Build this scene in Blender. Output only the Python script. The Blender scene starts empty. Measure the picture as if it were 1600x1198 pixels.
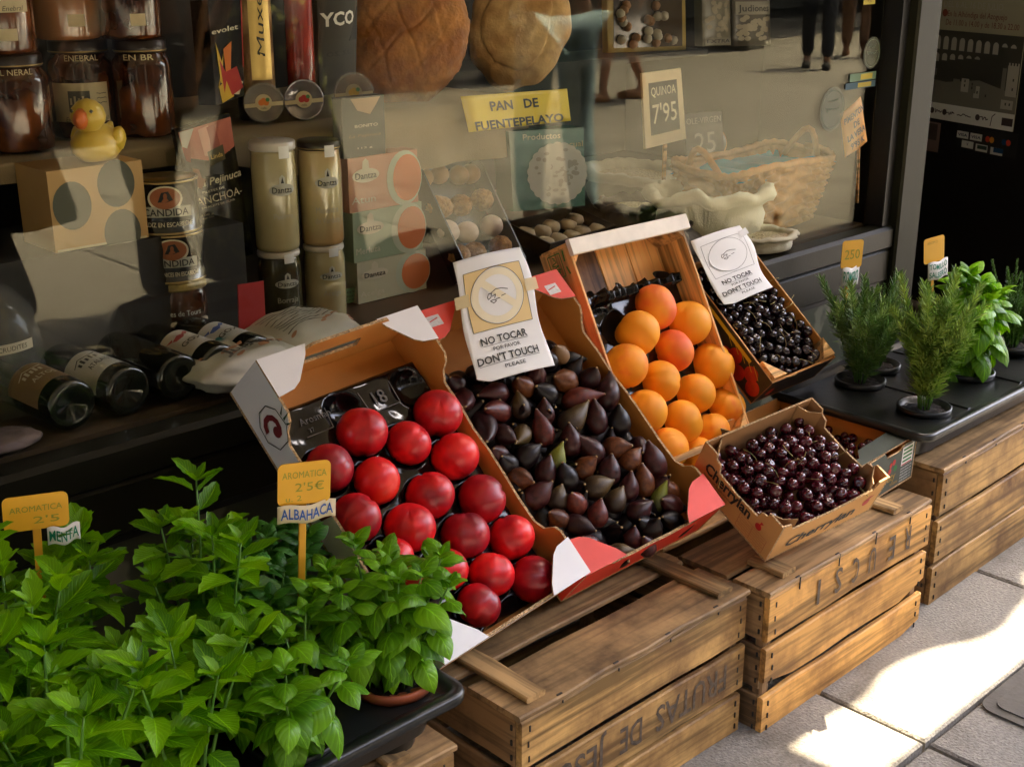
import bpy, math, random
from mathutils import Vector as V, Matrix, Euler, noise
random.seed(7)
sc = bpy.context.scene
COL = sc.collection
R = math.radians
PI = math.pi

# ------------------------------------------------------------------ camera
F, TH, YA, HC = 2000.0, math.atan(700/2000), R(46.07), 1.25
CAM = V((0, 0, HC))
FW = V((math.cos(YA)*math.cos(TH), math.sin(YA)*math.cos(TH), -math.sin(TH)))
RT = V((math.sin(YA), -math.cos(YA), 0))
UP = RT.cross(FW)
cd = bpy.data.cameras.new('camera'); cam = bpy.data.objects.new('camera', cd); COL.objects.link(cam)
cd.sensor_width = 36; cd.lens = 45.0; cd.clip_start = 0.05; cd.clip_end = 400
cam.matrix_world = Matrix(((RT.x, UP.x, -FW.x, 0), (RT.y, UP.y, -FW.y, 0), (RT.z, UP.z, -FW.z, HC), (0, 0, 0, 1)))
sc.camera = cam

# ------------------------------------------------------------------ sky, sun, exposure
SUN = V((0.45, 0.08, 1.0)).normalized()            # towards the sun
w = bpy.data.worlds.new("World"); sc.world = w; w.use_nodes = True
nt = w.node_tree; nt.nodes.clear()
sky = nt.nodes.new('ShaderNodeTexSky'); sky.sky_type = 'NISHITA'; sky.sun_disc = False
sky.sun_elevation = math.asin(SUN.z); sky.sun_rotation = math.atan2(SUN.x, SUN.y)
sky.air_density = 0.6; sky.dust_density = 6.0; sky.ozone_density = 0.3
bg = nt.nodes.new('ShaderNodeBackground'); bg.inputs['Strength'].default_value = 0.15
out = nt.nodes.new('ShaderNodeOutputWorld')
nt.links.new(sky.outputs[0], bg.inputs[0]); nt.links.new(bg.outputs[0], out.inputs[0])
sl = bpy.data.lights.new('sun', 'SUN'); sl.energy = 2.3; sl.angle = R(0.5); sl.color = (1.0, 0.88, 0.68)
so = bpy.data.objects.new('sun', sl); COL.objects.link(so)
so.rotation_euler = SUN.to_track_quat('Z', 'Y').to_euler(); so.location = (3, -2, 9)
vs = sc.view_settings
vs.view_transform = 'Standard'; vs.look = 'None'; vs.gamma = 1.0; vs.use_curve_mapping = False; vs.exposure = 4.0
sc.render.engine = 'CYCLES'
cy = sc.cycles
cy.max_bounces = 8; cy.diffuse_bounces = 4; cy.glossy_bounces = 4; cy.transmission_bounces = 6; cy.transparent_max_bounces = 24
cy.use_denoising = True; cy.sample_clamp_indirect = 6.0; cy.caustics_reflective = False; cy.caustics_refractive = False

# ------------------------------------------------------------------ where the camera's rays meet real planes
def ray(x, y): return FW*F + RT*(x-800) - UP*(y-600)
def onz(x, y, z): r = ray(x, y); return CAM + r*((z-CAM.z)/r.z)
def ony(x, y, Y): r = ray(x, y); return CAM + r*((Y-CAM.y)/r.y)
def depth(p): return (V(p)-CAM).dot(FW)
def px(p, n): return n*depth(p)/F               # metres covered by n photo pixels at p

# ------------------------------------------------------------------ mesh helpers
class MB:
    def __init__(s): s.v = []; s.f = []; s.m = []; s.s = []; s.uv = None
    def add(s, vs, fs, m=0, sm=False, M=None):
        o = len(s.v)
        s.v += [tuple(M @ V(p)) for p in vs] if M is not None else [tuple(p) for p in vs]
        for f in fs: s.f.append(tuple(i+o for i in f)); s.m.append(m); s.s.append(sm)
        return s
    def box(s, c, d, m=0, M=None):
        x, y, z = c; a, b, h = d[0]/2, d[1]/2, d[2]/2
        vs = [(x+i*a, y+j*b, z+k*h) for k in (-1, 1) for j in (-1, 1) for i in (-1, 1)]
        return s.add(vs, [(0, 2, 3, 1), (4, 5, 7, 6), (0, 1, 5, 4), (2, 6, 7, 3), (0, 4, 6, 2), (1, 3, 7, 5)], m, False, M)
    def bbox(s, c, d, b=.003, m=0, M=None):       # box with chamfered long edges (along its longest axis)
        ax = max(range(3), key=lambda i: d[i]); o = [i for i in range(3) if i != ax]
        hA, hB, L = d[o[0]]/2, d[o[1]]/2, d[ax]/2; b = min(b, hA*.9, hB*.9)
        ring = [(-hA+b, -hB), (hA-b, -hB), (hA, -hB+b), (hA, hB-b), (hA-b, hB), (-hA+b, hB), (-hA, hB-b), (-hA, -hB+b)]
        vs = []
        for t in (-L, L):
            for (p, q) in ring:
                r = [0, 0, 0]; r[o[0]] = p; r[o[1]] = q; r[ax] = t; vs.append((c[0]+r[0], c[1]+r[1], c[2]+r[2]))
        fs = [tuple(range(8)), tuple(range(15, 7, -1))] + [(i, i+8, (i+1) % 8+8, (i+1) % 8) for i in range(8)]
        return s.add(vs, fs, m, False, M)
    def tube(s, pts, r, n=8, m=0, sm=True, cap=True, M=None):
        pts = [V(p) for p in pts]; rs = r if isinstance(r, (list, tuple)) else [r]*len(pts)
        vs = []; up = V((0.123, 0.456, 0.88)).normalized()
        for i, p in enumerate(pts):
            t = (pts[min(i+1, len(pts)-1)]-pts[max(i-1, 0)]).normalized()
            a = t.cross(up); a = a.normalized() if a.length > 1e-4 else V((1, 0, 0)); b = t.cross(a)
            for k in range(n):
                an = 2*PI*k/n; vs.append(p+(a*math.cos(an)+b*math.sin(an))*rs[i])
        fs = [(i*n+k, i*n+(k+1) % n, (i+1)*n+(k+1) % n, (i+1)*n+k) for i in range(len(pts)-1) for k in range(n)]
        if cap: fs += [tuple(range(n-1, -1, -1)), tuple(range((len(pts)-1)*n, len(pts)*n))]
        return s.add(vs, fs, m, sm, M)
    def lathe(s, prof, n=24, m=0, sm=True, M=None, rib=None, ell=1.0):
        vs = []
        for (r, z) in prof:
            for k in range(n):
                an = 2*PI*k/n; q = r*(rib(an, z) if rib else 1); vs.append((q*math.cos(an), q*math.sin(an)*ell, z))
        fs = [(i*n+k, i*n+(k+1) % n, (i+1)*n+(k+1) % n, (i+1)*n+k) for i in range(len(prof)-1) for k in range(n)]
        if prof[0][0] > 1e-6: fs.append(tuple(range(n-1, -1, -1)))
        if prof[-1][0] > 1e-6: fs.append(tuple(range((len(prof)-1)*n, len(prof)*n)))
        return s.add(vs, fs, m, sm, M)
    def panel(s, poly, o, a, b, t, m=(0, 0, 0)):    # flat polygon (along a, b) given thickness t along a x b
        o, a, b = V(o), V(a), V(b); n = a.cross(b).normalized()*t; k = len(poly)
        P = [o+a*x+b*y for x, y in poly]
        s.add(P, [tuple(range(k-1, -1, -1))], m[0]); s.add([p+n for p in P], [tuple(range(k))], m[1])
        s.add(P+[p+n for p in P], [(i, (i+1) % k, (i+1) % k+k, i+k) for i in range(k)], m[2])
        return s
    def grid(s, fn, nu, nv, m=0, sm=True, uv=False):
        vs = [fn(i/nu, j/nv) for j in range(nv+1) for i in range(nu+1)]
        fs = [(j*(nu+1)+i, j*(nu+1)+i+1, (j+1)*(nu+1)+i+1, (j+1)*(nu+1)+i) for j in range(nv) for i in range(nu)]
        if uv: s.uv = [(i/nu, j/nv) for j in range(nv+1) for i in range(nu+1)]
        return s.add(vs, fs, m, sm)
    def mesh(s, name, mats):
        me = bpy.data.meshes.new(name); me.from_pydata(s.v, [], s.f)
        me.polygons.foreach_set('material_index', s.m); me.polygons.foreach_set('use_smooth', s.s)
        if s.uv:
            ul = me.uv_layers.new(name='UVMap'); li = [0]*len(me.loops); me.loops.foreach_get('vertex_index', li)
            flat = []
            for i in li: flat += s.uv[i]
            ul.data.foreach_set('uv', flat)
        for mt in (mats if isinstance(mats, (list, tuple)) else [mats]): me.materials.append(mt)
        me.update(); return me
    def build(s, name, mats, parent=None, M=None):
        return link(name, s.mesh(name, mats), parent, M)

def link(name, data, parent=None, M=None):
    o = bpy.data.objects.new(name, data); COL.objects.link(o)
    if parent: o.parent = parent
    if M is not None: o.matrix_basis = M
    return o
def tag(o, label, cat, group=None):
    o['label'] = label; o['category'] = cat
    if group: o['group'] = group
    return o
def thing(name, label, cat, M=None, group=None):
    if isinstance(M, (tuple, list, V)): M = Matrix.Translation(M)
    return tag(link(name, None, None, M), label, cat, group)
def struct(o): o['kind'] = 'structure'; return o
def T(*a): return Matrix.Translation(a if len(a) == 3 else a[0])
def RZ(a): return Matrix.Rotation(a, 4, 'Z')
def RX(a): return Matrix.Rotation(a, 4, 'X')
def RY(a): return Matrix.Rotation(a, 4, 'Y')
def S(x, y=None, z=None): return Matrix.Diagonal((x, y if y is not None else x, z if z is not None else x, 1))
def circ(r, n, c=(0, 0), e=1): return [(c[0]+r*math.cos(2*PI*i/n), c[1]+r*e*math.sin(2*PI*i/n)) for i in range(n)]
def rrect(w, h, r, n=3):
    p = []
    for cx, cy, a0 in ((w/2-r, h/2-r, 0), (-w/2+r, h/2-r, 90), (-w/2+r, -h/2+r, 180), (w/2-r, -h/2+r, 270)):
        for k in range(n+1): a = R(a0+90*k/n); p.append((cx+r*math.cos(a), cy+r*math.sin(a)))
    return p

# ------------------------------------------------------------------ lettering
_tc = {}
def text_geo(s, bold=0.0):
    k = (s, bold)
    if k in _tc: return _tc[k]
    c = bpy.data.curves.new('lettering', 'FONT'); c.body = s; c.size = 1; c.resolution_u = 2; c.offset = bold
    o = bpy.data.objects.new('lettering', c); me = o.to_mesh()
    vs = [tuple(v.co) for v in me.vertices]; fs = [tuple(p.vertices) for p in me.polygons]
    o.to_mesh_clear(); bpy.data.objects.remove(o); bpy.data.curves.remove(c)
    _tc[k] = (vs, fs); return _tc[k]
def text(mb, s, mapf, x, y, h, align='c', m=0, bold=0.0, wide=1.0, shear=0.0, rot=0.0, width=None, lift=.0006):
    """letters of cap height h centred at (x, y) on the surface mapf(s, t, lift)"""
    vs, fs = text_geo(s, bold)
    if not vs: return
    x0 = min(v[0] for v in vs); x1 = max(v[0] for v in vs); k = h/.7
    if width: wide = width/((x1-x0)*k)
    off = {'c': (x0+x1)/2, 'l': x0, 'r': x1}[align]; P = []
    for (a, b, _) in vs:
        p = (a-off)*k*wide+(b-.35)*k*shear; q = (b-.35)*k
        P.append(mapf(x+p*math.cos(rot)-q*math.sin(rot), y+p*math.sin(rot)+q*math.cos(rot), lift))
    mb.add(P, fs, m)
def plane(o=(0, 0, 0), a=(1, 0, 0), b=(0, 0, 1)):
    o, a, b = V(o), V(a).normalized(), V(b).normalized(); n = a.cross(b)
    return lambda s, t, h=0: o+a*s+b*t+n*h
def cyl(r, z0=0, a0=-PI/2):                        # s runs round the cylinder, 0 faces a0
    def f(s, t, h=0):
        an = a0+s/r; return V(((r+h)*math.cos(an), (r+h)*math.sin(an), z0+t))
    return f
def patch(mb, mapf, x0, x1, y0, y1, m=0, n=10, lift=.0003):
    mb.grid(lambda i, j: mapf(x0+(x1-x0)*i, y0+(y1-y0)*j, lift), n, 2, m)
def disc(mb, mapf, x, y, r, m=0, e=1.0, lift=.0004, n=20):
    P = [mapf(x+a, y+b, lift) for a, b in circ(r, n, e=e)]; mb.add([mapf(x, y, lift)]+P, [(0, i+1, (i+1) % n+1) for i in range(n)], m)
def strokes(mb, mapf, pts, w, m=0, lift=.0008):
    for (a, b) in zip(pts, pts[1:]):
        dx, dy = b[0]-a[0], b[1]-a[1]; L = math.hypot(dx, dy) or 1; nx, ny = -dy/L*w/2, dx/L*w/2
        k = max(1, int(L/.01)); 
        for q in range(k):
            p0 = (a[0]+dx*q/k, a[1]+dy*q/k); p1 = (a[0]+dx*(q+1)/k, a[1]+dy*(q+1)/k)
            mb.add([mapf(p0[0]-nx, p0[1]-ny, lift), mapf(p1[0]-nx, p1[1]-ny, lift), mapf(p1[0]+nx, p1[1]+ny, lift), mapf(p0[0]+nx, p0[1]+ny, lift)], [(0, 1, 2, 3)], m)
def scribble(mb, mapf, x0, x1, y, h, w, m=0, seed=1, n=14):
    r = random.Random(seed); pts = [(x0+(x1-x0)*i/n, y+r.uniform(-h, h)/2) for i in range(n+1)]
    strokes(mb, mapf, pts, w, m)

# ------------------------------------------------------------------ materials
def mat(name, col, rough=.6, var=.12, scale=15, bump=.0, bscale=60, stretch=(1, 1, 1), metal=0, coat=0, sss=0, trans=0, alpha=1,
        objvar=0.0, col2=None, c2lo=.45, c2hi=.6, c2scale=6, spec=.5, detail=4, sheen=0, sssc=None):
    m = bpy.data.materials.new(name); m.use_nodes = True; t = m.node_tree; N = t.nodes; L = t.links
    b = N['Principled BSDF']; b.inputs['Roughness'].default_value = rough; b.inputs['Metallic'].default_value = metal
    b.inputs['Coat Weight'].default_value = coat; b.inputs['Coat Roughness'].default_value = .08
    b.inputs['Specular IOR Level'].default_value = spec; b.inputs['Transmission Weight'].default_value = trans; b.inputs['Alpha'].default_value = alpha
    b.inputs['Sheen Weight'].default_value = sheen
    if sss:
        b.inputs['Subsurface Weight'].default_value = sss; b.inputs['Subsurface Scale'].default_value = .01
        b.inputs['Subsurface Radius'].default_value = sssc or (1, .4, .2)
    tc = N.new('ShaderNodeTexCoord'); mp = N.new('ShaderNodeMapping'); mp.inputs['Scale'].default_value = stretch
    oi = N.new('ShaderNodeObjectInfo'); L.new(tc.outputs['Object'], mp.inputs[0])
    ad = N.new('ShaderNodeVectorMath'); ad.operation = 'SCALE'; cb = N.new('ShaderNodeCombineXYZ')
    for i in range(3): L.new(oi.outputs['Random'], cb.inputs[i])
    L.new(cb.outputs[0], ad.inputs[0]); ad.inputs['Scale'].default_value = 37.0
    av = N.new('ShaderNodeVectorMath'); L.new(mp.outputs[0], av.inputs[0]); L.new(ad.outputs[0], av.inputs[1])
    n1 = N.new('ShaderNodeTexNoise'); n1.inputs['Scale'].default_value = scale; n1.inputs['Detail'].default_value = detail; L.new(av.outputs[0], n1.inputs['Vector'])
    rg = N.new('ShaderNodeMapRange'); rg.inputs[1].default_value = .25; rg.inputs[2].default_value = .75
    rg.inputs[3].default_value = 1-var; rg.inputs[4].default_value = 1+var; L.new(n1.outputs['Fac'], rg.inputs[0])
    src = None
    if col2:
        n2 = N.new('ShaderNodeTexNoise'); n2.inputs['Scale'].default_value = c2scale; n2.inputs['Detail'].default_value = 3; L.new(av.outputs[0], n2.inputs['Vector'])
        r2 = N.new('ShaderNodeMapRange'); r2.inputs[1].default_value = c2lo; r2.inputs[2].default_value = c2hi; L.new(n2.outputs['Fac'], r2.inputs[0])
        mx = N.new('ShaderNodeMix'); mx.data_type = 'RGBA'; mx.inputs[6].default_value = (*col, 1); mx.inputs[7].default_value = (*col2, 1); L.new(r2.outputs[0], mx.inputs[0]); src = mx.outputs[2]
    mul = N.new('ShaderNodeVectorMath'); mul.operation = 'SCALE'; L.new(rg.outputs[0], mul.inputs['Scale'])
    if src is not None: L.new(src, mul.inputs[0])
    else: mul.inputs[0].default_value = col
    last = mul.outputs[0]
    if objvar:
        r3 = N.new('ShaderNodeMapRange'); r3.inputs[3].default_value = 1-objvar; r3.inputs[4].default_value = 1+objvar; L.new(oi.outputs['Random'], r3.inputs[0])
        m3 = N.new('ShaderNodeVectorMath'); m3.operation = 'SCALE'; L.new(last, m3.inputs[0]); L.new(r3.outputs[0], m3.inputs['Scale']); last = m3.outputs[0]
    L.new(last, b.inputs['Base Color'])
    if bump:
        n4 = N.new('ShaderNodeTexNoise'); n4.inputs['Scale'].default_value = bscale; n4.inputs['Detail'].default_value = 5; L.new(av.outputs[0], n4.inputs['Vector'])
        bp = N.new('ShaderNodeBump'); bp.inputs['Strength'].default_value = bump; bp.inputs['Distance'].default_value = .004; L.new(n4.outputs['Fac'], bp.inputs['Height']); L.new(bp.outputs[0], b.inputs['Normal'])
    m['bsdf'] = 1
    return m
def flat(name, col, rough=.7): 
    m = bpy.data.materials.new(name); m.use_nodes = True; b = m.node_tree.nodes['Principled BSDF']
    b.inputs['Base Color'].default_value = (*col, 1); b.inputs['Roughness'].default_value = rough; return m
def wood(name, light, dark, axis=0, dirt=.5, scale=9):
    """planks: long grain streaks with a darker worn layer"""
    m = bpy.data.materials.new(name); m.use_nodes = True; t = m.node_tree; N = t.nodes; L = t.links; b = N['Principled BSDF']
    tc = N.new('ShaderNodeTexCoord'); oi = N.new('ShaderNodeObjectInfo'); mp = N.new('ShaderNodeMapping')
    st = [1.0, 1.0, 1.0]; st[axis] = .05; mp.inputs['Scale'].default_value = st
    cb = N.new('ShaderNodeCombineXYZ'); ml = N.new('ShaderNodeMath'); ml.operation = 'MULTIPLY'; ml.inputs[1].default_value = 23
    L.new(oi.outputs['Random'], ml.inputs[0]); [L.new(ml.outputs[0], cb.inputs[i]) for i in range(3)]
    av = N.new('ShaderNodeVectorMath'); L.new(tc.outputs['Object'], av.inputs[0]); L.new(cb.outputs[0], av.inputs[1]); L.new(av.outputs[0], mp.inputs[0])
    n0 = N.new('ShaderNodeTexNoise'); n0.inputs['Scale'].default_value = scale; n0.inputs['Detail'].default_value = 2; n0.inputs['Distortion'].default_value = .6; L.new(mp.outputs[0], n0.inputs['Vector'])
    mm = N.new('ShaderNodeMath'); mm.operation = 'MULTIPLY'; mm.inputs[1].default_value = 16; L.new(n0.outputs['Fac'], mm.inputs[0])
    sn = N.new('ShaderNodeMath'); sn.operation = 'SINE'; L.new(mm.outputs[0], sn.inputs[0])
    n1 = N.new('ShaderNodeTexNoise'); n1.inputs['Scale'].default_value = 95; n1.inputs['Detail'].default_value = 5; L.new(mp.outputs[0], n1.inputs['Vector'])
    a1 = N.new('ShaderNodeMath'); a1.operation = 'MULTIPLY_ADD'; a1.inputs[1].default_value = .10; L.new(sn.outputs[0], a1.inputs[0]); L.new(n1.outputs['Fac'], a1.inputs[2])
    rp = N.new('ShaderNodeValToRGB'); rp.color_ramp.elements[0].position = .36; rp.color_ramp.elements[0].color = (*[c*.30 for c in light], 1)
    rp.color_ramp.elements[1].position = .62; rp.color_ramp.elements[1].color = (*light, 1); L.new(a1.outputs[0], rp.inputs[0])
    n2 = N.new('ShaderNodeTexNoise'); n2.inputs['Scale'].default_value = 7; n2.inputs['Detail'].default_value = 6; n2.inputs['Roughness'].default_value = .65; L.new(av.outputs[0], n2.inputs['Vector'])
    r2 = N.new('ShaderNodeMapRange'); r2.inputs[1].default_value = .68-dirt*.35; r2.inputs[2].default_value = .85-dirt*.2; L.new(n2.outputs['Fac'], r2.inputs[0])
    mx = N.new('ShaderNodeMix'); mx.data_type = 'RGBA'; L.new(r2.outputs[0], mx.inputs[0]); L.new(rp.outputs[0], mx.inputs[6]); mx.inputs[7].default_value = (*dark, 1)
    r3 = N.new('ShaderNodeMapRange'); r3.inputs[3].default_value = .75; r3.inputs[4].default_value = 1.2; L.new(oi.outputs['Random'], r3.inputs[0])
    m3 = N.new('ShaderNodeVectorMath'); m3.operation = 'SCALE'; L.new(mx.outputs[2], m3.inputs[0]); L.new(r3.outputs[0], m3.inputs['Scale']); L.new(m3.outputs[0], b.inputs['Base Color'])
    b.inputs['Roughness'].default_value = .62; b.inputs['Specular IOR Level'].default_value = .35
    bp = N.new('ShaderNodeBump'); bp.inputs['Strength'].default_value = .45; bp.inputs['Distance'].default_value = .002; L.new(a1.outputs[0], bp.inputs['Height']); L.new(bp.outputs[0], b.inputs['Normal'])
    return m
def leafmat(name, col, col2, veins=8):
    m = bpy.data.materials.new(name); m.use_nodes = True; t = m.node_tree; N = t.nodes; L = t.links; b = N['Principled BSDF']; o = N['Material Output']
    uv = N.new('ShaderNodeTexCoord'); sp = N.new('ShaderNodeSeparateXYZ'); L.new(uv.outputs['UV'], sp.inputs[0])
    def mth(op, a, bb=None, c=None):
        n = N.new('ShaderNodeMath'); n.operation = op
        for i, x in enumerate((a, bb, c)):
            if x is None: continue
            if isinstance(x, (int, float)): n.inputs[i].default_value = x
            else: L.new(x, n.inputs[i])
        return n.outputs[0]
    d = mth('ABSOLUTE', mth('SUBTRACT', sp.outputs[1], .5))
    mid = mth('LESS_THAN', d, .025)
    side = mth('PINGPONG', mth('SUBTRACT', mth('MULTIPLY', sp.outputs[0], veins), mth('MULTIPLY', d, veins*.7)), .5)
    sv = mth('SMOOTH_MIN', mth('MULTIPLY', side, 4.0), 1.0, .3)
    oi = N.new('ShaderNodeObjectInfo'); nz = N.new('ShaderNodeTexNoise'); nz.inputs['Scale'].default_value = 60; L.new(uv.outputs['Object'], nz.inputs['Vector'])
    fac = mth('ADD', mth('MULTIPLY', oi.outputs['Random'], .75), mth('MULTIPLY', nz.outputs['Fac'], .3))
    mx = N.new('ShaderNodeMix'); mx.data_type = 'RGBA'; L.new(fac, mx.inputs[0]); mx.inputs[6].default_value = (*col, 1); mx.inputs[7].default_value = (*col2, 1)
    m2 = N.new('ShaderNodeMix'); m2.data_type = 'RGBA'; L.new(mth('MULTIPLY', mth('MAXIMUM', mid, mth('MULTIPLY', mth('SUBTRACT', 1.0, sv), .30)), .40), m2.inputs[0]); L.new(mx.outputs[2], m2.inputs[6]); m2.inputs[7].default_value = (*[min(1, c*2.0+.01) for c in col2], 1)
    L.new(m2.outputs[2], b.inputs['Base Color']); b.inputs['Roughness'].default_value = .36; b.inputs['Specular IOR Level'].default_value = .30
    bp = N.new('ShaderNodeBump'); bp.inputs['Strength'].default_value = .28; bp.inputs['Distance'].default_value = .002; L.new(sv, bp.inputs['Height']); L.new(bp.outputs[0], b.inputs['Normal'])
    tr = N.new('ShaderNodeBsdfTranslucent'); sc2 = N.new('ShaderNodeVectorMath'); sc2.operation = 'MULTIPLY'; sc2.inputs[1].default_value = (1.7, 1.5, .25); L.new(m2.outputs[2], sc2.inputs[0]); L.new(sc2.outputs[0], tr.inputs[0])
    ms = N.new('ShaderNodeMixShader'); ms.inputs[0].default_value = .28; L.new(b.outputs[0], ms.inputs[1]); L.new(tr.outputs[0], ms.inputs[2]); L.new(ms.outputs[0], o.inputs[0])
    return m
def fruitmat(name, stops, scale=9, rough=.4, sss=.1, objr=.35, axisfac=.0, spec=.5, coat=0, spots=0):
    """skin colour from a ramp driven by big soft noise plus a per-fruit shift"""
    m = bpy.data.materials.new(name); m.use_nodes = True; t = m.node_tree; N = t.nodes; L = t.links; b = N['Principled BSDF']
    tc = N.new('ShaderNodeTexCoord'); oi = N.new('ShaderNodeObjectInfo')
    cb = N.new('ShaderNodeCombineXYZ'); ml = N.new('ShaderNodeMath'); ml.operation = 'MULTIPLY'; ml.inputs[1].default_value = 31
    L.new(oi.outputs['Random'], ml.inputs[0]); [L.new(ml.outputs[0], cb.inputs[i]) for i in range(3)]
    av = N.new('ShaderNodeVectorMath'); L.new(tc.outputs['Object'], av.inputs[0]); L.new(cb.outputs[0], av.inputs[1])
    n1 = N.new('ShaderNodeTexNoise'); n1.inputs['Scale'].default_value = scale; n1.inputs['Detail'].default_value = 2.5; L.new(av.outputs[0], n1.inputs['Vector'])
    n2 = N.new('ShaderNodeTexNoise'); n2.inputs['Scale'].default_value = scale*11; n2.inputs['Detail'].default_value = 4; L.new(av.outputs[0], n2.inputs['Vector'])
    a = N.new('ShaderNodeMath'); a.operation = 'MULTIPLY_ADD'; a.inputs[1].default_value = .07; L.new(n2.outputs['Fac'], a.inputs[0]); L.new(n1.outputs['Fac'], a.inputs[2])
    c = N.new('ShaderNodeMath'); c.operation = 'MULTIPLY_ADD'; c.inputs[1].default_value = objr; L.new(oi.outputs['Random'], c.inputs[0]); L.new(a.outputs[0], c.inputs[2])
    last = c.outputs[0]
    if axisfac:
        sp = N.new('ShaderNodeSeparateXYZ'); L.new(tc.outputs['Generated'], sp.inputs[0])
        e = N.new('ShaderNodeMath'); e.operation = 'MULTIPLY_ADD'; e.inputs[1].default_value = axisfac; L.new(sp.outputs[2], e.inputs[0]); L.new(last, e.inputs[2]); last = e.outputs[0]
    rp = N.new('ShaderNodeValToRGB'); cr = rp.color_ramp
    while len(cr.elements) < len(stops): cr.elements.new(.5)
    gain = .66 if name.startswith('fig_skin') else 1.0
    for el, (p, col) in zip(cr.elements, stops): el.position = min(1, p); el.color = (*[c*gain for c in col], 1)
    L.new(last, rp.inputs[0]); L.new(rp.outputs[0], b.inputs['Base Color'])
    b.inputs['Roughness'].default_value = rough; b.inputs['Specular IOR Level'].default_value = spec; b.inputs['Coat Weight'].default_value = coat; b.inputs['Coat Roughness'].default_value = .12
    if sss: b.inputs['Subsurface Weight'].default_value = sss; b.inputs['Subsurface Scale'].default_value = .008
    bp = N.new('ShaderNodeBump'); bp.inputs['Strength'].default_value = .02; bp.inputs['Distance'].default_value = .001; L.new(n2.outputs['Fac'], bp.inputs['Height']); L.new(bp.outputs[0], b.inputs['Normal'])
    return m

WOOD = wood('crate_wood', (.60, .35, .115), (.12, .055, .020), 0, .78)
WOODBOUNCE = wood('crate_wood_bounce_tint', (.66, .34, .09), (.16, .07, .022), 0, .6)  # orange bounce light from the sunlit paving is painted into this board colour
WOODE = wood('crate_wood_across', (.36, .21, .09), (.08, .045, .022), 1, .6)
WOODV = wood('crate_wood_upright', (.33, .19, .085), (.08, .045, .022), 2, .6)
WOODTOP = wood('crate_wood_worn', (.54, .33, .14), (.11, .065, .030), 0, .85)
WOODTOPY = wood('crate_wood_worn_across', (.58, .36, .15), (.13, .075, .032), 1, .6)
PINE = wood('pale_pine', (.90, .51, .18), (.5, .27, .1), 0, .25)
PINEV = wood('pale_pine_side', (.90, .51, .18), (.5, .27, .1), 1, .2)
PINEDARK = wood('stained_pine', (.26, .13, .05), (.06, .03, .012), 1, .7)
PINEWHITE = mat('white_painted_pine', (.88, .82, .72), .6, .08, 30, .1)
BLACK = flat('black_ink', (.012, .012, .012), .6)
INK = mat('worn_stencil_ink', (.10, .07, .045), .8, .6, 90)
IRON = flat('dark_staple_iron', (.02, .017, .015), .5)
CARD = mat('brown_cardboard', (.52, .25, .075), .75, .08, 20, .05, 300)
CARDIN = mat('brown_cardboard_inside', (.58, .24, .045), .8, .12, 12, .05, 300)
CARDEDGE = mat('corrugated_edge', (.42, .27, .13), .9, .75, 260, .8, 260)
CARDW = mat('white_faced_cardboard', (.74, .72, .72), .6, .03, 20)
CARDR = mat('red_faced_cardboard', (.75, .045, .02), .5, .08, 20)
CARDG = mat('dark_green_cardboard', (.05, .06, .045), .55, .15, 20)
KRAFT = mat('bright_kraft_cardboard', (.62, .32, .10), .75, .08, 20, .04, 300)
KRAFTIN = mat('kraft_inside', (.36, .18, .065), .8, .1, 12, .04, 300)
BPLAST = mat('black_plastic', (.005, .005, .006), .10, .1, 10, .10, 40, spec=.35)
BPOT = mat('black_nursery_tray_plastic', (.012, .013, .012), .3, .2, 10, .08, 60)
TERRA = mat('terracotta_plastic', (.42, .10, .035), .5, .15, 10)
SOIL = mat('potting_soil', (.009, .006, .004), .95, .6, 90, 1, 120)
WHITE = mat('white_paper', (.80, .80, .80), .7, .03, 8)
CREAM = mat('cream_paper', (.72, .62, .42), .7, .06, 30)
YPRINT = flat('pale_yellow_print', (.74, .55, .25), .7)
YPRINT2 = flat('pale_cream_print', (.80, .72, .52), .7)
YCARD = mat('yellow_card', (.80, .42, .012), .45, .04, 20)
YSTICK = mat('yellow_stick', (.72, .36, .02), .5, .1, 20)
GREENINK = flat('faded_green_pen', (.30, .32, .03), .7)
TEALINK = flat('teal_pen', (.0, .20, .12), .7)
BLUEINK = flat('blue_pen', (.02, .10, .42), .7)
BROWNINK = flat('faded_brown_pen', (.42, .24, .02), .7)
GREYINK = flat('grey_print', (.25, .25, .25), .7)
WHITEINK = flat('white_print', (.75, .75, .72), .6)
GOLD = mat('gold_print', (.55, .38, .12), .35, .1, 20, metal=.6)
REDINK = flat('red_print', (.45, .012, .012), .5)
MAROON = flat('maroon_print', (.16, .012, .015), .5)
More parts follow.
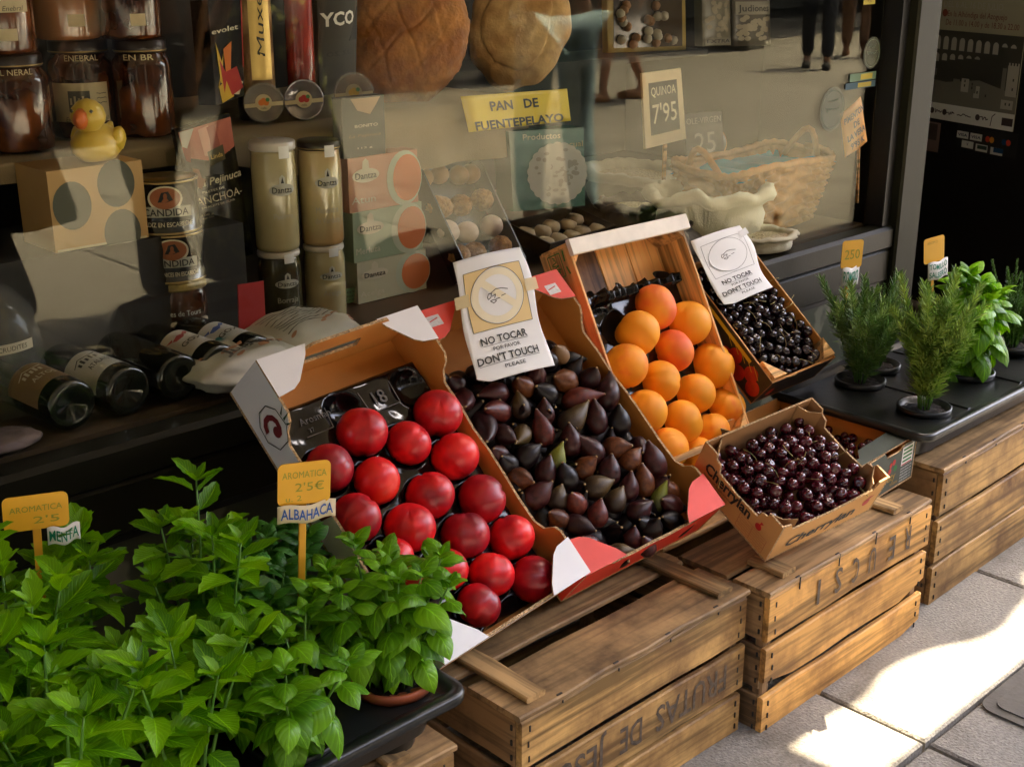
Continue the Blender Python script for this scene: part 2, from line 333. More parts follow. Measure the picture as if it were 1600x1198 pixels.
# ================================================================== the street
STONE = mat('paving_granite', (.22, .20, .165), .85, .30, 160, .9, 200, objvar=.1, detail=8, col2=(.15, .13, .10), c2scale=9, c2lo=.50, c2hi=.75)
GROUT = mat('paving_bed', (.06, .052, .042), .95, .3, 30, .3)
ground = struct(MB().add([(-90, -90, -.03), (90, -90, -.03), (90, 90, -.03), (-90, 90, -.03)], [(0, 1, 2, 3)]).build('ground', GROUT))
pav = struct(MB().box((9, -3.5, -.0275), (24, 10.6, .003)).build('pavement', GROUT))
SW, SD = .63, .90
def slab_mesh(seed):
    r = random.Random(seed); m = MB(); a, b = SW/2-.004, SD/2-.004; c = .004; j = [(r.uniform(-.0015, .0015), r.uniform(-.0015, .0015)) for _ in range(4)]
    base = [(-a, -b), (a, -b), (a, b), (-a, b)]; lo = [(x+p, y+q, -.026) for (x, y), (p, q) in zip(base, j)]
    mi = [(x, y, -.004) for x, y, _ in lo]; hi = [(x*(1-c/a), y*(1-c/b), 0) for x, y, _ in lo]
    m.add(lo+mi+hi, [(0, 1, 5, 4), (1, 2, 6, 5), (2, 3, 7, 6), (3, 0, 4, 7), (4, 5, 9, 8), (5, 6, 10, 9), (6, 7, 11, 10), (7, 4, 8, 11), (8, 9, 10, 11)])
    return m
SM = [slab_mesh(i).mesh('paving_slab', STONE) for i in range(4)]
far = MB(); rr = random.Random(3)
for j in range(-11, 2):
    for i in range(-5, 31):
        x = 1.73+SW*(i+.5); y = .815-SD*(j*-1)+SD/2
        if -3 <= i <= 19 and j >= -7 and j <= 0:
            o = link('paving_slab', SM[rr.randrange(4)], pav, T(x, y, rr.uniform(-.0012, .0012)) @ RZ(rr.choice((0, PI))))
        else: far.v and None; slab = SM[0]; far.add([(x-SW/2+.005, y-SD/2+.005, 0), (x+SW/2-.005, y-SD/2+.005, 0), (x+SW/2-.005, y+SD/2-.005, 0), (x-SW/2+.005, y+SD/2-.005, 0)], [(0, 1, 2, 3)])
fs = far.build('distant_paving', STONE, pav); fs['kind'] = 'stuff'
# metal cover let into the paving, lower right
q = onz(1572, 1088, 0)
COVERM = mat('worn_cover_metal', (.10, .09, .075), .5, .25, 20, .3, 80, metal=.5)
cv = thing('access_cover', 'dark metal access cover with rounded rim let into the shaded paving', 'access cover', T(q.x+.10, q.y-.11, 0))
m = MB(); pr = rrect(.34, .26, .03, 4); m.panel(pr, (0, 0, .0008), (1, 0, 0), (0, 1, 0), .003); m.build('cover_rim', COVERM, cv)
m = MB(); pr = rrect(.30, .22, .02, 4); m.panel(pr, (0, 0, .0042), (1, 0, 0), (0, 1, 0), .002); m.build('cover_plate', COVERM, cv)

# ================================================================== the shop: front, window, doorway, room behind
FRAME = mat('dark_olive_frame_paint', (.012, .012, .007), .42, .18, 4, .05, 120, spec=.22)
POSTM = mat('olive_grey_post_paint', (.022, .022, .011), .55, .1, 3, .04, 120, spec=.15)
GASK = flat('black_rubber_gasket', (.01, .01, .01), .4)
MARBLE = mat('green_veined_marble', (.065, .075, .05), .35, .25, 6, 0, detail=6, col2=(.17, .17, .12), c2scale=9, c2lo=.56, c2hi=.60)
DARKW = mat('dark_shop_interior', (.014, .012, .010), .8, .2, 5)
STUCCO = mat('ochre_render', (.42, .33, .20), .85, .1, 4, .3, 60)
STONEW = mat('dark_stone_wall', (.10, .09, .07), .85, .15, 4, .4, 30)
GY = 1.64
shop = thing('shop_building', 'dark framed food shop front with large display window and open doorway', 'shop', (0, 0, 0))
def glassmat():
    m = bpy.data.materials.new('shop_glass'); m.use_nodes = True; t = m.node_tree; N = t.nodes; L = t.links; N.remove(N['Principled BSDF']); o = N['Material Output']
    g = N.new('ShaderNodeNewGeometry'); d = N.new('ShaderNodeVectorMath'); d.operation = 'DOT_PRODUCT'; L.new(g.outputs['Normal'], d.inputs[0]); L.new(g.outputs['Incoming'], d.inputs[1])
    ab = N.new('ShaderNodeMath'); ab.operation = 'ABSOLUTE'; L.new(d.outputs['Value'], ab.inputs[0])
    om = N.new('ShaderNodeMath'); om.operation = 'SUBTRACT'; om.inputs[0].default_value = 1; L.new(ab.outputs[0], om.inputs[1])
    pw = N.new('ShaderNodeMath'); pw.operation = 'POWER'; pw.inputs[1].default_value = 5; L.new(om.outputs[0], pw.inputs[0])
    ma = N.new('ShaderNodeMath'); ma.operation = 'MULTIPLY_ADD'; ma.inputs[1].default_value = .25; ma.inputs[2].default_value = .017; L.new(pw.outputs[0], ma.inputs[0])
    tr = N.new('ShaderNodeBsdfTransparent'); tr.inputs[0].default_value = (.97, .98, .95, 1); gl = N.new('ShaderNodeBsdfGlossy'); gl.inputs['Roughness'].default_value = 0.0; gl.inputs[0].default_value = (1, .97, .76, 1)
    mx = N.new('ShaderNodeMixShader'); L.new(ma.outputs[0], mx.inputs[0]); L.new(tr.outputs[0], mx.inputs[1]); L.new(gl.outputs[0], mx.inputs[2]); L.new(mx.outputs[0], o.inputs[0]); return m
GLASS = glassmat()
MB().box((.85, GY, 1.4), (3.96, .006, 1.70)).build('window_pane', GLASS, shop)
# sill, plinth and frame: lengths butt, each a few mm proud of the next
MB().bbox((.80, 1.612, .545), (4.12, .058, .058), .008).build('window_sill', FRAME, shop)
MB().bbox((.80, 1.618, .475), (4.12, .060, .080), .004).build('lower_rail', FRAME, shop)
MB().box((.80, 1.62, .4285), (4.12, .05, .010)).build('rail_shadow_line', GASK, shop)  # solid black strip drawn as the shade line under the rail
MB().box((.80, 1.625, .2135), (4.12, .05, .417)).build('marble_plinth', MARBLE, shop)
MB().box((2.815, 1.622, 1.42), (.03, .05, 1.69)).build('gasket', GASK, shop)
MB().bbox((2.885, 1.622, 1.40), (.106, .10, 2.797), .006).build('frame_post', POSTM, shop)
MB().bbox((.85, 1.622, 2.30), (3.96, .08, .10), .006).build('frame_head', FRAME, shop)
MB().box((-1.19, 1.63, 1.3), (.10, .10, 2.59)).build('left_frame_post', FRAME, shop)
MB().box((1.5, 1.80, 4.925), (9.0, .36, 4.25)).build('upper_wall', STUCCO, shop)
MB().box((1.0, 1.625, 2.575), (8.0, .10, .448)).build('fascia_board', FRAME, shop)
MB().box((-2.16, 1.8, 1.4), (1.80, .34, 2.79)).build('side_wall', STUCCO, shop)
MB().box((5.3, 1.8, 1.4), (1.2, .34, 2.79)).build('end_wall', STUCCO, shop)
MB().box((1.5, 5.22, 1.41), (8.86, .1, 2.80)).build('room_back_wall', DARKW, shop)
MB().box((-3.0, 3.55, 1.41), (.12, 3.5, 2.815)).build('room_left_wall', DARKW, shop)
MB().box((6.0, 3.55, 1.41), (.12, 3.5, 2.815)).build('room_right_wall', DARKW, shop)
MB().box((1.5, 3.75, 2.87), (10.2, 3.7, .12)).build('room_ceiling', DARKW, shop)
MB().box((1.5, 3.60, -.006), (9.2, 3.4, .03)).build('room_floor', mat('brown_doorway_floor', (.055, .028, .014), .5, .3, 8), shop)
DESK = mat('brown_display_board', (.07, .045, .024), .6, .1, 6)
LINEN = mat('linen_cloth', (.24, .18, .10), .85, .07, 12, .4, 500)
# display floor, rear shelf wrapped in linen, boards round the display
MB().box((.84, 2.13, .560), (3.92, .96, .030)).build('display_floor', DESK, shop)
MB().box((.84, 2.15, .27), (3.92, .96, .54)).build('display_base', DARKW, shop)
m = MB(); ZS0 = .923
def shelf_cloth(i, j):
    x = -1.1+3.05*i; t = j*1.25
    if t < .75: y = 2.50-.50*(t/.75); z = ZS0
    else:
        dz = (t-.75)/.5; y = 2.00-.03*math.sin(min(1, dz*4)*PI/2)+.010*math.sin(x*19+math.sin(x*7)*2)*dz+.006*math.sin(x*47)*dz; z = ZS0-(.040+.075/(1+math.exp(-(x-1.30)*14)))*dz
    return V((x, y, z+.001*math.sin(x*60+t*9)))
m.grid(shelf_cloth, 180, 30)
lc = m.build('shelf_linen', LINEN); tag(lc, 'beige linen cloth spread over the raised shelf behind the window glass', 'cloth')
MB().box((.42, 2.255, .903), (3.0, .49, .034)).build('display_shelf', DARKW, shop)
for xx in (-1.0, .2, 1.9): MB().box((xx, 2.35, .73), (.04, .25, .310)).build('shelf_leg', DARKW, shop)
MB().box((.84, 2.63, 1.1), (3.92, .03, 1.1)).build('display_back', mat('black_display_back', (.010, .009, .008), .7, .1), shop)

# open door with posters, standing inside the doorway
DP = ony(1590, 200, 1.8); DA = R(71.4); DD = V((math.cos(DA), math.sin(DA), 0)); DN = V((math.sin(DA), -math.cos(DA), 0))*-1
def ondoor(x, y): r = ray(x, y); k = (DP-CAM).dot(DN)/r.dot(DN); p = CAM+r*k; return p
door = MB(); DB = Matrix(((DD.x, DN.x, 0, DP.x), (DD.y, DN.y, 0, DP.y), (0, 0, 1, DP.z), (0, 0, 0, 1)))
# door local: x along DD (away), y towards the viewer (DN), z up
MB().box((.55, -.03, .45), (1.6, .04, 2.2)).build('door_leaf', mat('black_door_paint', (.012, .011, .010), .35, .1, 5), shop, DB)
def dl(x, y): p = ondoor(x, y)-DP; return V((p.dot(DD), .0, p.z))
def doormap(lift0=.002): 
    return lambda s, t, h=0: V((-s, lift0+h, t))       # s grows to the viewer's right
DKP = flat('poster_dark_photo', (.06, .06, .045), .5); MIDP = flat('poster_mid_grey', (.20, .195, .15), .5); MID2 = flat('poster_light_grey', (.45, .44, .36), .5)
PTOP = flat('poster_olive_paper', (.40, .39, .26), .5); PWHITE = flat('poster_white_strip', (.75, .77, .70), .5)
a, b_ = dl(1438, 158), dl(1584, 173); s0, s1 = -a.x, -b_.x; W_ = s1-s0
zt = dl(1449, 46).z; zb = a.z; zs = dl(1437, 183).z; H_ = zt-zb
po = thing('event_poster', 'large poster with a black and white aqueduct photograph on the open door', 'poster', DB @ T(0, -.008, 0))
f_ = doormap(.0)
m = MB(); m.box((-(s0+s1)/2, 0, (zs+zt+.30)/2), (W_, .002, zt+.30-zs)); m.build('sheet', PTOP, po)
m = MB(); g = doormap(.0014)
def rect(m, f, x0, x1, y0, y1, mi=0, lift=0): m.add([f(x0, y0, lift), f(x1, y0, lift), f(x1, y1, lift), f(x0, y1, lift)], [(0, 1, 2, 3)], mi)
rect(m, g, s0, s1, zb, zt, 0); rect(m, g, s0, s1, zs, zb, 3)
def PX(u): return s0+W_*u
def PZ(v): return zb+H_*v
m.add([g(PX(0), PZ(0), .0003), g(PX(1), PZ(0), .0003), g(PX(1), PZ(.25), .0003), g(PX(.6), PZ(.38), .0003), g(PX(.25), PZ(.3), .0003), g(PX(0), PZ(.33), .0003)], [(0, 1, 2, 3, 4, 5)], 1)
for k in range(11):                                      # upper and lower tier of arches
    cx = .03+k*.088; ww = .028; top = .93-.004*k; bot = (.74 if k < 9 else .86)
    P = [g(PX(cx-ww), PZ(bot), .0006), g(PX(cx+ww), PZ(bot), .0006)]+[g(PX(cx+ww*math.cos(PI*q/6)), PZ(top-.05+.05*math.sin(PI*q/6)), .0006) for q in range(7)]
    m.add(P, [tuple(range(len(P)))], 2)
    if k < 7:
        top = .69; bot = .55+.02*k; P = [g(PX(cx-ww), PZ(bot), .0006), g(PX(cx+ww), PZ(bot), .0006)]+[g(PX(cx+ww*math.cos(PI*q/6)), PZ(top-.04+.04*math.sin(PI*q/6)), .0006) for q in range(7)]
        m.add(P, [tuple(range(len(P)))], 2)
for (x0, x1, y0, y1, mi) in ((.42, .50, .2, .38, 2), (.50, .58, .2, .34, 1), (.56, .62, .14, .3, 2), (.83, .87, .26, .58, 1), (.88, .99, .22, .62, 2), (.62, .8, .1, .26, 1), (.85, .97, .05, .17, 2), (.33, .4, .25, .36, 1), (.08, .14, .38, .47, 1)): rect(m, g, PX(x0), PX(x1), PZ(y0), PZ(y1), mi, .0007+y0*.0002)
for k in range(4): rect(m, g, PX(.885+k*.03), PX(.90+k*.03), PZ(.62), PZ(.655), 2, .0008)
for (x, y) in ((.45, .27), (.45, .33), (.53, .25), (.53, .30), (.59, .2), (.94, .42), (.94, .3), (.89, .1), (.93, .1), (.68, .17)): rect(m, g, PX(x), PX(x+.014), PZ(y), PZ(y+.035), 0, .0010)
m.build('printed_photograph', [DKP, MIDP, MID2, PWHITE], po)
m = MB()
text(m, 'DEL 6 AL 16 DE JULIO', g, PX(.45), dl(1520, 10).z, .020, width=W_*.62); m.build('lettering', MID2, po)
m = MB(); text(m, 'En la Alhóndiga del Azoguejo', g, PX(.50), dl(1520, 25).z, .018, width=W_*.62); text(m, 'De 11.00 a 14.00 y de 18.30 a 22.00', g, PX(.56), dl(1520, 39).z, .018, width=W_*.76)
disc(m, g, PX(.16), dl(1469, 21).z, .012); m.build('lettering', flat('brown_poster_print', (.20, .05, .03), .6), po)
m = MB(); zz = (zb+zs)/2
for x, s in ((.13, .02), (.27, .02), (.63, .02)): disc(m, g, PX(x), zz, .010)
scribble(m, g, PX(.16), PX(.24), zz, .012, .003, 0, 2); scribble(m, g, PX(.29), PX(.38), zz, .012, .003, 0, 3); scribble(m, g, PX(.41), PX(.56), zz, .008, .003, 0, 4); scribble(m, g, PX(.65), PX(.74), zz, .012, .003, 0, 5); strokes(m, g, [(PX(.77), zz-.02), (PX(.78), zz+.01), (PX(.81), zz+.02)], .003)
rect(m, g, PX(.88), PX(.99), zz-.012, zz+.012, 0, .0004)
o = m.build('sponsor_marks', flat('poster_strip_print', (.06, .045, .04), .6), po); o['kind'] = 'stuff'
# card stickers
a, b_ = dl(1494, 196), dl(1583, 250); c0, c1 = -a.x, -b_.x
st = thing('card_sticker', 'dark sticker showing accepted bank cards in two rows below the poster', 'sticker', DB @ T(0, -.009, 0))
MB().box((-(c0+c1)/2, 0, (a.z+b_.z)/2), (c1-c0, .001, a.z-b_.z)).build('backing', flat('sticker_dark_backing', (.022, .022, .02), .4), st)
m = MB(); CW = c1-c0; g = doormap(.001); CH = a.z-b_.z
def cc(u, v): return (c0+CW*u, b_.z+CH*v)
for u, v in ((.1, .60), (.33, .60), (.20, .22), (.44, .18), (.69, .16)): x, y = cc(u, v-.13); rect(m, g, x-CW*.1, x+CW*.1, y-CH*.02, y+CH*.28, 0)
m.build('card_fields', flat('card_white', (.65, .68, .62), .5), st)
m = MB()
for u, v in ((.1, .60), (.33, .60)): x, y = cc(u, v); text(m, 'VISA', g, x, y, CH*.12, bold=.02, width=CW*.16)
x, y = cc(.72, .21); rect(m, g, x-CW*.08, x+CW*.08, y-CH*.1, y+CH*.1, 1, .0005); x, y = cc(.45, .21); rect(m, g, x-CW*.08, x+CW*.08, y-CH*.08, y+CH*.08, 2, .0005)
x, y = cc(.2, .24); text(m, 'V', g, x, y, CH*.12, bold=.02)
x, y = cc(.56, .60); disc(m, g, x-CW*.035, y, CH*.13, 3); disc(m, g, x+CW*.035, y, CH*.13, 4, lift=.0006)
x, y = cc(.83, .60); disc(m, g, x-CW*.035, y, CH*.13, 1); disc(m, g, x+CW*.035, y, CH*.13, 3, lift=.0006)
m.build('card_marks', [flat('card_navy', (.015, .02, .07), .5), flat('card_blue', (.01, .07, .16), .5), flat('card_green', (.02, .05, .04), .5), flat('card_red', (.55, .05, .02), .5), flat('card_orange', (.75, .30, .03), .5)], st)
# smaller notices to the left on the door
for (pa, pb, cols, lab, nm) in (((1409, 122), (1438, 200), ((.62, .68, .62), (.75, .34, .03)), 'small white notice with orange foot beside the frame post', 'door_notice'),
                      ((1426, 10), (1444, 128), ((.12, .09, .08), (.55, .14, .04)), 'narrow dark reddish picture card on the door above the white notice', 'picture_card'),
                      ((1420, 186), (1462, 240), ((.20, .14, .12), (.06, .05, .04)), 'faint brown framed print low on the door under the poster', 'framed_print')):
    a, b_ = dl(*pa), dl(*pb); t_ = thing(nm, lab, 'notice' if nm == 'door_notice' else 'print', DB @ T(0, -.009, 0))
    MB().box((-(-a.x-b_.x)/2, 0, (a.z+b_.z)/2), (abs(a.x-b_.x), .001, a.z-b_.z)).build('sheet', flat(nm+'_paper', cols[0], .6), t_)
    m = MB(); g = doormap(.001); x0, x1 = -a.x, -b_.x; hh = a.z-b_.z
    if nm == 'door_notice':
        rect(m, g, x0, x1, b_.z, b_.z+hh*.2, 0); text(m, 'fer', g, x1-.02, b_.z+hh*.34, .02, bold=.02, m=1); rect(m, g, x1-.03, x1-.012, b_.z+hh*.6, b_.z+hh*.75, 2)
        m.build('print', [flat('notice_orange', cols[1], .6), BLACK, flat('notice_yellow', (.3, .25, .02), .5)], t_)
    elif nm == 'picture_card':
        r = random.Random(4)
        for k in range(9): disc(m, g, x0+(x1-x0)*r.uniform(.2, .8), b_.z+hh*r.uniform(.2, .95), .011, k % 2, 1.6, .0004+k*.0001, 7)
        m.build('print', [flat('picture_orange', cols[1], .6), flat('picture_grey', (.08, .08, .07), .6)], t_)
    else:
        rect(m, g, x0+(x1-x0)*.35, x1-.012, b_.z+hh*.4, b_.z+hh*.95, 0); m.build('print', flat('print_dark', cols[1], .6), t_)

# ================================================================== awnings (added out of view to shade the stall and shape the sun patch)
AWN = mat('cream_awning_canvas', (.55, .48, .34), .9, .05, 8)
def awning(name, label, x0, x1, yin, yout, wav, seed):
    t = thing(name, label, 'awning', (0, 0, 0))
    r = random.Random(seed); ph = [r.uniform(0, 6) for _ in range(4)]
    def fn(i, j):
        x = x0+(x1-x0)*i; e = wav*(math.sin(x*4.1+ph[0])+.7*math.sin(x*9.7+ph[1])+.4*math.sin(x*17+ph[2]))
        y = (yin+e*(1-j))*(1-j)+yout*j; z = 2.68-.22*(1.6-y)+.012*math.sin(i*40)*j
        return V((x, y, z))
    zo = .012*(seed-1)
    m = MB(); m.grid(lambda i, j: fn(i, j)+V((0, 0, zo)), 90, 6); o = m.build('canvas', AWN, t)
    so_ = o.modifiers.new('thickness', 'SOLIDIFY'); so_.thickness = .002
    m = MB(); m.tube([(x0, yout, 2.68-.22*(1.6-yout)), (x1, yout, 2.68-.22*(1.6-yout))], .02, 8); m.build('front_bar', FRAME, t)
    m = MB(); m.grid(lambda i, j: V((x0+(x1-x0)*i, yout-.002, 2.68-.22*(1.6-yout)-.02-(.16+.03*abs(math.sin(i*30)))*j)), 120, 1); m.build('valance', AWN, t)
    for xx in ((x0+.05, x0+1.5) if seed == 1 else () if seed == 2 else (x0+.6, x1-.05)): m = MB(); m.tube([(xx, 1.6, 2.3), (xx, yout, 2.66-.22*(1.6-yout))], .012, 6); m.build('arm', FRAME, t)
    return t
awning('added_awning', 'added unseen cream awning above the shop window that shades the stall', -7.0, 2.72, 1.59, -.40, 0, 1)  # unseen, added to shade the stall and cut sky light from the left
awning('added_awning', 'added unseen second awning above the doorway, gapped to let a sun stripe through', 2.70, 4.25, 1.035, -.18, .005, 2)  # unseen, added; the gap behind it lets the sun stripe onto the paving
awning('added_awning', 'added unseen third awning past the doorway, short to let sun reach the paving', 4.22, 9.0, 1.6, .50, 0, 3)  # unseen, added; kept short so sunlit paving brightens the right side
m = MB()
def lint(i, j):  # unseen added canopy, its edge cut to outline the sun patch
    x = 2.70+6.28*i; gx = x-1.18; e = .985+.010*math.sin(gx*9)+.005*math.sin(gx*31)
    e -= .030/(1+math.exp((gx-1.80)*25)); e -= .085/(1+math.exp(-(gx-2.04)*34)); e += .075*math.exp(-((gx-2.42)/.075)**2)
    return V((x, (e+.21)*(1-j)+1.62*j, 2.62))
m.grid(lint, 400, 1); o = m.build('added_canopy', AWN); tag(o, 'added unseen canvas canopy whose wavy edge shapes the sun patch', 'canopy'); o.modifiers.new('thickness', 'SOLIDIFY').thickness = .01

# ================================================================== across the street, seen in the glass
opp = thing('opposite_building', 'stone building with an added shading arcade across the sunny street', 'building', T(0, -3.35, 0) @ RZ(-R(9)))
MB().box((10, -4.2, 4), (60, .4, 8)).build('wall', STONEW, opp)
MB().box((10, -2.2, 3.6), (60, 3.6, .3)).build('added_arcade_roof', STONEW, opp)  # roof slab added to shade the far side of the street
for k in range(12): MB().bbox((-18+k*4.4, -.6, 1.72), (.45, .45, 3.44), .03).build('column', STONEW, opp)
DKG = mat('dark_shopfront_glass', (.01, .01, .01), .1, .1)
for k in range(12): MB().box((-16+k*4.4, -3.98, 1.5), (2.6, .05, 2.7)).build('shop_window', DKG, opp)
for k in range(12): MB().box((-16+k*4.4, -3.98, 5.7), (1.2, .05, 1.9)).build('window', DKG, opp)

# ------------------------------------------------------------------ people walking past (mirrored in the window)
SKIN = mat('warm_skin', (.42, .21, .12), .5, .05, 10, sss=.1)
HAIRM = mat('dark_brown_hair', (.03, .018, .01), .5, .3, 60, .5, 120)
def skin(name, vs, es, rs, m, parent, sub=2, root=0):
    me = bpy.data.meshes.new(name); me.from_pydata([tuple(v) for v in vs], es, []); me.materials.append(m); me.update()
    o = link(name, me, parent); sk = o.modifiers.new('skin', 'SKIN'); sk.use_smooth_shade = True
    for i, r in enumerate(rs):
        d = me.skin_vertices[0].data[i]; d.radius = r if isinstance(r, tuple) else (r, r); d.use_root = (i == root)
    su = o.modifiers.new('sub', 'SUBSURF'); su.levels = sub; su.render_levels = sub; return o
def person(label, loc, yaw, top, legs_m, shoe_m, skirt=None, hem=.48, stride=.22, striped=None, scale=1.0, bare=True, long_hair=True):
    """local: faces +y"""
    t = thing('person', label, 'person', T(loc) @ RZ(yaw) @ S(scale))
    J = [(0, 0, .95), (0, 0, 1.12), (0, .01, 1.30), (0, 0, 1.42), (0, .01, 1.50), (0, .02, 1.60), (0, .02, 1.70)]; RR = [(.145, .105), (.115, .09), (.135, .10), (.07, .06), .05, (.072, .085), (.055, .065)]
    E_ = [(i, i+1) for i in range(6)]
    for s in (-1, 1):
        k = len(J); st_ = stride*s
        J += [(.09*s, 0, .90), (.10*s, st_*.45+.03, .50), (.10*s, st_*.9-.05*(s < 0), .11), (.10*s, st_*.9-.02, .045), (.11*s, st_*.9+.13, .025)]; RR += [.088, .058, .036, .036, .026]
        E_ += [(0, k), (k, k+1), (k+1, k+2), (k+2, k+3), (k+3, k+4)]
        k = len(J); J += [(.17*s, 0, 1.39), (.24*s, -.03-st_*.3, 1.12), (.25*s, .06-st_*.7, .88), (.25*s, .09-st_*.8, .80)]; RR += [.052, .038, .027, .030]
        E_ += [(3, k), (k, k+1), (k+1, k+2), (k+2, k+3)]
        for q in range(5):
            k2 = len(J); dx = -.03+.015*q; J += [(.25*s+dx*.8, .10-st_*.85, .755+.004*abs(q-2)), (.25*s+dx, .115-st_*.88, .715+.008*abs(q-2))]; RR += [.0085, .007]; E_ += [(k+3, k2), (k2, k2+1)]
    b = skin('body', J, E_, RR, SKIN, t)
    # face, hair
    m = MB(); m.tube([(0, .095, 1.615), (0, .118, 1.595)], [.008, .012], 6); m.build('nose', SKIN, t)
    for s in (-1, 1): m = MB(); m.lathe([(0, -.012), (.009, -.006), (.011, 0), (.009, .006), (0, .012)], 8, M=T(.03*s, .088, 1.635)); m.build('eye', BLACK, t)
    m = MB(); m.tube([(-.022, .095, 1.565), (0, .10, 1.562), (.022, .095, 1.565)], .004, 5); m.build('mouth', REDINK, t)
    m = MB(); m.lathe([(0, .115), (.05, .108), (.085, .08), (.098, .03), (.09, -.03), (.085, -.08 if not long_hair else -.2), (.05, -.1 if not long_hair else -.24), (0, -.1)], 18, M=T(0, -.018, 1.65)); m.build('hair', HAIRM, t)
    skin('top', [(0, 0, .93), (0, 0, 1.12), (0, .01, 1.30), (0, 0, 1.41), (.17, 0, 1.385), (.215, -.015, 1.22), (-.17, 0, 1.385), (-.215, -.015, 1.22)], [(0, 1), (1, 2), (2, 3), (3, 4), (4, 5), (3, 6), (6, 7)], [(.155, .118), (.13, .105), (.15, .115), (.085, .075), .066, .056, .066, .056], striped or top, t)
    if skirt:
        m = MB(); fl = lambda a, z: 1+.07*math.sin(a*9)*(1.0-z)
        m.lathe([(.13, 1.05), (.165, .95), (.20, .75), (.20+.12*(.75-hem), (.75+hem)/2), (.23+.16*(.75-hem), hem)], 40, ell=.85, rib=fl); o = m.build('skirt', skirt, t); o.modifiers.new('thickness', 'SOLIDIFY').thickness = .004
    if not bare:
        vs = [(0, 0, .96)]; es = []; rs = [(.15, .115)]
        for s in (-1, 1):
            k = len(vs); st_ = stride*s; vs += [(.09*s, 0, .88), (.10*s, st_*.45+.03, .50), (.10*s, st_*.9-.05*(s < 0), .10)]; rs += [.10, .075, .065]; es += [(0, k), (k, k+1), (k+1, k+2)]
        skin('trousers', vs, es, rs, legs_m, t)
    for s in (-1, 1):
        m = MB(); m.tube([(.10*s, stride*s*.9-.05, .03), (.10*s, stride*s*.9+.05, .03), (.11*s, stride*s*.9+.16, .022)], [.04, .045, .03], 10); m.build('shoe', shoe_m, t)
    return t
NAVY = mat('dark_trousers', (.012, .014, .02), .8, .1, 10); JEANS = mat('pale_blue_jeans', (.42, .60, .70), .85, .15, 12, .2, 300); TAN = mat('brown_trousers', (.16, .08, .04), .8, .1)
DRESS = mat('dark_patterned_dress', (.012, .014, .02), .8, .3, 14, 0, col2=(.30, .32, .08), c2scale=22, c2lo=.52, c2hi=.60); BLKT = mat('black_cloth', (.012, .012, .012), .85, .1)
WHT = mat('white_shirt', (.7, .68, .62), .8, .05); LEATH = mat('tan_leather', (.32, .15, .06), .5, .1)
def stripes():
    m = mat('striped_shirt', (.7, .7, .66), .8, .02); t = m.node_tree; N = t.nodes; b = N['Principled BSDF']; tc = N.new('ShaderNodeTexCoord'); sp = N.new('ShaderNodeSeparateXYZ'); t.links.new(tc.outputs['Object'], sp.inputs[0])
    p = N.new('ShaderNodeMath'); p.operation = 'PINGPONG'; p.inputs[1].default_value = .016; t.links.new(sp.outputs[2], p.inputs[0]); g_ = N.new('ShaderNodeMath'); g_.operation = 'GREATER_THAN'; g_.inputs[1].default_value = .008; t.links.new(p.outputs[0], g_.inputs[0])
    mx = N.new('ShaderNodeMix'); mx.data_type = 'RGBA'; mx.inputs[6].default_value = (.02, .02, .025, 1); mx.inputs[7].default_value = (.7, .7, .66, 1); t.links.new(g_.outputs[0], mx.inputs[0]); t.links.new(mx.outputs[2], b.inputs['Base Color']); return m
def mirror_pt(x, y, z=0): p = onz(x, y, z); return V((p.x, 2*GY-p.y, 0))
person('woman in dark dress and sandals walking in the sun, mirrored in the glass', mirror_pt(968, 158), R(120), BLKT, SKIN, LEATH, skirt=BLKT, stride=.20)
person('man in dark trousers standing farther up the sunny street in the reflection', mirror_pt(1275, 108), R(60), NAVY, NAVY, BLKT, bare=False, stride=.08, long_hair=False)
person('man in brown trousers and tan shoes at the far end of the reflection', mirror_pt(1335, 90), R(240), WHT, TAN, LEATH, bare=False, stride=.15, long_hair=False)
person('woman in long dark dress with olive pattern passing close to the window', (2.50, -.48, 0), R(100), DRESS, SKIN, LEATH, skirt=DRESS, hem=.14, stride=.12)
person('person in plain black top and trousers walking beside the patterned dress', (2.10, -.62, 0), R(85), BLKT, NAVY, BLKT, bare=False, stride=.10)
person('person in black top and pale blue jeans standing before the window', (3.95, -.55, 0), R(200), BLKT, JEANS, BLKT, bare=False, stride=.05)
person('person in striped shirt and black skirt walking by the window', (1.45, -.42, 0), R(80), BLKT, NAVY, BLKT, skirt=BLKT, striped=stripes(), stride=.10, bare=False)
# ================================================================== wooden crates (standing upside down)
def plank(L, h, t, ax, seed, warp=.0015, bow=0, cutl=0, cutr=0):
    """rough board along ax ('x' or 'y'), h tall, t thick, chamfered, slightly uneven edges, optional cut corners"""
    r = random.Random(seed); n = 6; b = .0022; vs = []
    for i in range(n+1):
        s = -L/2+L*i/n; e1 = r.uniform(-warp, warp); e2 = r.uniform(-warp, warp); tw = bow*math.sin(PI*i/n)
        lo = -h/2+e1; hi = h/2+e2
        if i == 0: lo += cutl
        if i == n: lo += cutr
        for (p, q) in ((-t/2+b, lo), (t/2-b, lo), (t/2, lo+b), (t/2, hi-b), (t/2-b, hi), (-t/2+b, hi), (-t/2, hi-b), (-t/2, lo+b)):
            vs.append((s, p+tw, q) if ax == 'x' else (p+tw, s, q))
    fs = [(i*8+k, (i+1)*8+k, (i+1)*8+(k+1) % 8, i*8+(k+1) % 8) for i in range(n) for k in range(8)]+[tuple(range(8)), tuple(range(n*8+7, n*8-1, -1))]
    if ax == 'y': fs = [tuple(reversed(f)) for f in fs]
    return MB().add(vs, fs)
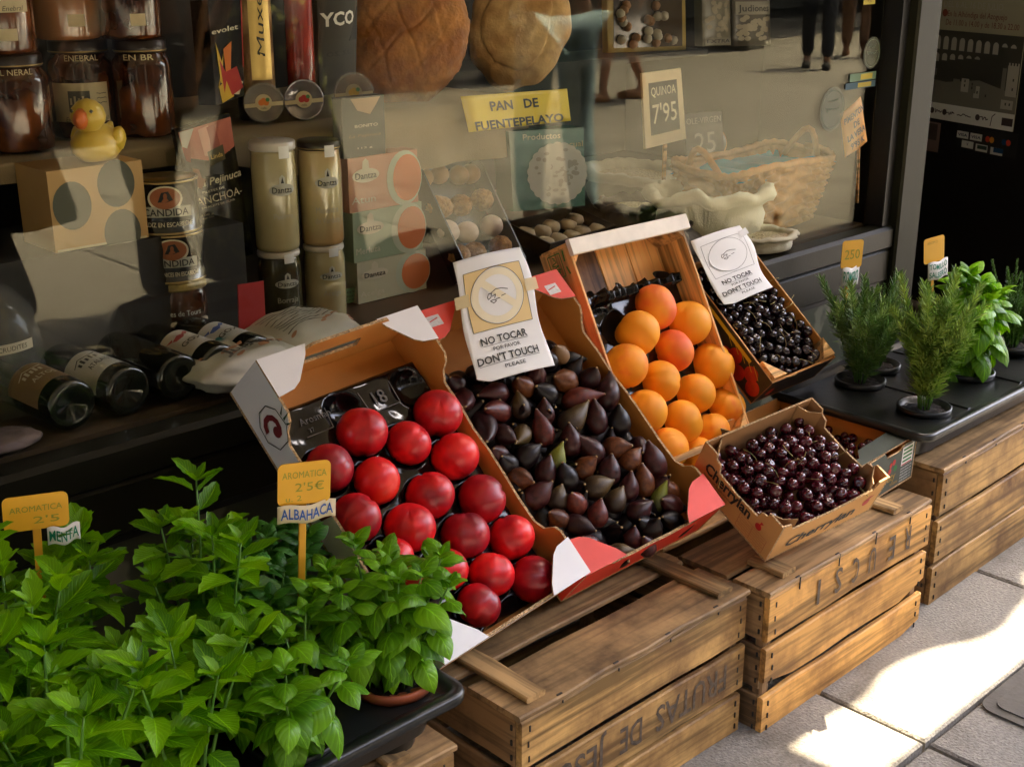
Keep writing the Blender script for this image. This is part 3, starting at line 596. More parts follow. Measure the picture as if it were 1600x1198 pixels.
def flatplank(L, wd, t, ax, seed, warp=.0015):
    m = plank(L, wd, t, ax, seed, warp); m.v = [(x, z, y) if ax == 'x' else (z, y, x) for x, y, z in m.v]; m.f = [tuple(reversed(f)) for f in m.f]; return m
_cn = 0
def crate(label, x, y, yaw, L, D, H, hs, gap, topw, seed, words=None, wordrow=1, battens=(.045, .465), z=0, cuts=True, bat_len=None, facing='crate'):
    global _cn
    t = thing('wooden_crate', label, 'crate', T(x, y, z) @ RZ(yaw), 'worn wooden fruit crates along the shop front')
    r = random.Random(seed); n = len(hs); zc = H-.010; K = 0
    for i, h in enumerate(hs):                          # from the top down
        zm = zc-h/2
        cl = .018 if (cuts and i) else 0
        b = plank(L+r.uniform(-.004, .004), h-.002, .011, 'x', seed*10+i, .0022, r.uniform(-.002, .002), r.choice((0, cl)), r.choice((0, cl)))
        b.build('board', WOODBOUNCE if seed == 2 else WOOD, t, T(L/2, .0055+r.uniform(-.0008, .0008), zm))
        plank(L, h-.002, .011, 'x', seed*10+i+50).build('board', WOOD, t, T(L/2, D-.0055, zm))
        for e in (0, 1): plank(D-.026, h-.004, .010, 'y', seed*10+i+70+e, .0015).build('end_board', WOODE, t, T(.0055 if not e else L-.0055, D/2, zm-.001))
        if words and i == wordrow:
            f = lambda s, q, l=0: V((L/2+s, -.0012-l*.3, zm+q))
            for (s, cx, wd) in words: m = MB(); text(m, s, f, cx, 0, h*.56, rot=PI, bold=.01, width=wd); m.build('stencilled_word', INK, t)
        zc -= h+gap
    for px_ in (.018, L-.018):
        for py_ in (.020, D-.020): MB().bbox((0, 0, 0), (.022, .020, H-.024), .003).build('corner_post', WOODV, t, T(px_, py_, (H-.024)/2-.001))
    yy = -.001
    for k, (wd, gp) in enumerate(topw):
        flatplank(L+.006, wd, .0095, 'x', seed*10+k+30, .0028).build('top_board', WOODTOP, t, T(L/2, yy+wd/2, H-.005)); yy += wd+gp
    for k, bx in enumerate(battens):
        bl = bat_len[k] if bat_len else D-.03; flatplank(bl, .036, .010, 'y', seed*10+k+40, .002).build('batten', WOODTOPY, t, T(bx, .014+bl/2, H+.0052) @ RZ(r.uniform(-.02, .02)))
    m = MB(); zc = H-.010
    for i, h in enumerate(hs):
        for ex in (.016, L-.016):
            for q in range(3): m.box((ex+r.uniform(-.003, .003), -.0008, zc-h*(.2+.3*q)), (.0022, .0022, .009))
        for q in range(3): m.box((-.0006, .018, zc-h*(.2+.3*q)), (.002, .003, .008))
        zc -= h+gap
    for k in range(4): m.box((L*(.15+.23*k), .002, H+.0002), (.010, .003, .0012)); m.box((L*(.15+.23*k)+.004, -.0012, H-.012), (.0016, .0018, .022 if seed == 2 else .005))
    o = m.build('staples', IRON, t); o['kind'] = 'stuff'
    return t
crate('wooden crate stamped with fruit seller lettering, under the red nectarine box', 1.030, 1.052, R(.0), .508, .35, .262, (.080, .080, .072), .010, ((.105, .030), (.085, .006), (.115, .004)), 1,
      words=(('FRUTAS', .120, .175), ('DE', -.025, .050), ('JESUS', -.145, .130)), wordrow=1)
crate('wooden crate with orange bounce light painted into its front boards under the cherry cartons', 1.556, 1.020, R(.3), .512, .385, .262, (.084, .080, .078), .010, ((.075, .012), (.10, .03), (.15, .01)), 2,
      words=(('R', .175, .022), ('E', .120, .022), ('U', .055, .022), ('C', 0, .022), ('S', -.055, .022), ('I', -.115, .008)), wordrow=0, battens=(.07, .415), bat_len=(.07, .062))
# readers see these letters turned round: the crate stands on its head
crate('wooden crate of pale boards at the doorway under the right herb tray', 2.150, 1.046, R(1.0), .560, .40, .292, (.092, .092, .088), .008, ((.13, .008), (.12, .02), (.10, .01)), 3, battens=(), cuts=False)
crate('wooden crate at the doorway farthest along the row, behind the pale one', 2.735, 1.06, R(.5), .52, .38, .292, (.092, .092, .088), .008, ((.13, .008), (.12, .02), (.10, .01)), 5, battens=())
crate('dark wooden crate corner showing below the black herb tray at the bottom edge', .418, 1.072, R(-.5), .506, .36, .262, (.080, .080, .072), .010, ((.09, .03), (.10, .03), (.09, .01)), 4, battens=(.05, .43))
crate('dark wooden crate under the mint plants at the far end of the row', -.10, 1.072, R(-.5), .506, .36, .262, (.080, .080, .072), .010, ((.09, .03), (.10, .03), (.09, .01)), 6)

# ================================================================== leaning boxes: a frame in which u runs across, v up the slope, n out of it
class Frame:
    def __init__(s, o, yaw, tilt, roll, w, l, h):
        s.M = T(*o) @ (RZ(R(yaw)) @ RX(R(tilt)) @ RY(R(roll))); s.w, s.l, s.h = w, l, h
        s.o = V(o); s.u, s.v, s.n = (s.M.to_3x3() @ V(e) for e in ((1, 0, 0), (0, 1, 0), (0, 0, 1)))
    def hit(s, x, y, n):                                # where the ray through photo pixel meets the plane n above the floor
        r = ray(x, y); k = (s.o+s.n*n-CAM).dot(s.n)/r.dot(s.n); p = CAM+r*k; q = p-s.o; return V((q.dot(s.u), q.dot(s.v), n))
    def w3(s, p): return s.M @ V(p)
NB = Frame((.9428, 1.1782, .2854), 7.48, 46.12, -2.34, .3165, .4856, .0864)
FB = Frame((1.2600, 1.2013, .2868), .39, 39.96, -4.70, .3173, .5035, .0827)
AB = Frame((1.6298, 1.4180, .3025), -.36, 62.39, .95, .3228, .4417, .080)
BB = Frame((1.9906, 1.3860, .3740), 1.01, 40.8, -.91, .223, .298, .070)
CB = Frame((1.5905, 1.0598, .2900), -5.99, 27.77, -6.75, .2517, .1975, .0857)

def carton(t, fr, mo, mi, h, hlow, e0, e1, flaps=True, slot=True, t_=.0045, front_h=None, flapm=None, hr=None):
    """cardboard fruit tray: floor, two side walls dipping in the middle, end walls, folded corner flaps"""
    w, l = fr.w, fr.l; C3 = [mo, mi, CARDEDGE]
    MB().panel([(0, 0), (w, 0), (w, l), (0, l)], (0, 0, 0), (1, 0, 0), (0, 1, 0), t_, (0, 1, 2)).build('floor', C3, t)
    prof = [(.0, 0), (l, 0), (l, h), (l-e1, h), (l-e1-.012, h-.008), (l-e1-.020, hlow+.012), (l-e1-.035, hlow)]+[(l-e1-.035-(l-e0-e1-.07)*k/6, hlow+.002*math.sin(k*2.3)) for k in range(1, 6)]+[(e0+.035, hlow), (e0+.018, hlow+.010), (e0+.010, h-.006), (e0, h), (0, h)]
    # left wall: outer face towards -u ; right wall: outer face towards +u
    MB().panel([(a, b) for a, b in prof], (t_, t_*.0, t_+.0002), (0, 1, 0), (0, 0, 1), -t_, (1, 0, 2)).build('side_wall', C3, t)
    MB().panel([(a, b) for a, b in prof], (w-t_, 0, t_+.0002), (0, 1, 0), (0, 0, 1), t_, (1, 0, 2)).build('side_wall', C3, t)
    # end walls with thin inner strip; back has a hand hole
    y = l-t_*2
    if slot:
        m = MB(); a0, a1, z0, z1 = w*.30, w*.68, h*.42, h*.70
        for P in ([(t_+.001, .0), (w-t_-.001, 0), (w-t_-.001, z0), (t_+.001, z0)], [(t_+.001, z0), (a0, z0), (a0+.006, z1), (t_+.001, z1)], [(a1, z0), (w-t_-.001, z0), (w-t_-.001, z1), (a1-.006, z1)],
                  [(t_+.001, z1), (w-t_-.001, z1), (w-t_-.001, h*1.0), (w*.80, h*1.0), (w*.76, h*1.13), (w*.30, h*1.13), (w*.26, h*1.0), (t_+.001, h*1.0)]):
            m.panel(P, (0, y+t_, t_+.0002), (1, 0, 0), (0, 0, 1), t_, (0, 1, 2))
        m.build('end_wall', [mo, mi, CARDEDGE], t)
    else: MB().panel([(t_+.001, 0), (w-t_-.001, 0), (w-t_-.001, h), (t_+.001, h)], (0, y+t_, t_+.0002), (1, 0, 0), (0, 0, 1), t_, (0, 1, 2)).build('end_wall', C3, t)
    fh = front_h or h*.86
    P = [(t_+.001, 0), (w-t_-.001, 0), (w-t_-.001, h), (w-.055, h), (w-.07, fh)]+[(w-.07-(w-.14)*k/8, fh+.0025*math.sin(k*1.9)) for k in range(1, 8)]+[(.07, fh), (.055, h), (t_+.001, h)]
    MB().panel(P, (0, t_*1.1, t_+.0002), (1, 0, 0), (0, 0, 1), t_, (1, 0, 2)).build('front_wall', C3, t)
    if flaps:
        fm = [flapm or mo, mi, CARDEDGE]
        for (cx, cy, sx, sy) in ((0, l, 1, -1), (w, l, -1, -1), (w, 0, -1, 1), (0, 0, 1, 1)):
            P = [(0, 0), (.088, 0), (.078, .016), (.045, .050), (.030, .058), (0, .062)]
            P = [(cx+sx*a, cy+sy*b) for a, b in P]
            if sx*sy < 0: P.reverse()
            MB().panel(P, (0, 0, h+t_+.0006), (1, 0, 0), (0, 1, 0), .003, (1, 0, 2)).build('corner_flap', fm, t)

# ---------------- nectarine box
nb = thing('nectarine_box', 'white and brown cardboard fruit box of red nectarines leaning on the shop window', 'cardboard box', NB.M)
carton(nb, NB, CARDW, CARDIN, NB.h, .050, .075, .085)
m = MB(); f = lambda s, t, h=0: V((-.0009-h*.5, NB.l-s, t))       # emblem on the left outer wall
oct_ = [(.085+.030*a, .048+.026*b) for a, b in ((-1, .4), (-.5, 1), (.4, 1.1), (1, .5), (1, -.5), (.3, -1.1), (-.5, -1), (-1, -.4))]
strokes(m, f, oct_+[oct_[0]], .0016, 0)
for k in range(7):
    a0 = .5+k*.6; pa = [(.085+r_*math.cos(a), .046+r_*math.sin(a)) for r_, a in ((.020, a0), (.020, a0+.6), (.011, a0+.6), (.011, a0))]; m.add([f(*p, .0006) for p in pa], [(0, 1, 2, 3)], 1)
disc(m, f, .094, .050, .0085, 1, lift=.0008)
for dx in (-.006, .002, .010): m.add([f(.085+dx, .078, .0009), f(.089+dx, .078, .0009), f(.083+dx*1.8, .100-abs(dx), .0009)], [(0, 1, 2)], 2)
for k in range(2): m.add([f(.150+k*.05, .064, .0009), f(.168+k*.05, .040, .0009), f(.185+k*.05, .058, .0009), f(.180+k*.05, .030, .0009), f(.160+k*.05, .018, .0009), f(.142+k*.05, .034, .0009)], [(0, 1, 2, 3, 4, 5)], 1)
m.build('printed_emblem', [BLACK, MAROON, flat('emblem_green', (.02, .06, .02))], nb)
NECT = fruitmat('nectarine_skin', [(.30, (.17, .004, .012)), (.60, (.50, .006, .013)), (.84, (.85, .012, .015)), (1.0, (.90, .040, .018))], 1.0, .36, .03, .30)
APRI = fruitmat('apricot_skin', [(.25, (1.0, .42, .014)), (.80, (1.0, .38, .014)), (1.0, (.92, .22, .02)), (1.15, (.80, .10, .02))], 1.2, .6, .08, .30)
def stonefruit(r, seed, cleft=.05, n=28, name='fruit'):
    rr = random.Random(seed); ex = 1+rr.uniform(-.02, .04); m = MB(); vs = []; K = n*2//3
    for i in range(K+1):
        th = PI*i/K
        for k in range(n):
            ph = 2*PI*k/n; d = math.atan2(math.sin(ph), math.cos(ph)); q = 1-cleft*math.exp(-(d/.12)**2)*math.sin(th)**.4-.10*math.exp(-(th/.30)**2)-.03*math.exp(-((PI-th)/.3)**2)
            q *= 1+.012*noise.noise(V((math.sin(th)*math.cos(ph), math.sin(th)*math.sin(ph), math.cos(th)))*1.7+V((seed, 0, 0)))
            vs.append((r*q*math.sin(th)*math.cos(ph), r*q*math.sin(th)*math.sin(ph)*ex, r*q*math.cos(th)*.96))
    fs = [(i*n+k, (i+1)*n+k, (i+1)*n+(k+1) % n, i*n+(k+1) % n) for i in range(K) for k in range(n)]
    m.add(vs, fs, 0, True); return m
APRR = fruitmat('blushed_apricot_skin', [(.36, (.98, .38, .015)), (.58, (.93, .20, .022)), (.85, (.84, .10, .03))], .8, .6, .08, .12)
NECD = fruitmat('dark_nectarine_skin', [(.30, (.09, .004, .012)), (.62, (.26, .005, .014)), (.95, (.55, .008, .016)), (1.0, (.6, .01, .02))], .8, .36, .03, .25)
NM = [stonefruit(1, s, .085).mesh('nectarine', NECT) for s in range(3)]
ND = [stonefruit(1, s+4, .085).mesh('nectarine', NECD) for s in range(2)]
AM = [stonefruit(1, s+9, .07).mesh('apricot', APRI) for s in range(3)]
AMR = stonefruit(1, 15, .07).mesh('apricot', APRR)
def place_fruit(nm, me, fr, x, y, rp, n, rr, axis=None):
    p = fr.w3(fr.hit(x, y, n)); r = px(p, rp)*(1.07 if nm == 'apricot' else 1.03)
    o = link(nm, me, None)
    if axis is None: q = Euler((rr.uniform(-.9, .9), rr.uniform(-.9, .9), rr.uniform(0, 6.28))).to_matrix().to_4x4()
    else:                                              # turn the cleft towards the viewer
        d = (CAM-p).normalized(); q = d.to_track_quat('X', 'Z').to_matrix().to_4x4() @ RX(axis) @ RZ(rr.uniform(-.6, .6)) @ RY(rr.uniform(-1.0, 1.0))
    o.matrix_basis = T(p) @ q @ S(r); return o, p
NLAB = [(684, 647, 37, 'brightest red nectarine, at the upper right corner of the black tray'), (566, 676, 40, 'large red nectarine highest on the emblem side of the black tray'),
 (639, 693, 34, 'red nectarine just below and left of the brightest one'), (711, 714, 37, 'bright nectarine second down the fig side edge, below the brightest one'), (515, 732, 38, 'dull red nectarine half hidden behind the yellow basil price card'),
 (589, 752, 36, 'red nectarine in the middle of the second row from the top'), (672, 775, 37, 'glossy red nectarine with a clear cleft in the centre of the tray'), (753, 780, 37, 'dark maroon nectarine third down beside the fig box wall'),
 (557, 810, 38, 'red nectarine beside the handwritten basil name strip'), (640, 825, 39, 'broad red nectarine just above the top basil leaves'), (727, 837, 38, 'darkest purple red nectarine low in the tray centre'),
 (799, 840, 35, 'bright nectarine fourth down beside the fig box wall'), (617, 872, 30, 'nectarine almost hidden behind the basil leaves, upper one'), (650, 905, 32, 'nectarine almost hidden behind the basil leaves, lower one'),
 (698, 890, 33, 'red nectarine partly covered by the tip of a basil leaf'), (768, 898, 35, 'rounded red nectarine in the last full row with dark flecks'), (833, 905, 36, 'dark red nectarine tucked under the lower white corner flap'), (748, 946, 34, 'lowest nectarine, against the front edge of the tray')]
r = random.Random(11); cups = []
for i, (x, y, rp, lab) in enumerate(NLAB):
    o, p = place_fruit('nectarine', ND[i % 2] if i in (4, 7, 10, 16) else NM[i % 3], NB, x, y, rp, .046, r, r.uniform(-1.2, 1.2)); tag(o, lab, 'nectarine', 'red nectarines in the black tray'); q = NB.M.inverted() @ p; cups.append((q.x, q.y))
cups += [tuple(NB.hit(*p, .046)[:2]) for p in ((546, 640), (648, 600), (820, 965), (800, 985), (590, 935))]
def cuptray(fr, cups, v0, v1, u0, u1, top, rad, deep, nu, nv, rag=0):
    m = MB()
    def fn(i, j):
        u = u0+(u1-u0)*i; v = v0+(v1-v0)*j; z = top+.003*noise.noise(V((u*30, v*30, 2)))
        d = min(math.hypot(u-a, v-b) for a, b in cups)
        if d < rad: z -= deep*(1-(d/rad)**2)**.6
        edge = min(u-u0, u1-u, v-v0, v1-v)
        if edge < .006: z -= (.006-edge)*1.2
        if rag and j > .93: z += rag*(.5+noise.noise(V((u*60, 1, 5))))
        return V((u, v+(rag*noise.noise(V((u*40, 3, 1))) if j == 1 else 0), z))
    m.grid(fn, nu, nv); return m
cuptray(NB, cups, .012, .425, .010, .306, .034, .036, .026, 110, 150).build('black_tray', BPLAST, nb)
m = MB(); f = lambda s, t, h=0: V((s, t, .0346+h))
c = NB.hit(594, 622, .036); d = NB.hit(506, 655, .036)
strokes(m, f, [(c.x-.032, c.y+.020), (c.x-.030, c.y-.018), (c.x+.030, c.y-.018), (c.x+.032, c.y+.020)], .0016, 0, .0012)
text(m, '18', f, c.x, c.y+.002, .022, lift=.0015, bold=.01)
c = NB.hit(490, 660, .036); text(m, 'Arosman', f, c.x+.006, c.y+.006, .011, lift=.0015); text(m, '37', f, c.x-.010, c.y-.010, .007, lift=.0015)
strokes(m, f, [(c.x-.024, c.y-.018), (c.x+.026, c.y-.018), (c.x+.030, c.y+.014)], .0016, 0, .0012)
m.build('embossed_marks', mat('raised_plastic_edges', (.10, .10, .105), .15, .1), nb)

# ---------------- fig box
fb = thing('fig_box', 'red outside and brown inside cardboard box packed with dark figs', 'cardboard box', FB.M)
carton(fb, FB, CARDR, CARDIN, FB.h, .052, .075, .08, slot=False, flapm=CARDR)
m = MB(); f = lambda s, t, h=0: V((s, t, FB.h+.0084+h*.4)); 
for (u, v) in ((FB.w-.035, FB.l-.035), (.03, FB.l-.025)): patch(m, f, u-.013, u+.013, v-.010, v+.010, 0, 1); strokes(m, f, [(u-.01, v), (u+.008, v+.004)], .002, 1)
m.build('sticker_scrap', [mat('silver_sticker', (.55, .5, .5), .35, .2, 200), REDINK], fb)
FIGC = {'k': fruitmat('fig_skin_black', [(.3, (.004, .002, .003)), (.7, (.011, .006, .007)), (1, (.035, .014, .015))], 2.5, .38, .02, .25, spec=.35),
        'p': fruitmat('fig_skin_purple', [(.3, (.012, .003, .005)), (.6, (.040, .008, .010)), (.9, (.10, .022, .020))], 2.5, .38, .03, .3, spec=.35),
        'r': fruitmat('fig_skin_reddish', [(.3, (.05, .010, .010)), (.6, (.15, .024, .018)), (.9, (.28, .06, .028))], 2.5, .4, .04, .3, spec=.35),
        'b': fruitmat('fig_skin_brown', [(.3, (.05, .014, .008)), (.6, (.15, .042, .014)), (.9, (.28, .09, .024))], 2.5, .4, .04, .3, spec=.35),
        'o': fruitmat('fig_skin_olive', [(.35, (.020, .007, .006)), (.74, (.045, .020, .009)), (1.0, (.15, .09, .018))], 20, .45, .04, .2, axisfac=.45),
        'g': fruitmat('fig_skin_green', [(.35, (.02, .012, .008)), (.7, (.09, .10, .012)), (1.0, (.30, .32, .03))], 20, .45, .04, .1, axisfac=.6),
        't': fruitmat('fig_skin_tan', [(.3, (.22, .12, .06)), (.7, (.36, .20, .08)), (1, (.45, .28, .1))], 30, .6, .03, .2)}
STEMC = flat('fig_stem_cut', (.35, .24, .10), .8)
def figmesh(key, v):
    rr = random.Random(v*7+3); nk = [1.25, 1.5, 1.8, 1.35][v]; bend = [.1, .35, .55, -.25][v]; n = 20
    prof = [(0, -1), (.28, -.97), (.62, -.80), (.88, -.45), (1, -.02), (1.0, .35), (.93, .75), (.78, 1.12), (.58, 1.05+nk*.32), (.37, 1.0+nk*.58), (.21, .97+nk*.78), (.12, .95+nk*.92)]
    m = MB(); vs = []
    for (r_, z) in prof:
        off = bend*max(0, z-.2)**2*.42
        for k in range(n):
            a = 2*PI*k/n; q = r_*(1+.025*math.cos(a*7+v)*min(1, r_*1.5)+.03*noise.noise(V((math.cos(a), math.sin(a), z+v*5)))); vs.append((q*math.cos(a)+off, q*math.sin(a), z))
    fs = [(i*n+k, i*n+(k+1) % n, (i+1)*n+(k+1) % n, (i+1)*n+k) for i in range(len(prof)-1) for k in range(n)]
    m.add(vs, fs, 0, True); zt = prof[-1][1]; off = bend*(zt-.2)**2*.42
    m.lathe([(.10, 0), (.125, .05), (.10, .10), (0, .11)], 8, 1, M=T(off, 0, zt-.02)); return m.mesh('fig', [FIGC[key], STEMC])
FM = {(k, v): figmesh(k, v) for k in FIGC for v in range(4)}
FIGS = [(280,160,200,150,'p',55),(420,135,400,90,'b',58),(550,175,500,120,'k',60),(480,85,480,30,'p',55),(660,100,600,60,'b',62),(780,95,790,40,'p',55),(285,265,180,245,'r',58),(405,260,378,155,'o',52),(535,290,540,200,'p',52),
 (700,205,840,130,'r',60),(880,190,925,40,'p',62),(200,330,268,465,'p',62),(295,385,372,420,'p',52),(412,385,405,458,'o',50),(530,400,520,255,'r',58),(670,330,785,245,'o',64),(825,330,815,200,'p',58),(950,340,940,230,'k',60),(680,455,675,330,'p',58),
 (810,500,735,370,'p',60),(910,465,1018,455,'b',58),(1055,450,1080,480,'p',48),(290,510,250,470,'p',50),(420,525,505,440,'k',62),(600,560,600,435,'g',52),(535,620,575,510,'p',55),(660,650,640,560,'k',62),(740,590,797,540,'b',56),(890,620,905,515,'p',62),
 (1000,550,1068,470,'b',56),(1150,570,1110,430,'p',64),(385,630,468,662,'b',56),(480,745,578,660,'p',64),(800,690,888,665,'o',62),(600,765,632,680,'o',54),(712,785,702,732,'r',56),(1090,680,1080,555,'b',56),(1000,710,1025,600,'p',52),(920,775,968,700,'o',56),
 (825,855,856,752,'r',56),(700,890,818,925,'p',58),(1045,830,1135,768,'p',58),(1165,770,1195,648,'g',42),(1120,940,1130,868,'k',60),(1245,790,1190,760,'p',58),(1235,715,1190,660,'b',52),(1020,985,1030,905,'p',48),(790,1010,760,960,'p',52),(930,1050,1000,1030,'o',50),
 (1250,880,1200,840,'k',58),(1105,1020,1080,960,'p',50),(620,865,570,830,'b',52),(90,190,112,262,'p',52),(50,120,20,70,'p',48),(625,-45,600,-90,'t',48),(560,-10,540,-60,'k',50),(1180,700,1200,650,'p',50),(340,560,300,520,'k',52),(1090,900,1060,860,'k',52)]
FSPEC = {7: 'olive tipped fig pointing up near the notice on the box', 10: 'large purple fig standing against the apricot tray wall', 14: 'tall bright reddish fig with a pointed tip in the upper rows', 24: 'bright green tipped fig in the middle of the box',
 20: 'orange brown fig lying with its stem towards the apricots', 54: 'pale tan fig just below the corner of the large notice', 42: 'slender fig with a long green neck low on the right of the box', 48: 'olive fig lying at the very front edge of the red box', 11: 'long greyish purple fig drooping against the nectarine box wall',
 15: 'fig with a yellow green shoulder in the upper middle of the box', 33: 'olive brown fig lying sideways near the box centre', 13: 'small brownish green fig with its stem pointing down the slope', 9: 'long reddish fig lying with its neck up to the apricot side', 34: 'stout olive fig with a thick upright neck near the nectarine wall'}
def fig_place(q):
    a = ('at the upper end', 'in the upper part', 'just above the middle', 'just below the middle', 'in the lower part', 'at the lower end')[5-max(0, min(5, int(q.y/.075)))]
    b = ('beside the nectarine wall', 'left of centre', 'right of centre', 'beside the apricot wall')[max(0, min(3, int(q.x/FB.w*4)))]
    return a+' '+b
_seen = {}
r = random.Random(5)
for i, (x, y, tx, ty, key, rad) in enumerate(FIGS):
    X, Y = 700+x/3.555, 570+y/3.555; TX, TY = 700+tx/3.555, 570+ty/3.555
    n0 = .046; b0 = FB.w3(FB.hit(X, Y, n0)); dn = .020 if key not in 'o' else .012
    t0 = FB.w3(FB.hit(TX, TY, n0+dn)); ax = (t0-b0); L_ = ax.length; rw = px(b0, rad/3.555*1.16)
    if ax.length < rw*1.2: ax = ax.normalized()*.6+FB.n*.8
    ax.normalize(); v = 0 if L_ < rw*2 else (1 if L_ < rw*2.6 else r.choice((2, 1, 3)))
    zt = .95+[1.25, 1.5, 1.8, 1.35][v]*.92; sz = max(.85, min(1.35, 1.08*L_/(rw*zt))) if L_ > rw*1.3 else .9
    o = link('fig', FM[(key, v)]); o.matrix_basis = T(b0) @ ax.to_track_quat('Z', 'Y').to_matrix().to_4x4() @ RZ(r.uniform(0, 6.28)) @ S(rw*.96, rw*.96, rw*.96*sz)
    base_ = {'k': 'black fig', 'p': 'dark purple fig', 'r': 'reddish purple fig', 'b': 'brownish red fig', 'o': 'olive necked fig', 't': 'tan fig', 'g': 'green tipped fig'}[key]
    way = ('pointing up' if TY < Y-14 else 'pointing down' if TY > Y+8 else 'pointing to the right' if TX > X else 'pointing to the left')
    lab_ = FSPEC.get(i, '%s %s, %s' % (base_, way, fig_place(FB.M.inverted() @ b0)))
    if lab_ in _seen: b_lab = lab_; lab_ = lab_.replace(' fig ', ' fig, second there, ' if _seen[lab_] == 1 else ' fig, third there, '); _seen[b_lab] += 1
    _seen[lab_] = _seen.get(lab_, 0)+1
    tag(o, lab_, 'fig', 'figs in the red cardboard box')
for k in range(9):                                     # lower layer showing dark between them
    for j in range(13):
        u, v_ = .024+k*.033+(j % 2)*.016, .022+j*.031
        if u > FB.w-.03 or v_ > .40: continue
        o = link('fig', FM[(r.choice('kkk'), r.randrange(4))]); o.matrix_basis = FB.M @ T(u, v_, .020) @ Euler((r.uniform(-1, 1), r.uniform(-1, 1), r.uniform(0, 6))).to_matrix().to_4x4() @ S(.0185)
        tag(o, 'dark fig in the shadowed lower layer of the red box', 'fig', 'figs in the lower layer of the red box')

# ---------------- apricot tray (thin wood)
ab = thing('apricot_tray', 'pale pine fruit tray with white painted end board holding orange apricots', 'wooden tray', AB.M)
w_, l_, h_ = AB.w, AB.l, AB.h
for k, (a, b_, mm) in enumerate(((0, .065, PINEV), (.067, .075, PINEDARK), (.144, .085, PINEV), (.231, w_-.231, PINEV))):
    MB().bbox((0, 0, 0), (b_-.001, l_-.004, .004), .0006).build('floor_board', mm, ab, T(a+b_/2, l_/2, .002))
for s in (0, 1):
    MB().bbox((0, 0, 0), (.006, l_-.014, h_-.006), .001).build('side_board', PINEV, ab, T(.003 if not s else w_-.003, l_/2, .0045+(h_-.006)/2))
MB().bbox((0, 0, 0), (w_-.002, .012, h_-.003), .001).build('end_board', PINE, ab, T(w_/2, l_-.006, .0045+h_/2))
MB().bbox((0, 0, 0), (w_+.012, .030, .010), .0015).build('white_end_rail', PINEWHITE, ab, T(w_/2, l_-.012, h_+.0070))
MB().bbox((0, 0, 0), (w_-.002, .012, h_-.010), .001).build('end_board', PINE, ab, T(w_/2, .006, .0045+h_/2))
for s in (0, 1):
    for e in (0, 1):
        x = .0065 if not s else w_-.0065; y = .013 if not e else l_-.013; sx = 1 if not s else -1; sy = 1 if not e else -1
        P = [(x, y), (x+sx*.026, y), (x, y+sy*.026)]
        if sx*sy < 0: P.reverse()
        MB().panel(P, (0, 0, .0045), (1, 0, 0), (0, 1, 0), h_-.006).build('corner_block', PINE, ab)
m = MB(); f = lambda s, t, h=0: V((-.0006-h*.5, l_-s, t)); strokes(m, f, [(.012, .02), (.055, .02), (.055, .052), (.012, .052), (.012, .02)], .002); scribble(m, f, .016, .050, .036, .02, .002, 0, 3); strokes(m, f, [(.01, .062), (.03, .060)], .004); strokes(m, f, [(.04, .060), (.055, .064)], .004)
m.build('green_stamp', flat('stamp_green', (.06, .22, .04)), ab)
ALAB = [(1023, 481, 33, 'reddest apricot, topmost in the pine tray'), (1075, 506, 34, 'orange apricot second from the top on the cherry side'), (996, 522, 34, 'plain orange apricot second from the top on the fig side'), (1052, 549, 31, 'blushed reddish apricot in the upper centre of the tray'),
 (977, 573, 34, 'large golden apricot against the fig side wall, third down'), (1112, 573, 34, 'large apricot third down beside the cherry box wall'), (1031, 597, 31, 'orange apricot in the middle of the third row'), (1085, 616, 31, 'apricot with a curved cleft right of centre'),
 (1008, 644, 33, 'golden apricot with a strong cleft low on the fig side'), (1134, 637, 29, 'apricot with a level cleft near the lower cherry side corner'), (1066, 660, 32, 'apricot with a brown speck in the lower centre'), (1111, 674, 28, 'apricot with a cleft half hidden by the front row'), (1044, 701, 31, 'lowest fig side apricot above the front cherry carton'), (1092, 712, 27, 'apricot mostly hidden behind the corner of the front cherry carton'), (1150, 700, 24, 'hidden apricot edge behind the cherry carton')]
r = random.Random(21); cups = []
for i, (x, y, rp, lab) in enumerate(ALAB):
    if i == 14: continue
    o, p = place_fruit('apricot', AMR if i in (0, 3) else AM[i % 3], AB, x, y, rp, .040, r, r.uniform(-1.6, 1.6)); tag(o, lab, 'apricot', 'apricots in the pine tray'); q = AB.M.inverted() @ p; cups.append((q.x, q.y))
cups += [tuple(AB.hit(*p, .04)[:2]) for p in ((945, 490), (1160, 650), (1150, 690), (965, 510))]
cuptray(AB, cups, .012, .345, .010, w_-.010, .030, .034, .022, 100, 110, .022).build('black_tray', BPLAST, ab)

# ---------------- black cherry box, back right
bb = thing('cherry_box', 'cardboard box of near black cherries with pine corner blocks and printed red cherries', 'cardboard box', BB.M)
w_, l_, h_ = BB.w, BB.l, BB.h; CPR = [mat('dark_printed_card', (.03, .02, .015), .4, .2, 20), CARDIN, CARD]
MB().panel([(0, 0), (w_, 0), (w_, l_), (0, l_)], (0, 0, 0), (1, 0, 0), (0, 1, 0), .004, (0, 1, 2)).build('floor', CPR, bb)
MB().panel([(0, 0), (l_, 0), (l_, h_), (0, h_)], (.004, 0, .0042), (0, 1, 0), (0, 0, 1), -.004, (1, 0, 2)).build('side_wall', CPR, bb)
MB().panel([(0, 0), (l_, 0), (l_, h_), (0, h_)], (w_-.004, 0, .0042), (0, 1, 0), (0, 0, 1), .004, (1, 0, 2)).build('side_wall', CPR, bb)
MB().panel([(.0045, 0), (w_-.0045, 0), (w_-.0045, h_-.002), (.0045, h_-.002)], (0, .004, .0042), (1, 0, 0), (0, 0, 1), .004, (1, 0, 2)).build('front_wall', CPR, bb)
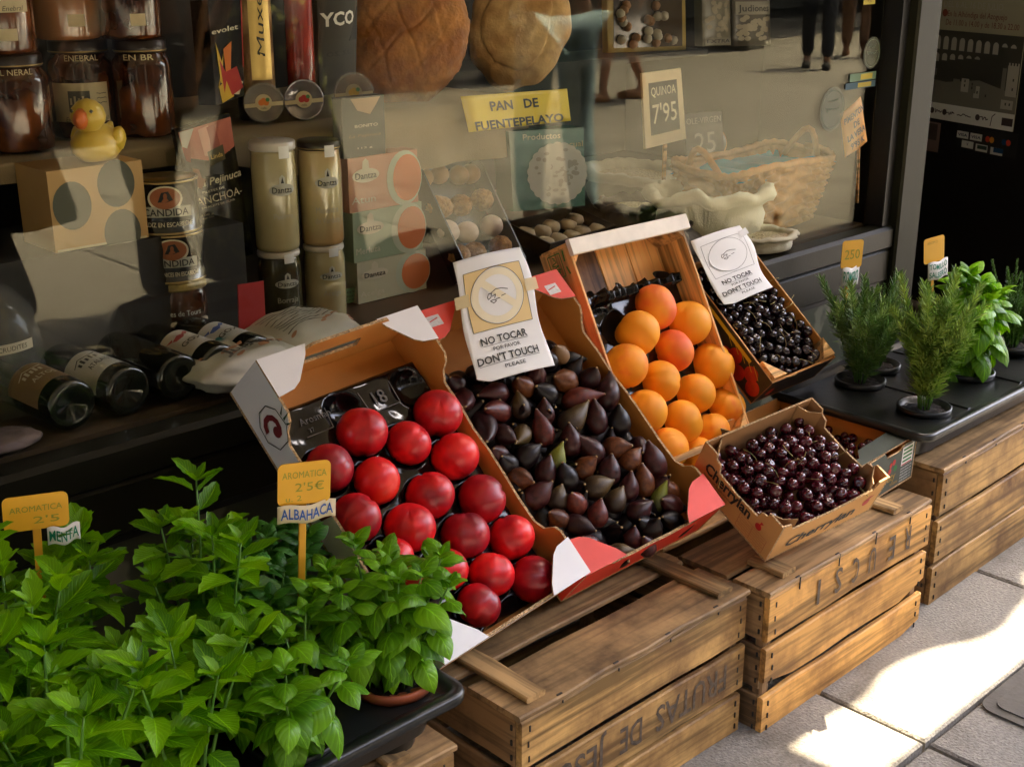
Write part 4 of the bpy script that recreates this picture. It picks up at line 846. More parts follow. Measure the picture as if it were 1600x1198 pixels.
MB().panel([(.0045, 0), (w_-.0045, 0), (w_-.0045, h_-.002), (.0045, h_-.002)], (0, l_, .0042), (1, 0, 0), (0, 0, 1), .004, (0, 1, 2)).build('end_wall', CPR, bb)
for s in (0, 1):
    x = .005 if not s else w_-.005; sx = 1 if not s else -1; P = [(x, .005), (x+sx*.042, .005), (x, .047)]
    if s: P.reverse()
    MB().panel(P, (0, 0, h_-.040), (1, 0, 0), (0, 1, 0), .052).build('corner_block', PINE, bb)
m = MB(); f = lambda s, t, h=0: V((-.0006-h*.5, s, t)); f2 = lambda s, t, h=0: V((s, -.0006-h*.5, t))
r = random.Random(8)
for k in range(5): disc(m, f, .022+.022*k+r.uniform(-.003, .003), .024+.020*(k % 2)+r.uniform(-.004, .004), .017, 0, lift=.0005+.0001*k); strokes(m, f, [(.022+.022*k, .05), (.05+.022*k, .064)], .0012, 1, .002)
patch(m, f, .06, .20, .058, .066, 1, 6, .0004)
disc(m, f2, .035, .030, .012, 0)
o = m.build('printed_cherries', [mat('printed_cherry_red', (.45, .02, .012), .35, .3, 60), flat('printed_yellow', (.6, .42, .03), .5)], bb); o['kind'] = 'stuff'
CHK = fruitmat('black_cherry_skin', [(.3, (.004, .002, .003)), (.8, (.014, .003, .005))], 3, .16, .0, .3, coat=.3)
CHR = fruitmat('red_cherry_skin', [(.3, (.016, .002, .004)), (.6, (.042, .004, .008)), (.95, (.095, .006, .012))], 3, .18, .02, .35, coat=.3)
STEM = mat('cherry_stem', (.28, .22, .06), .6, .2)
def cherrymesh(m_, seed, nm='cherry'):
    m = MB(); n = 16; vs = []
    for i in range(11):
        th = PI*i/10
        for k in range(n):
            ph = 2*PI*k/n; q = 1-.28*math.exp(-(th/.42)**2)-.04*math.exp(-(math.atan2(math.sin(ph), math.cos(ph))/.3)**2)*math.sin(th); vs.append((q*math.sin(th)*math.cos(ph)*1.04, q*math.sin(th)*math.sin(ph), q*math.cos(th)*.93))
    m.add(vs, [(i*n+k, (i+1)*n+k, (i+1)*n+(k+1) % n, i*n+(k+1) % n) for i in range(10) for k in range(n)], 0, True); return m.mesh(nm, m_)
CK = cherrymesh(CHK, 1); CR = cherrymesh(CHR, 2)
def stemmesh(seed):
    r = random.Random(seed); a = r.uniform(0, 6); d = V((math.cos(a), math.sin(a), 0)); m = MB()
    m.tube([V((0, 0, .6))+d*0, V((0, 0, 1.4))+d*.3, V((0, 0, 2.2))+d*1.1, V((0, 0, 2.7))+d*2.2], [.05, .045, .05, .09], 5); return m.mesh('stem', STEM)
STM = [stemmesh(k) for k in range(4)]
def pile(fr, me, rad, u0, u1, v0, v1, hf, n, seed, label, group, stems=0, top_n=110, layers=3):
    r = random.Random(seed); pts = []; tries = 0
    while tries < 60000 and len(pts) < n:
        tries += 1; u, v = r.uniform(u0, u1), r.uniform(v0, v1); top = hf(u, v); q = r.randrange(layers); nz_ = top-rad*(.2+q*1.5)+r.uniform(-.3, .3)*rad
        if nz_ < rad+.005: nz_ = rad+.005
        c = V((u, v, nz_))
        if all((c-p).length > rad*1.72 for p in pts): pts.append(c)
    deep = MB(); vis = sorted(pts, key=lambda c: hf(c.x, c.y)-c.z)[:top_n]
    for c in pts:
        s = rad*r.uniform(.90, 1.08); rot = Euler((r.uniform(-1.3, 1.3), r.uniform(-1.3, 1.3), r.uniform(0, 6))).to_matrix().to_4x4()
        if c not in vis: deep.add([v.co for v in me.vertices], [tuple(q.vertices) for q in me.polygons], 0, True, fr.M @ T(c) @ rot @ S(s)); continue
        o = link('cherry', me); o.matrix_basis = fr.M @ T(c) @ rot @ S(s); tag(o, label, 'cherry', group)
        if stems and r.random() < stems and c.z > hf(c.x, c.y)-rad*1.0: link('stem', STM[r.randrange(4)], o)
    if deep.v: o = deep.build('lower_cherries', me.materials[0]); tag(o, 'cherries filling the bottom of the box: '+group, 'cherries'); o['kind'] = 'stuff'
    return len(pts)
pile(BB, CK, .0118, .016, BB.w-.016, .012, BB.l-.012, lambda u, v: .058+.010*math.sin(v*14), 260, 3, 'near black cherry in the box with pine corner blocks', 'near black cherries in the back box', .45, top_n=95)

# ---------------- Cherrylan carton, front
cb_ = thing('cherry_carton', 'bright kraft Cherrylan carton of dark red cherries tilted on the crate', 'cardboard box', CB.M)
w_, l_, h_ = CB.w, CB.l, CB.h; K3 = [KRAFT, KRAFTIN, CARDEDGE]; t_ = .0035
def notch(L, h): return [(0, 0), (L, 0), (L, h), (L-.030, h), (L-.034, h-.010), (L-.046, h-.013), (L-.050, h-.028), (L*.5, h-.031), (.050, h-.028), (.046, h-.013), (.034, h-.010), (.030, h), (0, h)]
MB().panel([(0, 0), (w_, 0), (w_, l_), (0, l_)], (0, 0, 0), (1, 0, 0), (0, 1, 0), t_, (0, 1, 2)).build('floor', K3, cb_)
MB().panel(notch(l_, h_), (t_, 0, t_+.0002), (0, 1, 0), (0, 0, 1), -t_, (1, 0, 2)).build('side_wall', K3, cb_)
MB().panel(notch(l_, h_), (w_-t_, 0, t_+.0002), (0, 1, 0), (0, 0, 1), t_, (1, 0, 2)).build('side_wall', K3, cb_)
fw = [(0.004, 0), (w_-.004, 0), (w_-.004, h_), (w_-.022, h_-.004), (w_-.030, h_-.020), (w_*.5, h_-.026), (.030, h_-.020), (.022, h_-.004), (.004, h_)]
MB().panel(fw, (0, t_, t_+.0002), (1, 0, 0), (0, 0, 1), t_, (1, 0, 2)).build('front_wall', K3, cb_)
MB().panel([(.004, 0), (w_-.004, 0), (w_-.004, h_), (.004, h_)], (0, l_, t_+.0002), (1, 0, 0), (0, 0, 1), t_, (0, 1, 2)).build('end_wall', K3, cb_)
for (x, y, sx, sy) in ((t_, t_, 1, 1), (w_-t_, t_, -1, 1), (w_-t_, l_-t_, -1, -1), (t_, l_-t_, 1, -1)):     # folded corner gussets
    P0, P1 = V((x+sx*.034, y, t_)), V((x, y+sy*.030, t_)); a = (P1-P0); L_ = a.length; a.normalize()
    MB().panel([(0, 0), (L_, 0), (L_, h_-.004), (L_*.5, h_-.010), (0, h_-.002)], P0, a, (0, 0, 1), .002, (1, 1, 2)).build('corner_gusset', K3, cb_)
m = MB(); f = lambda s, t, h=0: V((s, -.0006-h*.3, t)); f2 = lambda s, t, h=0: V((-.0006-h*.3, l_-s, t))
text(m, 'Cherrylan', f, w_*.46, h_*.36, .021, bold=.03, width=.165, shear=.25); disc(m, f, w_*.87, h_*.46, .0085, 1); m.add([f(w_*.87, h_*.5, .0006), f(w_*.93, h_*.62, .0006), f(w_*.88, h_*.62, .0006)], [(0, 1, 2)], 1)
m.build('printed_name', [BLACK, REDINK], cb_); m = MB()
text(m, 'Cherrylan', f2, l_*.40, h_*.60, .021, bold=.03, width=.115); disc(m, f2, l_*.80, h_*.55, .007, 1); m.add([f2(l_*.80, h_*.6, .0006), f2(l_*.84, h_*.7, .0006), f2(l_*.81, h_*.72, .0006)], [(0, 1, 2)], 1)
for k, s in enumerate(('CEREZAS DE ORIGEN ESPAÑA', 'SELECCION DE LA HUERTA', 'CATEGORIA PRIMERA 2 KG', 'CONSERVAR EN FRIO', 'LOTE 27')): text(m, s, f2, l_*.12, h_*.40-.0072*k, .0036, 'l')
for k in range(4): strokes(m, f2, [(l_*.60, .008+.010*k), (l_*.93, .008+.010*k)], .0007, 2)
for x in (.60, .76, .93): strokes(m, f2, [(l_*x, .008), (l_*x, .038)], .0007, 2)
scribble(m, f2, l_*.62, l_*.91, .013, .004, .0006, 2, 5, 30); scribble(m, f2, l_*.62, l_*.91, .023, .004, .0006, 2, 6, 30); scribble(m, f2, l_*.62, l_*.91, .033, .004, .0006, 2, 7, 30)
m.build('printed_side_panel', [BLACK, REDINK, flat('faded_red_print', (.42, .08, .03))], cb_)
pile(CB, CR, .0112, .014, w_-.014, .014, l_-.014, lambda u, v: .052+.014*math.sin(PI*u/w_)*math.sin(PI*v/l_), 190, 6, 'dark red cherry in the tilted Cherrylan carton', 'cherries in the front Cherrylan carton', .18, top_n=130)

# ---------------- dark green carton behind it
p0 = onz(1374, 782, .268); p1 = onz(1440, 752, .268)
GBX = Frame((p1.x-.235, p0.y, .269), 3, 2, 0, .235, .30, .078); gb = thing('green_carton', 'dark green fruit carton with colourful print holding small dark cherries', 'cardboard box', GBX.M)
w_, l_, h_ = GBX.w, GBX.l, GBX.h; G3 = [CARDG, CARDIN, CARDEDGE]
MB().panel([(0, 0), (w_, 0), (w_, l_), (0, l_)], (0, 0, 0), (1, 0, 0), (0, 1, 0), t_, (0, 1, 2)).build('floor', G3, gb)
for s in (0, 1): MB().panel([(0, 0), (l_, 0), (l_, h_), (0, h_)], (t_ if not s else w_-t_, 0, t_+.0002), (0, 1, 0), (0, 0, 1), -t_ if not s else t_, (1, 0, 2)).build('side_wall', G3, gb)
MB().panel([(.004, 0), (w_-.004, 0), (w_-.004, h_), (w_-.05, h_), (w_-.06, h_-.008), (.12, h_-.008), (.11, h_+.004), (.004, h_)], (0, t_, t_+.0002), (1, 0, 0), (0, 0, 1), t_, (1, 0, 2)).build('front_wall', G3, gb)
MB().panel([(.004, 0), (w_-.004, 0), (w_-.004, h_), (.004, h_)], (0, l_, t_+.0002), (1, 0, 0), (0, 0, 1), t_, (0, 1, 2)).build('end_wall', G3, gb)
MB().panel([(0, 0), (w_, 0), (w_-.02, .045), (.09, .040), (.06, .02), (0, .03)], (0, .006, h_+t_+.0006), (1, 0, 0), (0, 1, 0), .003, (1, 0, 2)).build('top_flap', G3, gb)
m = MB(); f = lambda s, t, h=0: V((s, -.0006-h*.3, t))
text(m, 'fruty', f, w_-.098, .030, .017, m=1, shear=.1, width=.046); disc(m, f, w_-.086, .058, .006, 2); disc(m, f, w_-.098, .055, .005, 2); disc(m, f, w_-.078, .044, .006, 3); disc(m, f, w_-.100, .043, .006, 2)
text(m, 'TENERIFA', f, w_-.078, .013, .005, m=1)
patch(m, f, w_-.056, w_-.012, .040, .078, 0, 1); 
for k in range(4): patch(m, f, w_-.052, w_-.016, .046+.008*k, .050+.008*k, 3, 1, .0006)
patch(m, f, w_-.054, w_-.014, .0405, .043, 2, 1, .0006)
for k in range(5): text(m, 'ORIGEN ESPAÑA LOTE', f, w_-.012, .034-.0062*k, .003, 'r')
m.build('printed_label', [WHITEINK, flat('print_ochre', (.42, .25, .03)), REDINK, flat('print_green', (.03, .18, .04))], gb)
pile(GBX, CR, .0095, .014, w_-.014, .03, l_-.014, lambda u, v: .052, 150, 9, 'small dark cherry in the green carton', 'small cherries in the dark green carton', 0, top_n=70)

# ================================================================== notices and price cards
def notice(label, C4, curl, tape, seed):
    """paper sheet hung between four corners, with printed sign; local origin at its bottom centre"""
    TL, TR, BR, BL = [V(c) for c in C4]; o = (BL+BR)/2; t = thing('notice', label, 'notice', T(o)); nrm = (TR-TL).cross(TL-BL).normalized()*1.0
    def f(s, q, h=0):                                   # s 0..1 across, q 0..1 up
        p = (BL*(1-s)+BR*s)*(1-q)+(TL*(1-s)+TR*s)*q
        bul = curl*(.5*math.sin(PI*s)+.35*math.sin(q*7+s*3)+.8*max(0, .18-q)*(1-s)*3); return p-o+nrm*(bul+h)
    return t, f
def sign(label, C4, curl, seed, ghost=False):
    t, f = notice(label, C4, curl, True, seed); m = MB()
    def g(i, j):
        s, q = i, j; e = .02*math.sin(j*9+seed)
        if j < .06: q = j+.05*(1-min(1, i*6))*(1-j/.06)      # rounded torn corner
        return f(s+(e if i in (0, 1) else 0), q)
    m.grid(g, 28, 40); o = m.build('sheet', WHITE, t); o.modifiers.new('thickness', 'SOLIDIFY').thickness = .0004
    m = MB(); A = .66                                        # height over width correction handled by the map
    fl = lambda a, b, h=0: f(a, b, h)
    def ln(pts, w, mi=0, l=.0012):
        m2 = []
        strokes_uv(m, fl, pts, w, mi, l)
    if not ghost:
        m.grid(lambda i, j: fl(.09+.80*i, .40+.48*j, .0005), 12, 12, 1); 
    ln([(.09, .40), (.89, .40), (.89, .88), (.09, .88), (.09, .40)], .006)
    cx, cy_, rx, ry = .49, .65, .35, .225
    def ell(rx_, ry_, r0, mi, l): m.grid(lambda i, j: fl(cx+rx_*(r0+(1-r0)*j)*math.cos(2*PI*i), cy_+ry_*(r0+(1-r0)*j)*math.sin(2*PI*i), l), 40, 7, mi)
    ell(rx, ry, 0, 3, .0008)
    if not ghost: ell(rx*.97, ry*.97, .74, 2, .0011)
    ln([(cx+rx*math.cos(2*PI*k/40), cy_+ry*math.sin(2*PI*k/40)) for k in range(41)], .006, 0, .0014)
    if not ghost:
        rx2, ry2 = .25, .16
        m.grid(lambda i, j: fl(cx-.23+.41*i+.06*j, cy_+.115-.235*i+.038*j, .0013), 12, 2, 2)
    # small pinching hand, drawn in line
    hx, hy = cx-.06, cy_+.0
    for P in ([(-.08, .0), (-.06, .03), (-.02, .025), (-.035, -.005), (-.07, -.02), (-.08, 0)], [(-.03, .03), (.04, .055), (.12, .05), (.2, .03)], [(-.02, .0), (.03, .012), (.01, -.02)], [(-.05, -.035), (0, -.03), (.03, -.045), (-.01, -.06), (-.05, -.035)], [(.10, -.015), (.16, -.008)], [(.02, -.03), (.08, -.028)]): ln([(hx+a, hy+b*.9) for a, b in P], .009, 0, .0018)
    W = (V(C4[3])-V(C4[2])).length
    for s, y, h, wd, bo in (('NO TOCAR', .315, .058, .62, .02), ('POR FAVOR', .240, .030, .36, .01), ("DON'T TOUCH", .165, .060, .80, .02), ('PLEASE', .085, .030, .27, .01)):
        text(m, s, lambda a, b, l=0: fl(a, b, .0012), .46 if s != 'PLEASE' else .50, y, h, bold=bo, width=wd)
    ln([(.16, .275), (.77, .275)], .005); ln([(.07, .124), (.86, .124)], .005)
    m.build('print', [BLACK, YPRINT2 if ghost else YPRINT, YPRINT2, WHITE], t)
    if not ghost:
        for s in (-.06, .88): m = MB(); m.grid(lambda i, j: fl(s+.18*i, .62+.10*j, .0025), 4, 2); m.build('tape', mat('yellowed_tape', (.75, .62, .35), .3, .05, alpha=.75), t)
    else:
        m = MB(); m.grid(lambda i, j: fl(.82+.22*i, .80+.10*j+.04*i, .003), 4, 2); m.build('tape', mat('clear_tape', (.85, .85, .85), .15, .02, alpha=.8), t)
    return t
def strokes_uv(m, f, pts, w, mi, lift):
    for a, b in zip(pts, pts[1:]):
        dx, dy = b[0]-a[0], b[1]-a[1]; L = math.hypot(dx, dy*1.5) or 1; nx, ny = -dy*1.5/L*w/2, dx/L*w/2/1.5; k = max(1, int(L/.05))
        for q in range(k):
            p0 = (a[0]+dx*q/k, a[1]+dy*q/k); p1 = (a[0]+dx*(q+1)/k, a[1]+dy*(q+1)/k)
            m.add([f(p0[0]-nx, p0[1]-ny, lift), f(p1[0]-nx, p1[1]-ny, lift), f(p1[0]+nx, p1[1]+ny, lift), f(p0[0]+nx, p0[1]+ny, lift)], [(0, 1, 2, 3)], mi)
def wpt(x, y, Y): return ony(x, y, Y)
def fbp(x, y, n): return FB.w3(FB.hit(x, y, n))
sign('large white do not touch notice with yellow picture, between nectarine and fig boxes', (fbp(708, 412, .125), fbp(814, 386, .125), fbp(865, 572, .085), fbp(742, 606, .085)), .010, 1)
def bbp(x, y, n): return BB.w3(BB.hit(x, y, n))
sign('smaller curled do not touch notice over the near black cherries', (bbp(1080, 378, .115), bbp(1158, 352, .115), bbp(1206, 450, .100), bbp(1130, 484, .092)), .010, 2, ghost=True)

def price_card(label, pxs, Y, wpx, hpx, tilt, lines, sub=None, stick_to=None, subw=None, yaw=0, soff=0):
    p = ony(*pxs, Y); w_ = px(p, wpx)/.80; h_ = px(p, hpx)
    t = thing('price_card', label, 'price card', T(p) @ RZ(R(-18+yaw)) @ RY(R(tilt)), 'yellow price cards on sticks among the herbs')
    m = MB(); m.panel([(a, b) for a, b in rrect(w_, h_, .007, 4)], (0, 0, 0), (1, 0, 0), (0, 0, 1), .0016); m.build('card', YCARD, t)
    m = MB(); f = lambda s, q, l=0: V((s, -.0019-l*.4, q))
    for s, x, y, hh, wd, mi in lines: text(m, s, f, x*w_, y*h_, hh*h_, width=wd*w_, m=mi, lift=.0004)
    m.build('handwriting', [GREENINK, BROWNINK], t)
    if sub:
        sw = px(p, subw or wpx)/.8; sh = px(p, 30)
        m = MB(); z0 = -h_/2-sh*.45
        m.grid(lambda i, j: V((soff*w_+sw*(i-.5), -.004-.003*math.sin(i*5), z0+sh*(j-.5)+.002*math.sin(i*9))), 10, 3); o = m.build('name_strip', CREAM if sub[1] is BLUEINK else WHITE, t); o.modifiers.new('thickness', 'SOLIDIFY').thickness = .0004
        m = MB()
        for k, s in enumerate(sub[0]):
            n = len(sub[0]); text(m, s, lambda a, b, l=0: V((soff*w_+a, -.0052-.003*math.sin((a/sw+.5)*5), z0+b+.002*math.sin((a/sw+.5)*9))), 0, (n-1)*sh*.22-k*sh*.44, sh*(.58 if n == 1 else .30), width=sw*.90, bold=.015, lift=0)
        m.build('handwritten_name', sub[1], t)
    m = MB(); m.bbox((0, .004, 0), (.009, .003, .16), .0008, M=T(0, 0, -h_/2-.055)); m.build('stick', YSTICK, t)
    return t
price_card('yellow price card above a handwritten blue basil name strip', (475, 755), 1.19, 68, 70, 4, (('AROMATICA', 0, .22, .16, .84, 0), ("2'5€", .1, -.08, .20, .55, 0), ('u. 2', -.2, -.34, .13, .3, 0)), sub=(['ALBAHACA'], BLUEINK), subw=77, soff=.05)
price_card('yellow price card half behind the tall mint at the edge of the stall', (56, 800), 1.30, 78, 58, 3, (('AROMATICA', 0, .12, .17, .80, 0), ("2'5", .15, -.22, .2, .4, 0)), sub=(['MENTA'], TEALINK), subw=40, soff=.40)
price_card('yellow card reading 250 standing in the rear rosemary pot', (1331, 398), 1.50, 33, 44, 1, (('250', 0, .0, .34, .72, 0),), sub=(['ROMERO'], TEALINK), subw=28)
price_card('blank yellow card on a leaning stick above a thyme name strip', (1459, 391), 1.42, 33, 41, -7, (('AROM 2', -.1, .30, .10, .5, 1),), sub=(['TOMILLO', 'SALSERO'], TEALINK), subw=34, soff=.18)
# ================================================================== herb trays
def herb_tray(label, x0, x1, y0, y1, zr, depth_, pots, seed):
    t = thing('herb_tray', label, 'plant tray', T(x0, y0, 0))
    W, D = x1-x0, y1-y0; m = MB()
    # rim: rounded lip swept round a rounded rectangle
    P = [(W/2+a, D/2+b) for a, b in rrect(W, D, .03, 5)]; prof = [(-.030, -.010), (-.020, -.003), (-.008, .001), (-.002, -.001), (0, -.006), (-.001, -.014), (-.004, -.016)]
    n = len(P); vs = []
    for a, b in P:
        d = V((a-W/2, b-D/2, 0)); cx, cy_ = max(-W/2+.03, min(W/2-.03, d.x)), max(-D/2+.03, min(D/2-.03, d.y)); q = V((d.x-cx, d.y-cy_, 0)).normalized()
        for o_, z in prof: vs.append((a+q.x*o_, b+q.y*o_, zr+z))
    k = len(prof); m.add(vs, [(i*k+j, ((i+1) % n)*k+j, ((i+1) % n)*k+j+1, i*k+j+1) for i in range(n) for j in range(k-1)], 0, True); m.build('rim', BPOT, t)
    m = MB(); P2 = [(W/2+(a-W/2)*(W-.045)/W, D/2+(b-D/2)*(D-.045)/D) for a, b in P]; m.add([(a, b, zr-.010) for a, b in P2], [tuple(range(n))])
    for i in range(3): m.bbox((W*(.25+.25*i), D/2, zr-.0085), (.010, D-.07, .004), .001)
    m.build('deck', BPOT, t)
    m = MB()
    for i, (a, b) in enumerate(P2): pass
    top = [((a-W/2)*.985+W/2, (b-D/2)*.97+D/2, zr-.012) for a, b in P2]; bot = [((a-W/2)*.96+W/2, (b-D/2)*.90+D/2, zr-depth_+.02) for a, b in P2]
    m.add(top+bot, [(i, (i+1) % n, (i+1) % n+n, i+n) for i in range(n)], 0, True); m.build('side', BPOT, t)
    for (a, b) in pots:
        m = MB(); m.lathe([(.030, zr-depth_), (.034, zr-depth_+.004), (.046, zr-.012)], 16, M=T(a-x0, b-y0, 0)); m.build('pot_pocket', BPOT, t)
    return t
LP = [(.862, 1.125), (.735, 1.135), (.60, 1.145), (.45, 1.13), (.30, 1.13), (.80, 1.29), (.67, 1.30), (.53, 1.29), (.39, 1.30), (.24, 1.30)]
RP = [(2.245, 1.300), (2.215, 1.140), (2.495, 1.185), (2.72, 1.20), (2.50, 1.34), (2.72, 1.35), (2.84, 1.16), (2.36, 1.34)]
herb_tray('black plastic nursery tray holding basil and mint pots at the bottom of the picture', .12, .945, 1.050, 1.40, .345, .08, LP[:5], 1)
herb_tray('long shiny black tray of rosemary and basil pots before the doorway', 2.085, 2.98, 1.052, 1.42, .372, .08, RP[:4]+RP[6:7], 2)

# ================================================================== herbs
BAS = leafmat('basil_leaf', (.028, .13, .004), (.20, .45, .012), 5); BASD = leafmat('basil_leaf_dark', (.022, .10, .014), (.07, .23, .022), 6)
MINT = leafmat('mint_leaf', (.025, .14, .002), (.25, .52, .005), 9); ROSM = mat('rosemary_needle', (.16, .30, .04), .45, .35, 30, col2=(.36, .52, .09), c2scale=25)
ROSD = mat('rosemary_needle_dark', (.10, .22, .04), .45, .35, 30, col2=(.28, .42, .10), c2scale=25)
THYM = mat('thyme_leaf', (.08, .19, .025), .5, .35, 60); STEMG = mat('green_stem', (.10, .24, .03), .5, .15, 30); STEMW = mat('woody_stem', (.10, .08, .03), .7, .2, 60)
def leafmesh(kind, v, mt):
    """leaf lying along +x, 1 long, face up; cupped blade folded a little at the midrib"""
    r = random.Random(v*13+len(kind)); nu, nv = 8, 4; wr = {'basil': .37, 'mint': .25}[kind]; droop = [.10, .30, .55, .02][v % 4]; side = r.uniform(-.06, .06); vs = []; uv = []
    for j in range(nv+1):
        for i in range(nu+1):
            s = i/nu; t = j/nv*2-1
            if kind == 'basil': w_ = wr*(math.sin(PI*min(1, s**.80))**.75)*(1-.15*s)
            else: w_ = wr*(math.sin(PI*s**.85)**.8)*(1+.10*(1 if i % 2 else -1)*(abs(t) > .9))
            if s == 0: w_ = .02
            if s == 1: w_ = 0
            z = .16*abs(t)**1.5*w_/wr-(.30 if kind == 'basil' else .12)*(t*w_/wr)**2*(.5)+.012*math.sin(s*26+t*3)*abs(t)-droop*s**1.8
            if kind == 'basil': z += .17*math.sin(PI*s)*(1-t*t)
            vs.append((s*(1-droop*.18*s), t*w_+side*math.sin(PI*s), z)); uv.append((s, j/nv))
    fs = [(j*(nu+1)+i, j*(nu+1)+i+1, (j+1)*(nu+1)+i+1, (j+1)*(nu+1)+i) for j in range(nv) for i in range(nu)]
    m = MB(); m.add(vs, fs, 0, True); m.uv = uv; return m.mesh('leaf', mt)
LM = {('basil', 0): [leafmesh('basil', v, BAS) for v in range(4)], ('basil', 1): [leafmesh('basil', v, BASD) for v in range(4)], ('mint', 0): [leafmesh('mint', v, MINT) for v in range(4)]}
def dirmat(az, el, roll): return RZ(az) @ RY(-el) @ RX(roll)
def pot(t, rim=.052, h=.075, zr=.0, mt=BPOT, inner=TERRA):
    m = MB(); m.lathe([(.036, -h), (rim-.006, -.012), (rim, -.012), (rim+.001, 0), (rim-.003, .001), (rim-.006, -.010)], 28, M=T(0, 0, zr)); m.build('pot', mt, t)
    m = MB(); m.grid(lambda i, j: V(((rim-.007)*j*math.cos(2*PI*i), (rim-.007)*j*math.sin(2*PI*i), zr-.010+.004*noise.noise(V((j*math.cos(2*PI*i)*4, j*math.sin(2*PI*i)*4, rim)))+.003*(1-j))), 24, 6); m.build('soil', SOIL, t)
def herb(label, cat, x, y, zr, kind, shade, nst, H, spread, leaf, nodes, seed, lean=(0, 0), potm=BPOT, droop=0, group=None, topn=4, side=0, minz=.25, name=None):
    r = random.Random(seed); t = thing(name or 'potted_'+kind, label, cat, T(x, y, zr) @ RZ(r.uniform(0, 6)), group)
    iv = t.matrix_basis.to_3x3().inverted(); ln = iv @ V((lean[0], lean[1], 0)); pot(t, mt=potm); sm = MB(); ms = LM[(kind, shade)]; cnt = 0
    for k in range(nst):
        a = 2*PI*k/nst+r.uniform(-.4, .4); q = r.uniform(.35, 1)*spread*(0 if k == 0 else 1); h = H*r.uniform(.72, 1.0)*(1.08 if k == 0 else 1-.15*(q/spread))
        b0 = V((.022*math.cos(a), .022*math.sin(a), -.01)); b3 = V((q*math.cos(a), q*math.sin(a), h))+ln*h
        pts = [b0, b0*.7+b3*.3+V((0, 0, h*.10)), b0*.3+b3*.7+V((0, 0, h*.06)), b3]
        def P(u): 
            u = max(0, min(.9999, u))*3; i = int(u); f = u-i; return pts[i].lerp(pts[i+1], f)
        sm.tube([P(u/6) for u in range(7)], [.0024, .0023, .0021, .0019, .0017, .0014, .001], 6)
        az0 = r.uniform(0, 6)
        for n in range(nodes):
            u = minz+(1-minz)*n/(nodes-.4); p = P(u); fr_ = n/(nodes-1); size = leaf*(.95-.25*abs(fr_-.55)*2*(1 if fr_ > .55 else .4))*r.uniform(.8, 1.12)
            for s in range(2):
                az = az0+n*PI/2+s*PI+r.uniform(-.35, .35); el = (-.35-droop+1.0*fr_)+r.uniform(-.22, .22)
                o = link('leaf', ms[r.choice((0, 1, 1, 2)) if fr_ < .8 else r.choice((0, 1, 3))], t, T(p) @ dirmat(az, el, r.uniform(-.4, .4)) @ T(.006, 0, 0) @ S(size, size*r.uniform(.85, 1.1), size)); cnt += 1
                if side and r.random() < side: o = link('leaf', ms[0], t, T(p) @ dirmat(az+.5, el+.6, r.uniform(-.4, .4)) @ T(.004, 0, 0) @ S(size*.45)); cnt += 1
        p = P(.999)
        for s in range(topn):
            az = az0+s*2*PI/topn+r.uniform(-.2, .2); o = link('leaf', ms[3], t, T(p) @ dirmat(az, .55+.35*(s % 2)+r.uniform(-.1, .1), 0) @ S(leaf*(.62 if s % 2 == 0 else .42)*r.uniform(.85, 1.1))); cnt += 1
    sm.build('stem', STEMG, t); return cnt
n_ = 0
TZ = .345
n_ += herb('bushy bright basil in a terracotta pot at the corner of the tray, under the nectarines', 'basil plant', .884, 1.140, TZ+.004, 'basil', 0, 14, .190, .108, .056, 6, 1, potm=TERRA, droop=.35, side=.30)
n_ += herb('leafy basil hanging over the tray front in the middle of the herbs', 'basil plant', .715, 1.120, TZ+.004, 'basil', 0, 10, .165, .095, .058, 5, 2, droop=.55, side=.25, potm=BPOT)
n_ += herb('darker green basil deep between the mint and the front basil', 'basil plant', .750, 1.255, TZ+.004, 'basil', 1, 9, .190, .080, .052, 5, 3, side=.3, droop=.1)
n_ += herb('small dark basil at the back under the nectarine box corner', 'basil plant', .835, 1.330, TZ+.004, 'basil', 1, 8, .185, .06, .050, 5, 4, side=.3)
n_ += herb('tall mint with the highest shoot of the stall, just left of the basil', 'mint plant', .690, 1.250, TZ+.004, 'mint', 0, 9, .280, .08, .066, 7, 5, minz=.25)
n_ += herb('bright mint at the front edge with long pointed leaves over the tray', 'mint plant', .570, 1.120, TZ+.004, 'mint', 0, 9, .220, .095, .066, 6, 6, minz=.2)
n_ += herb('mint growing at the back beside the half hidden yellow card', 'mint plant', .530, 1.300, TZ+.004, 'mint', 0, 9, .285, .09, .066, 7, 7, minz=.25)
n_ += herb('mint in the lower left corner with broad bright top leaves', 'mint plant', .44, 1.130, TZ+.004, 'mint', 0, 9, .235, .10, .068, 6, 8, minz=.2)
n_ += herb('mint at the left edge of the picture in front of the yellow card', 'mint plant', .425, 1.235, TZ+.004, 'mint', 0, 10, .300, .10, .066, 7, 9, minz=.2)
n_ += herb('low mint at the very bottom edge spilling towards the viewer', 'mint plant', .33, 1.10, TZ+.004, 'mint', 0, 9, .195, .10, .066, 5, 10, minz=.2)
n_ += herb('tall drooping basil among the rosemary on the right tray', 'basil plant', 2.495, 1.185, .376, 'basil', 0, 9, .225, .060, .082, 6, 12, droop=.6, side=.15, minz=.15)
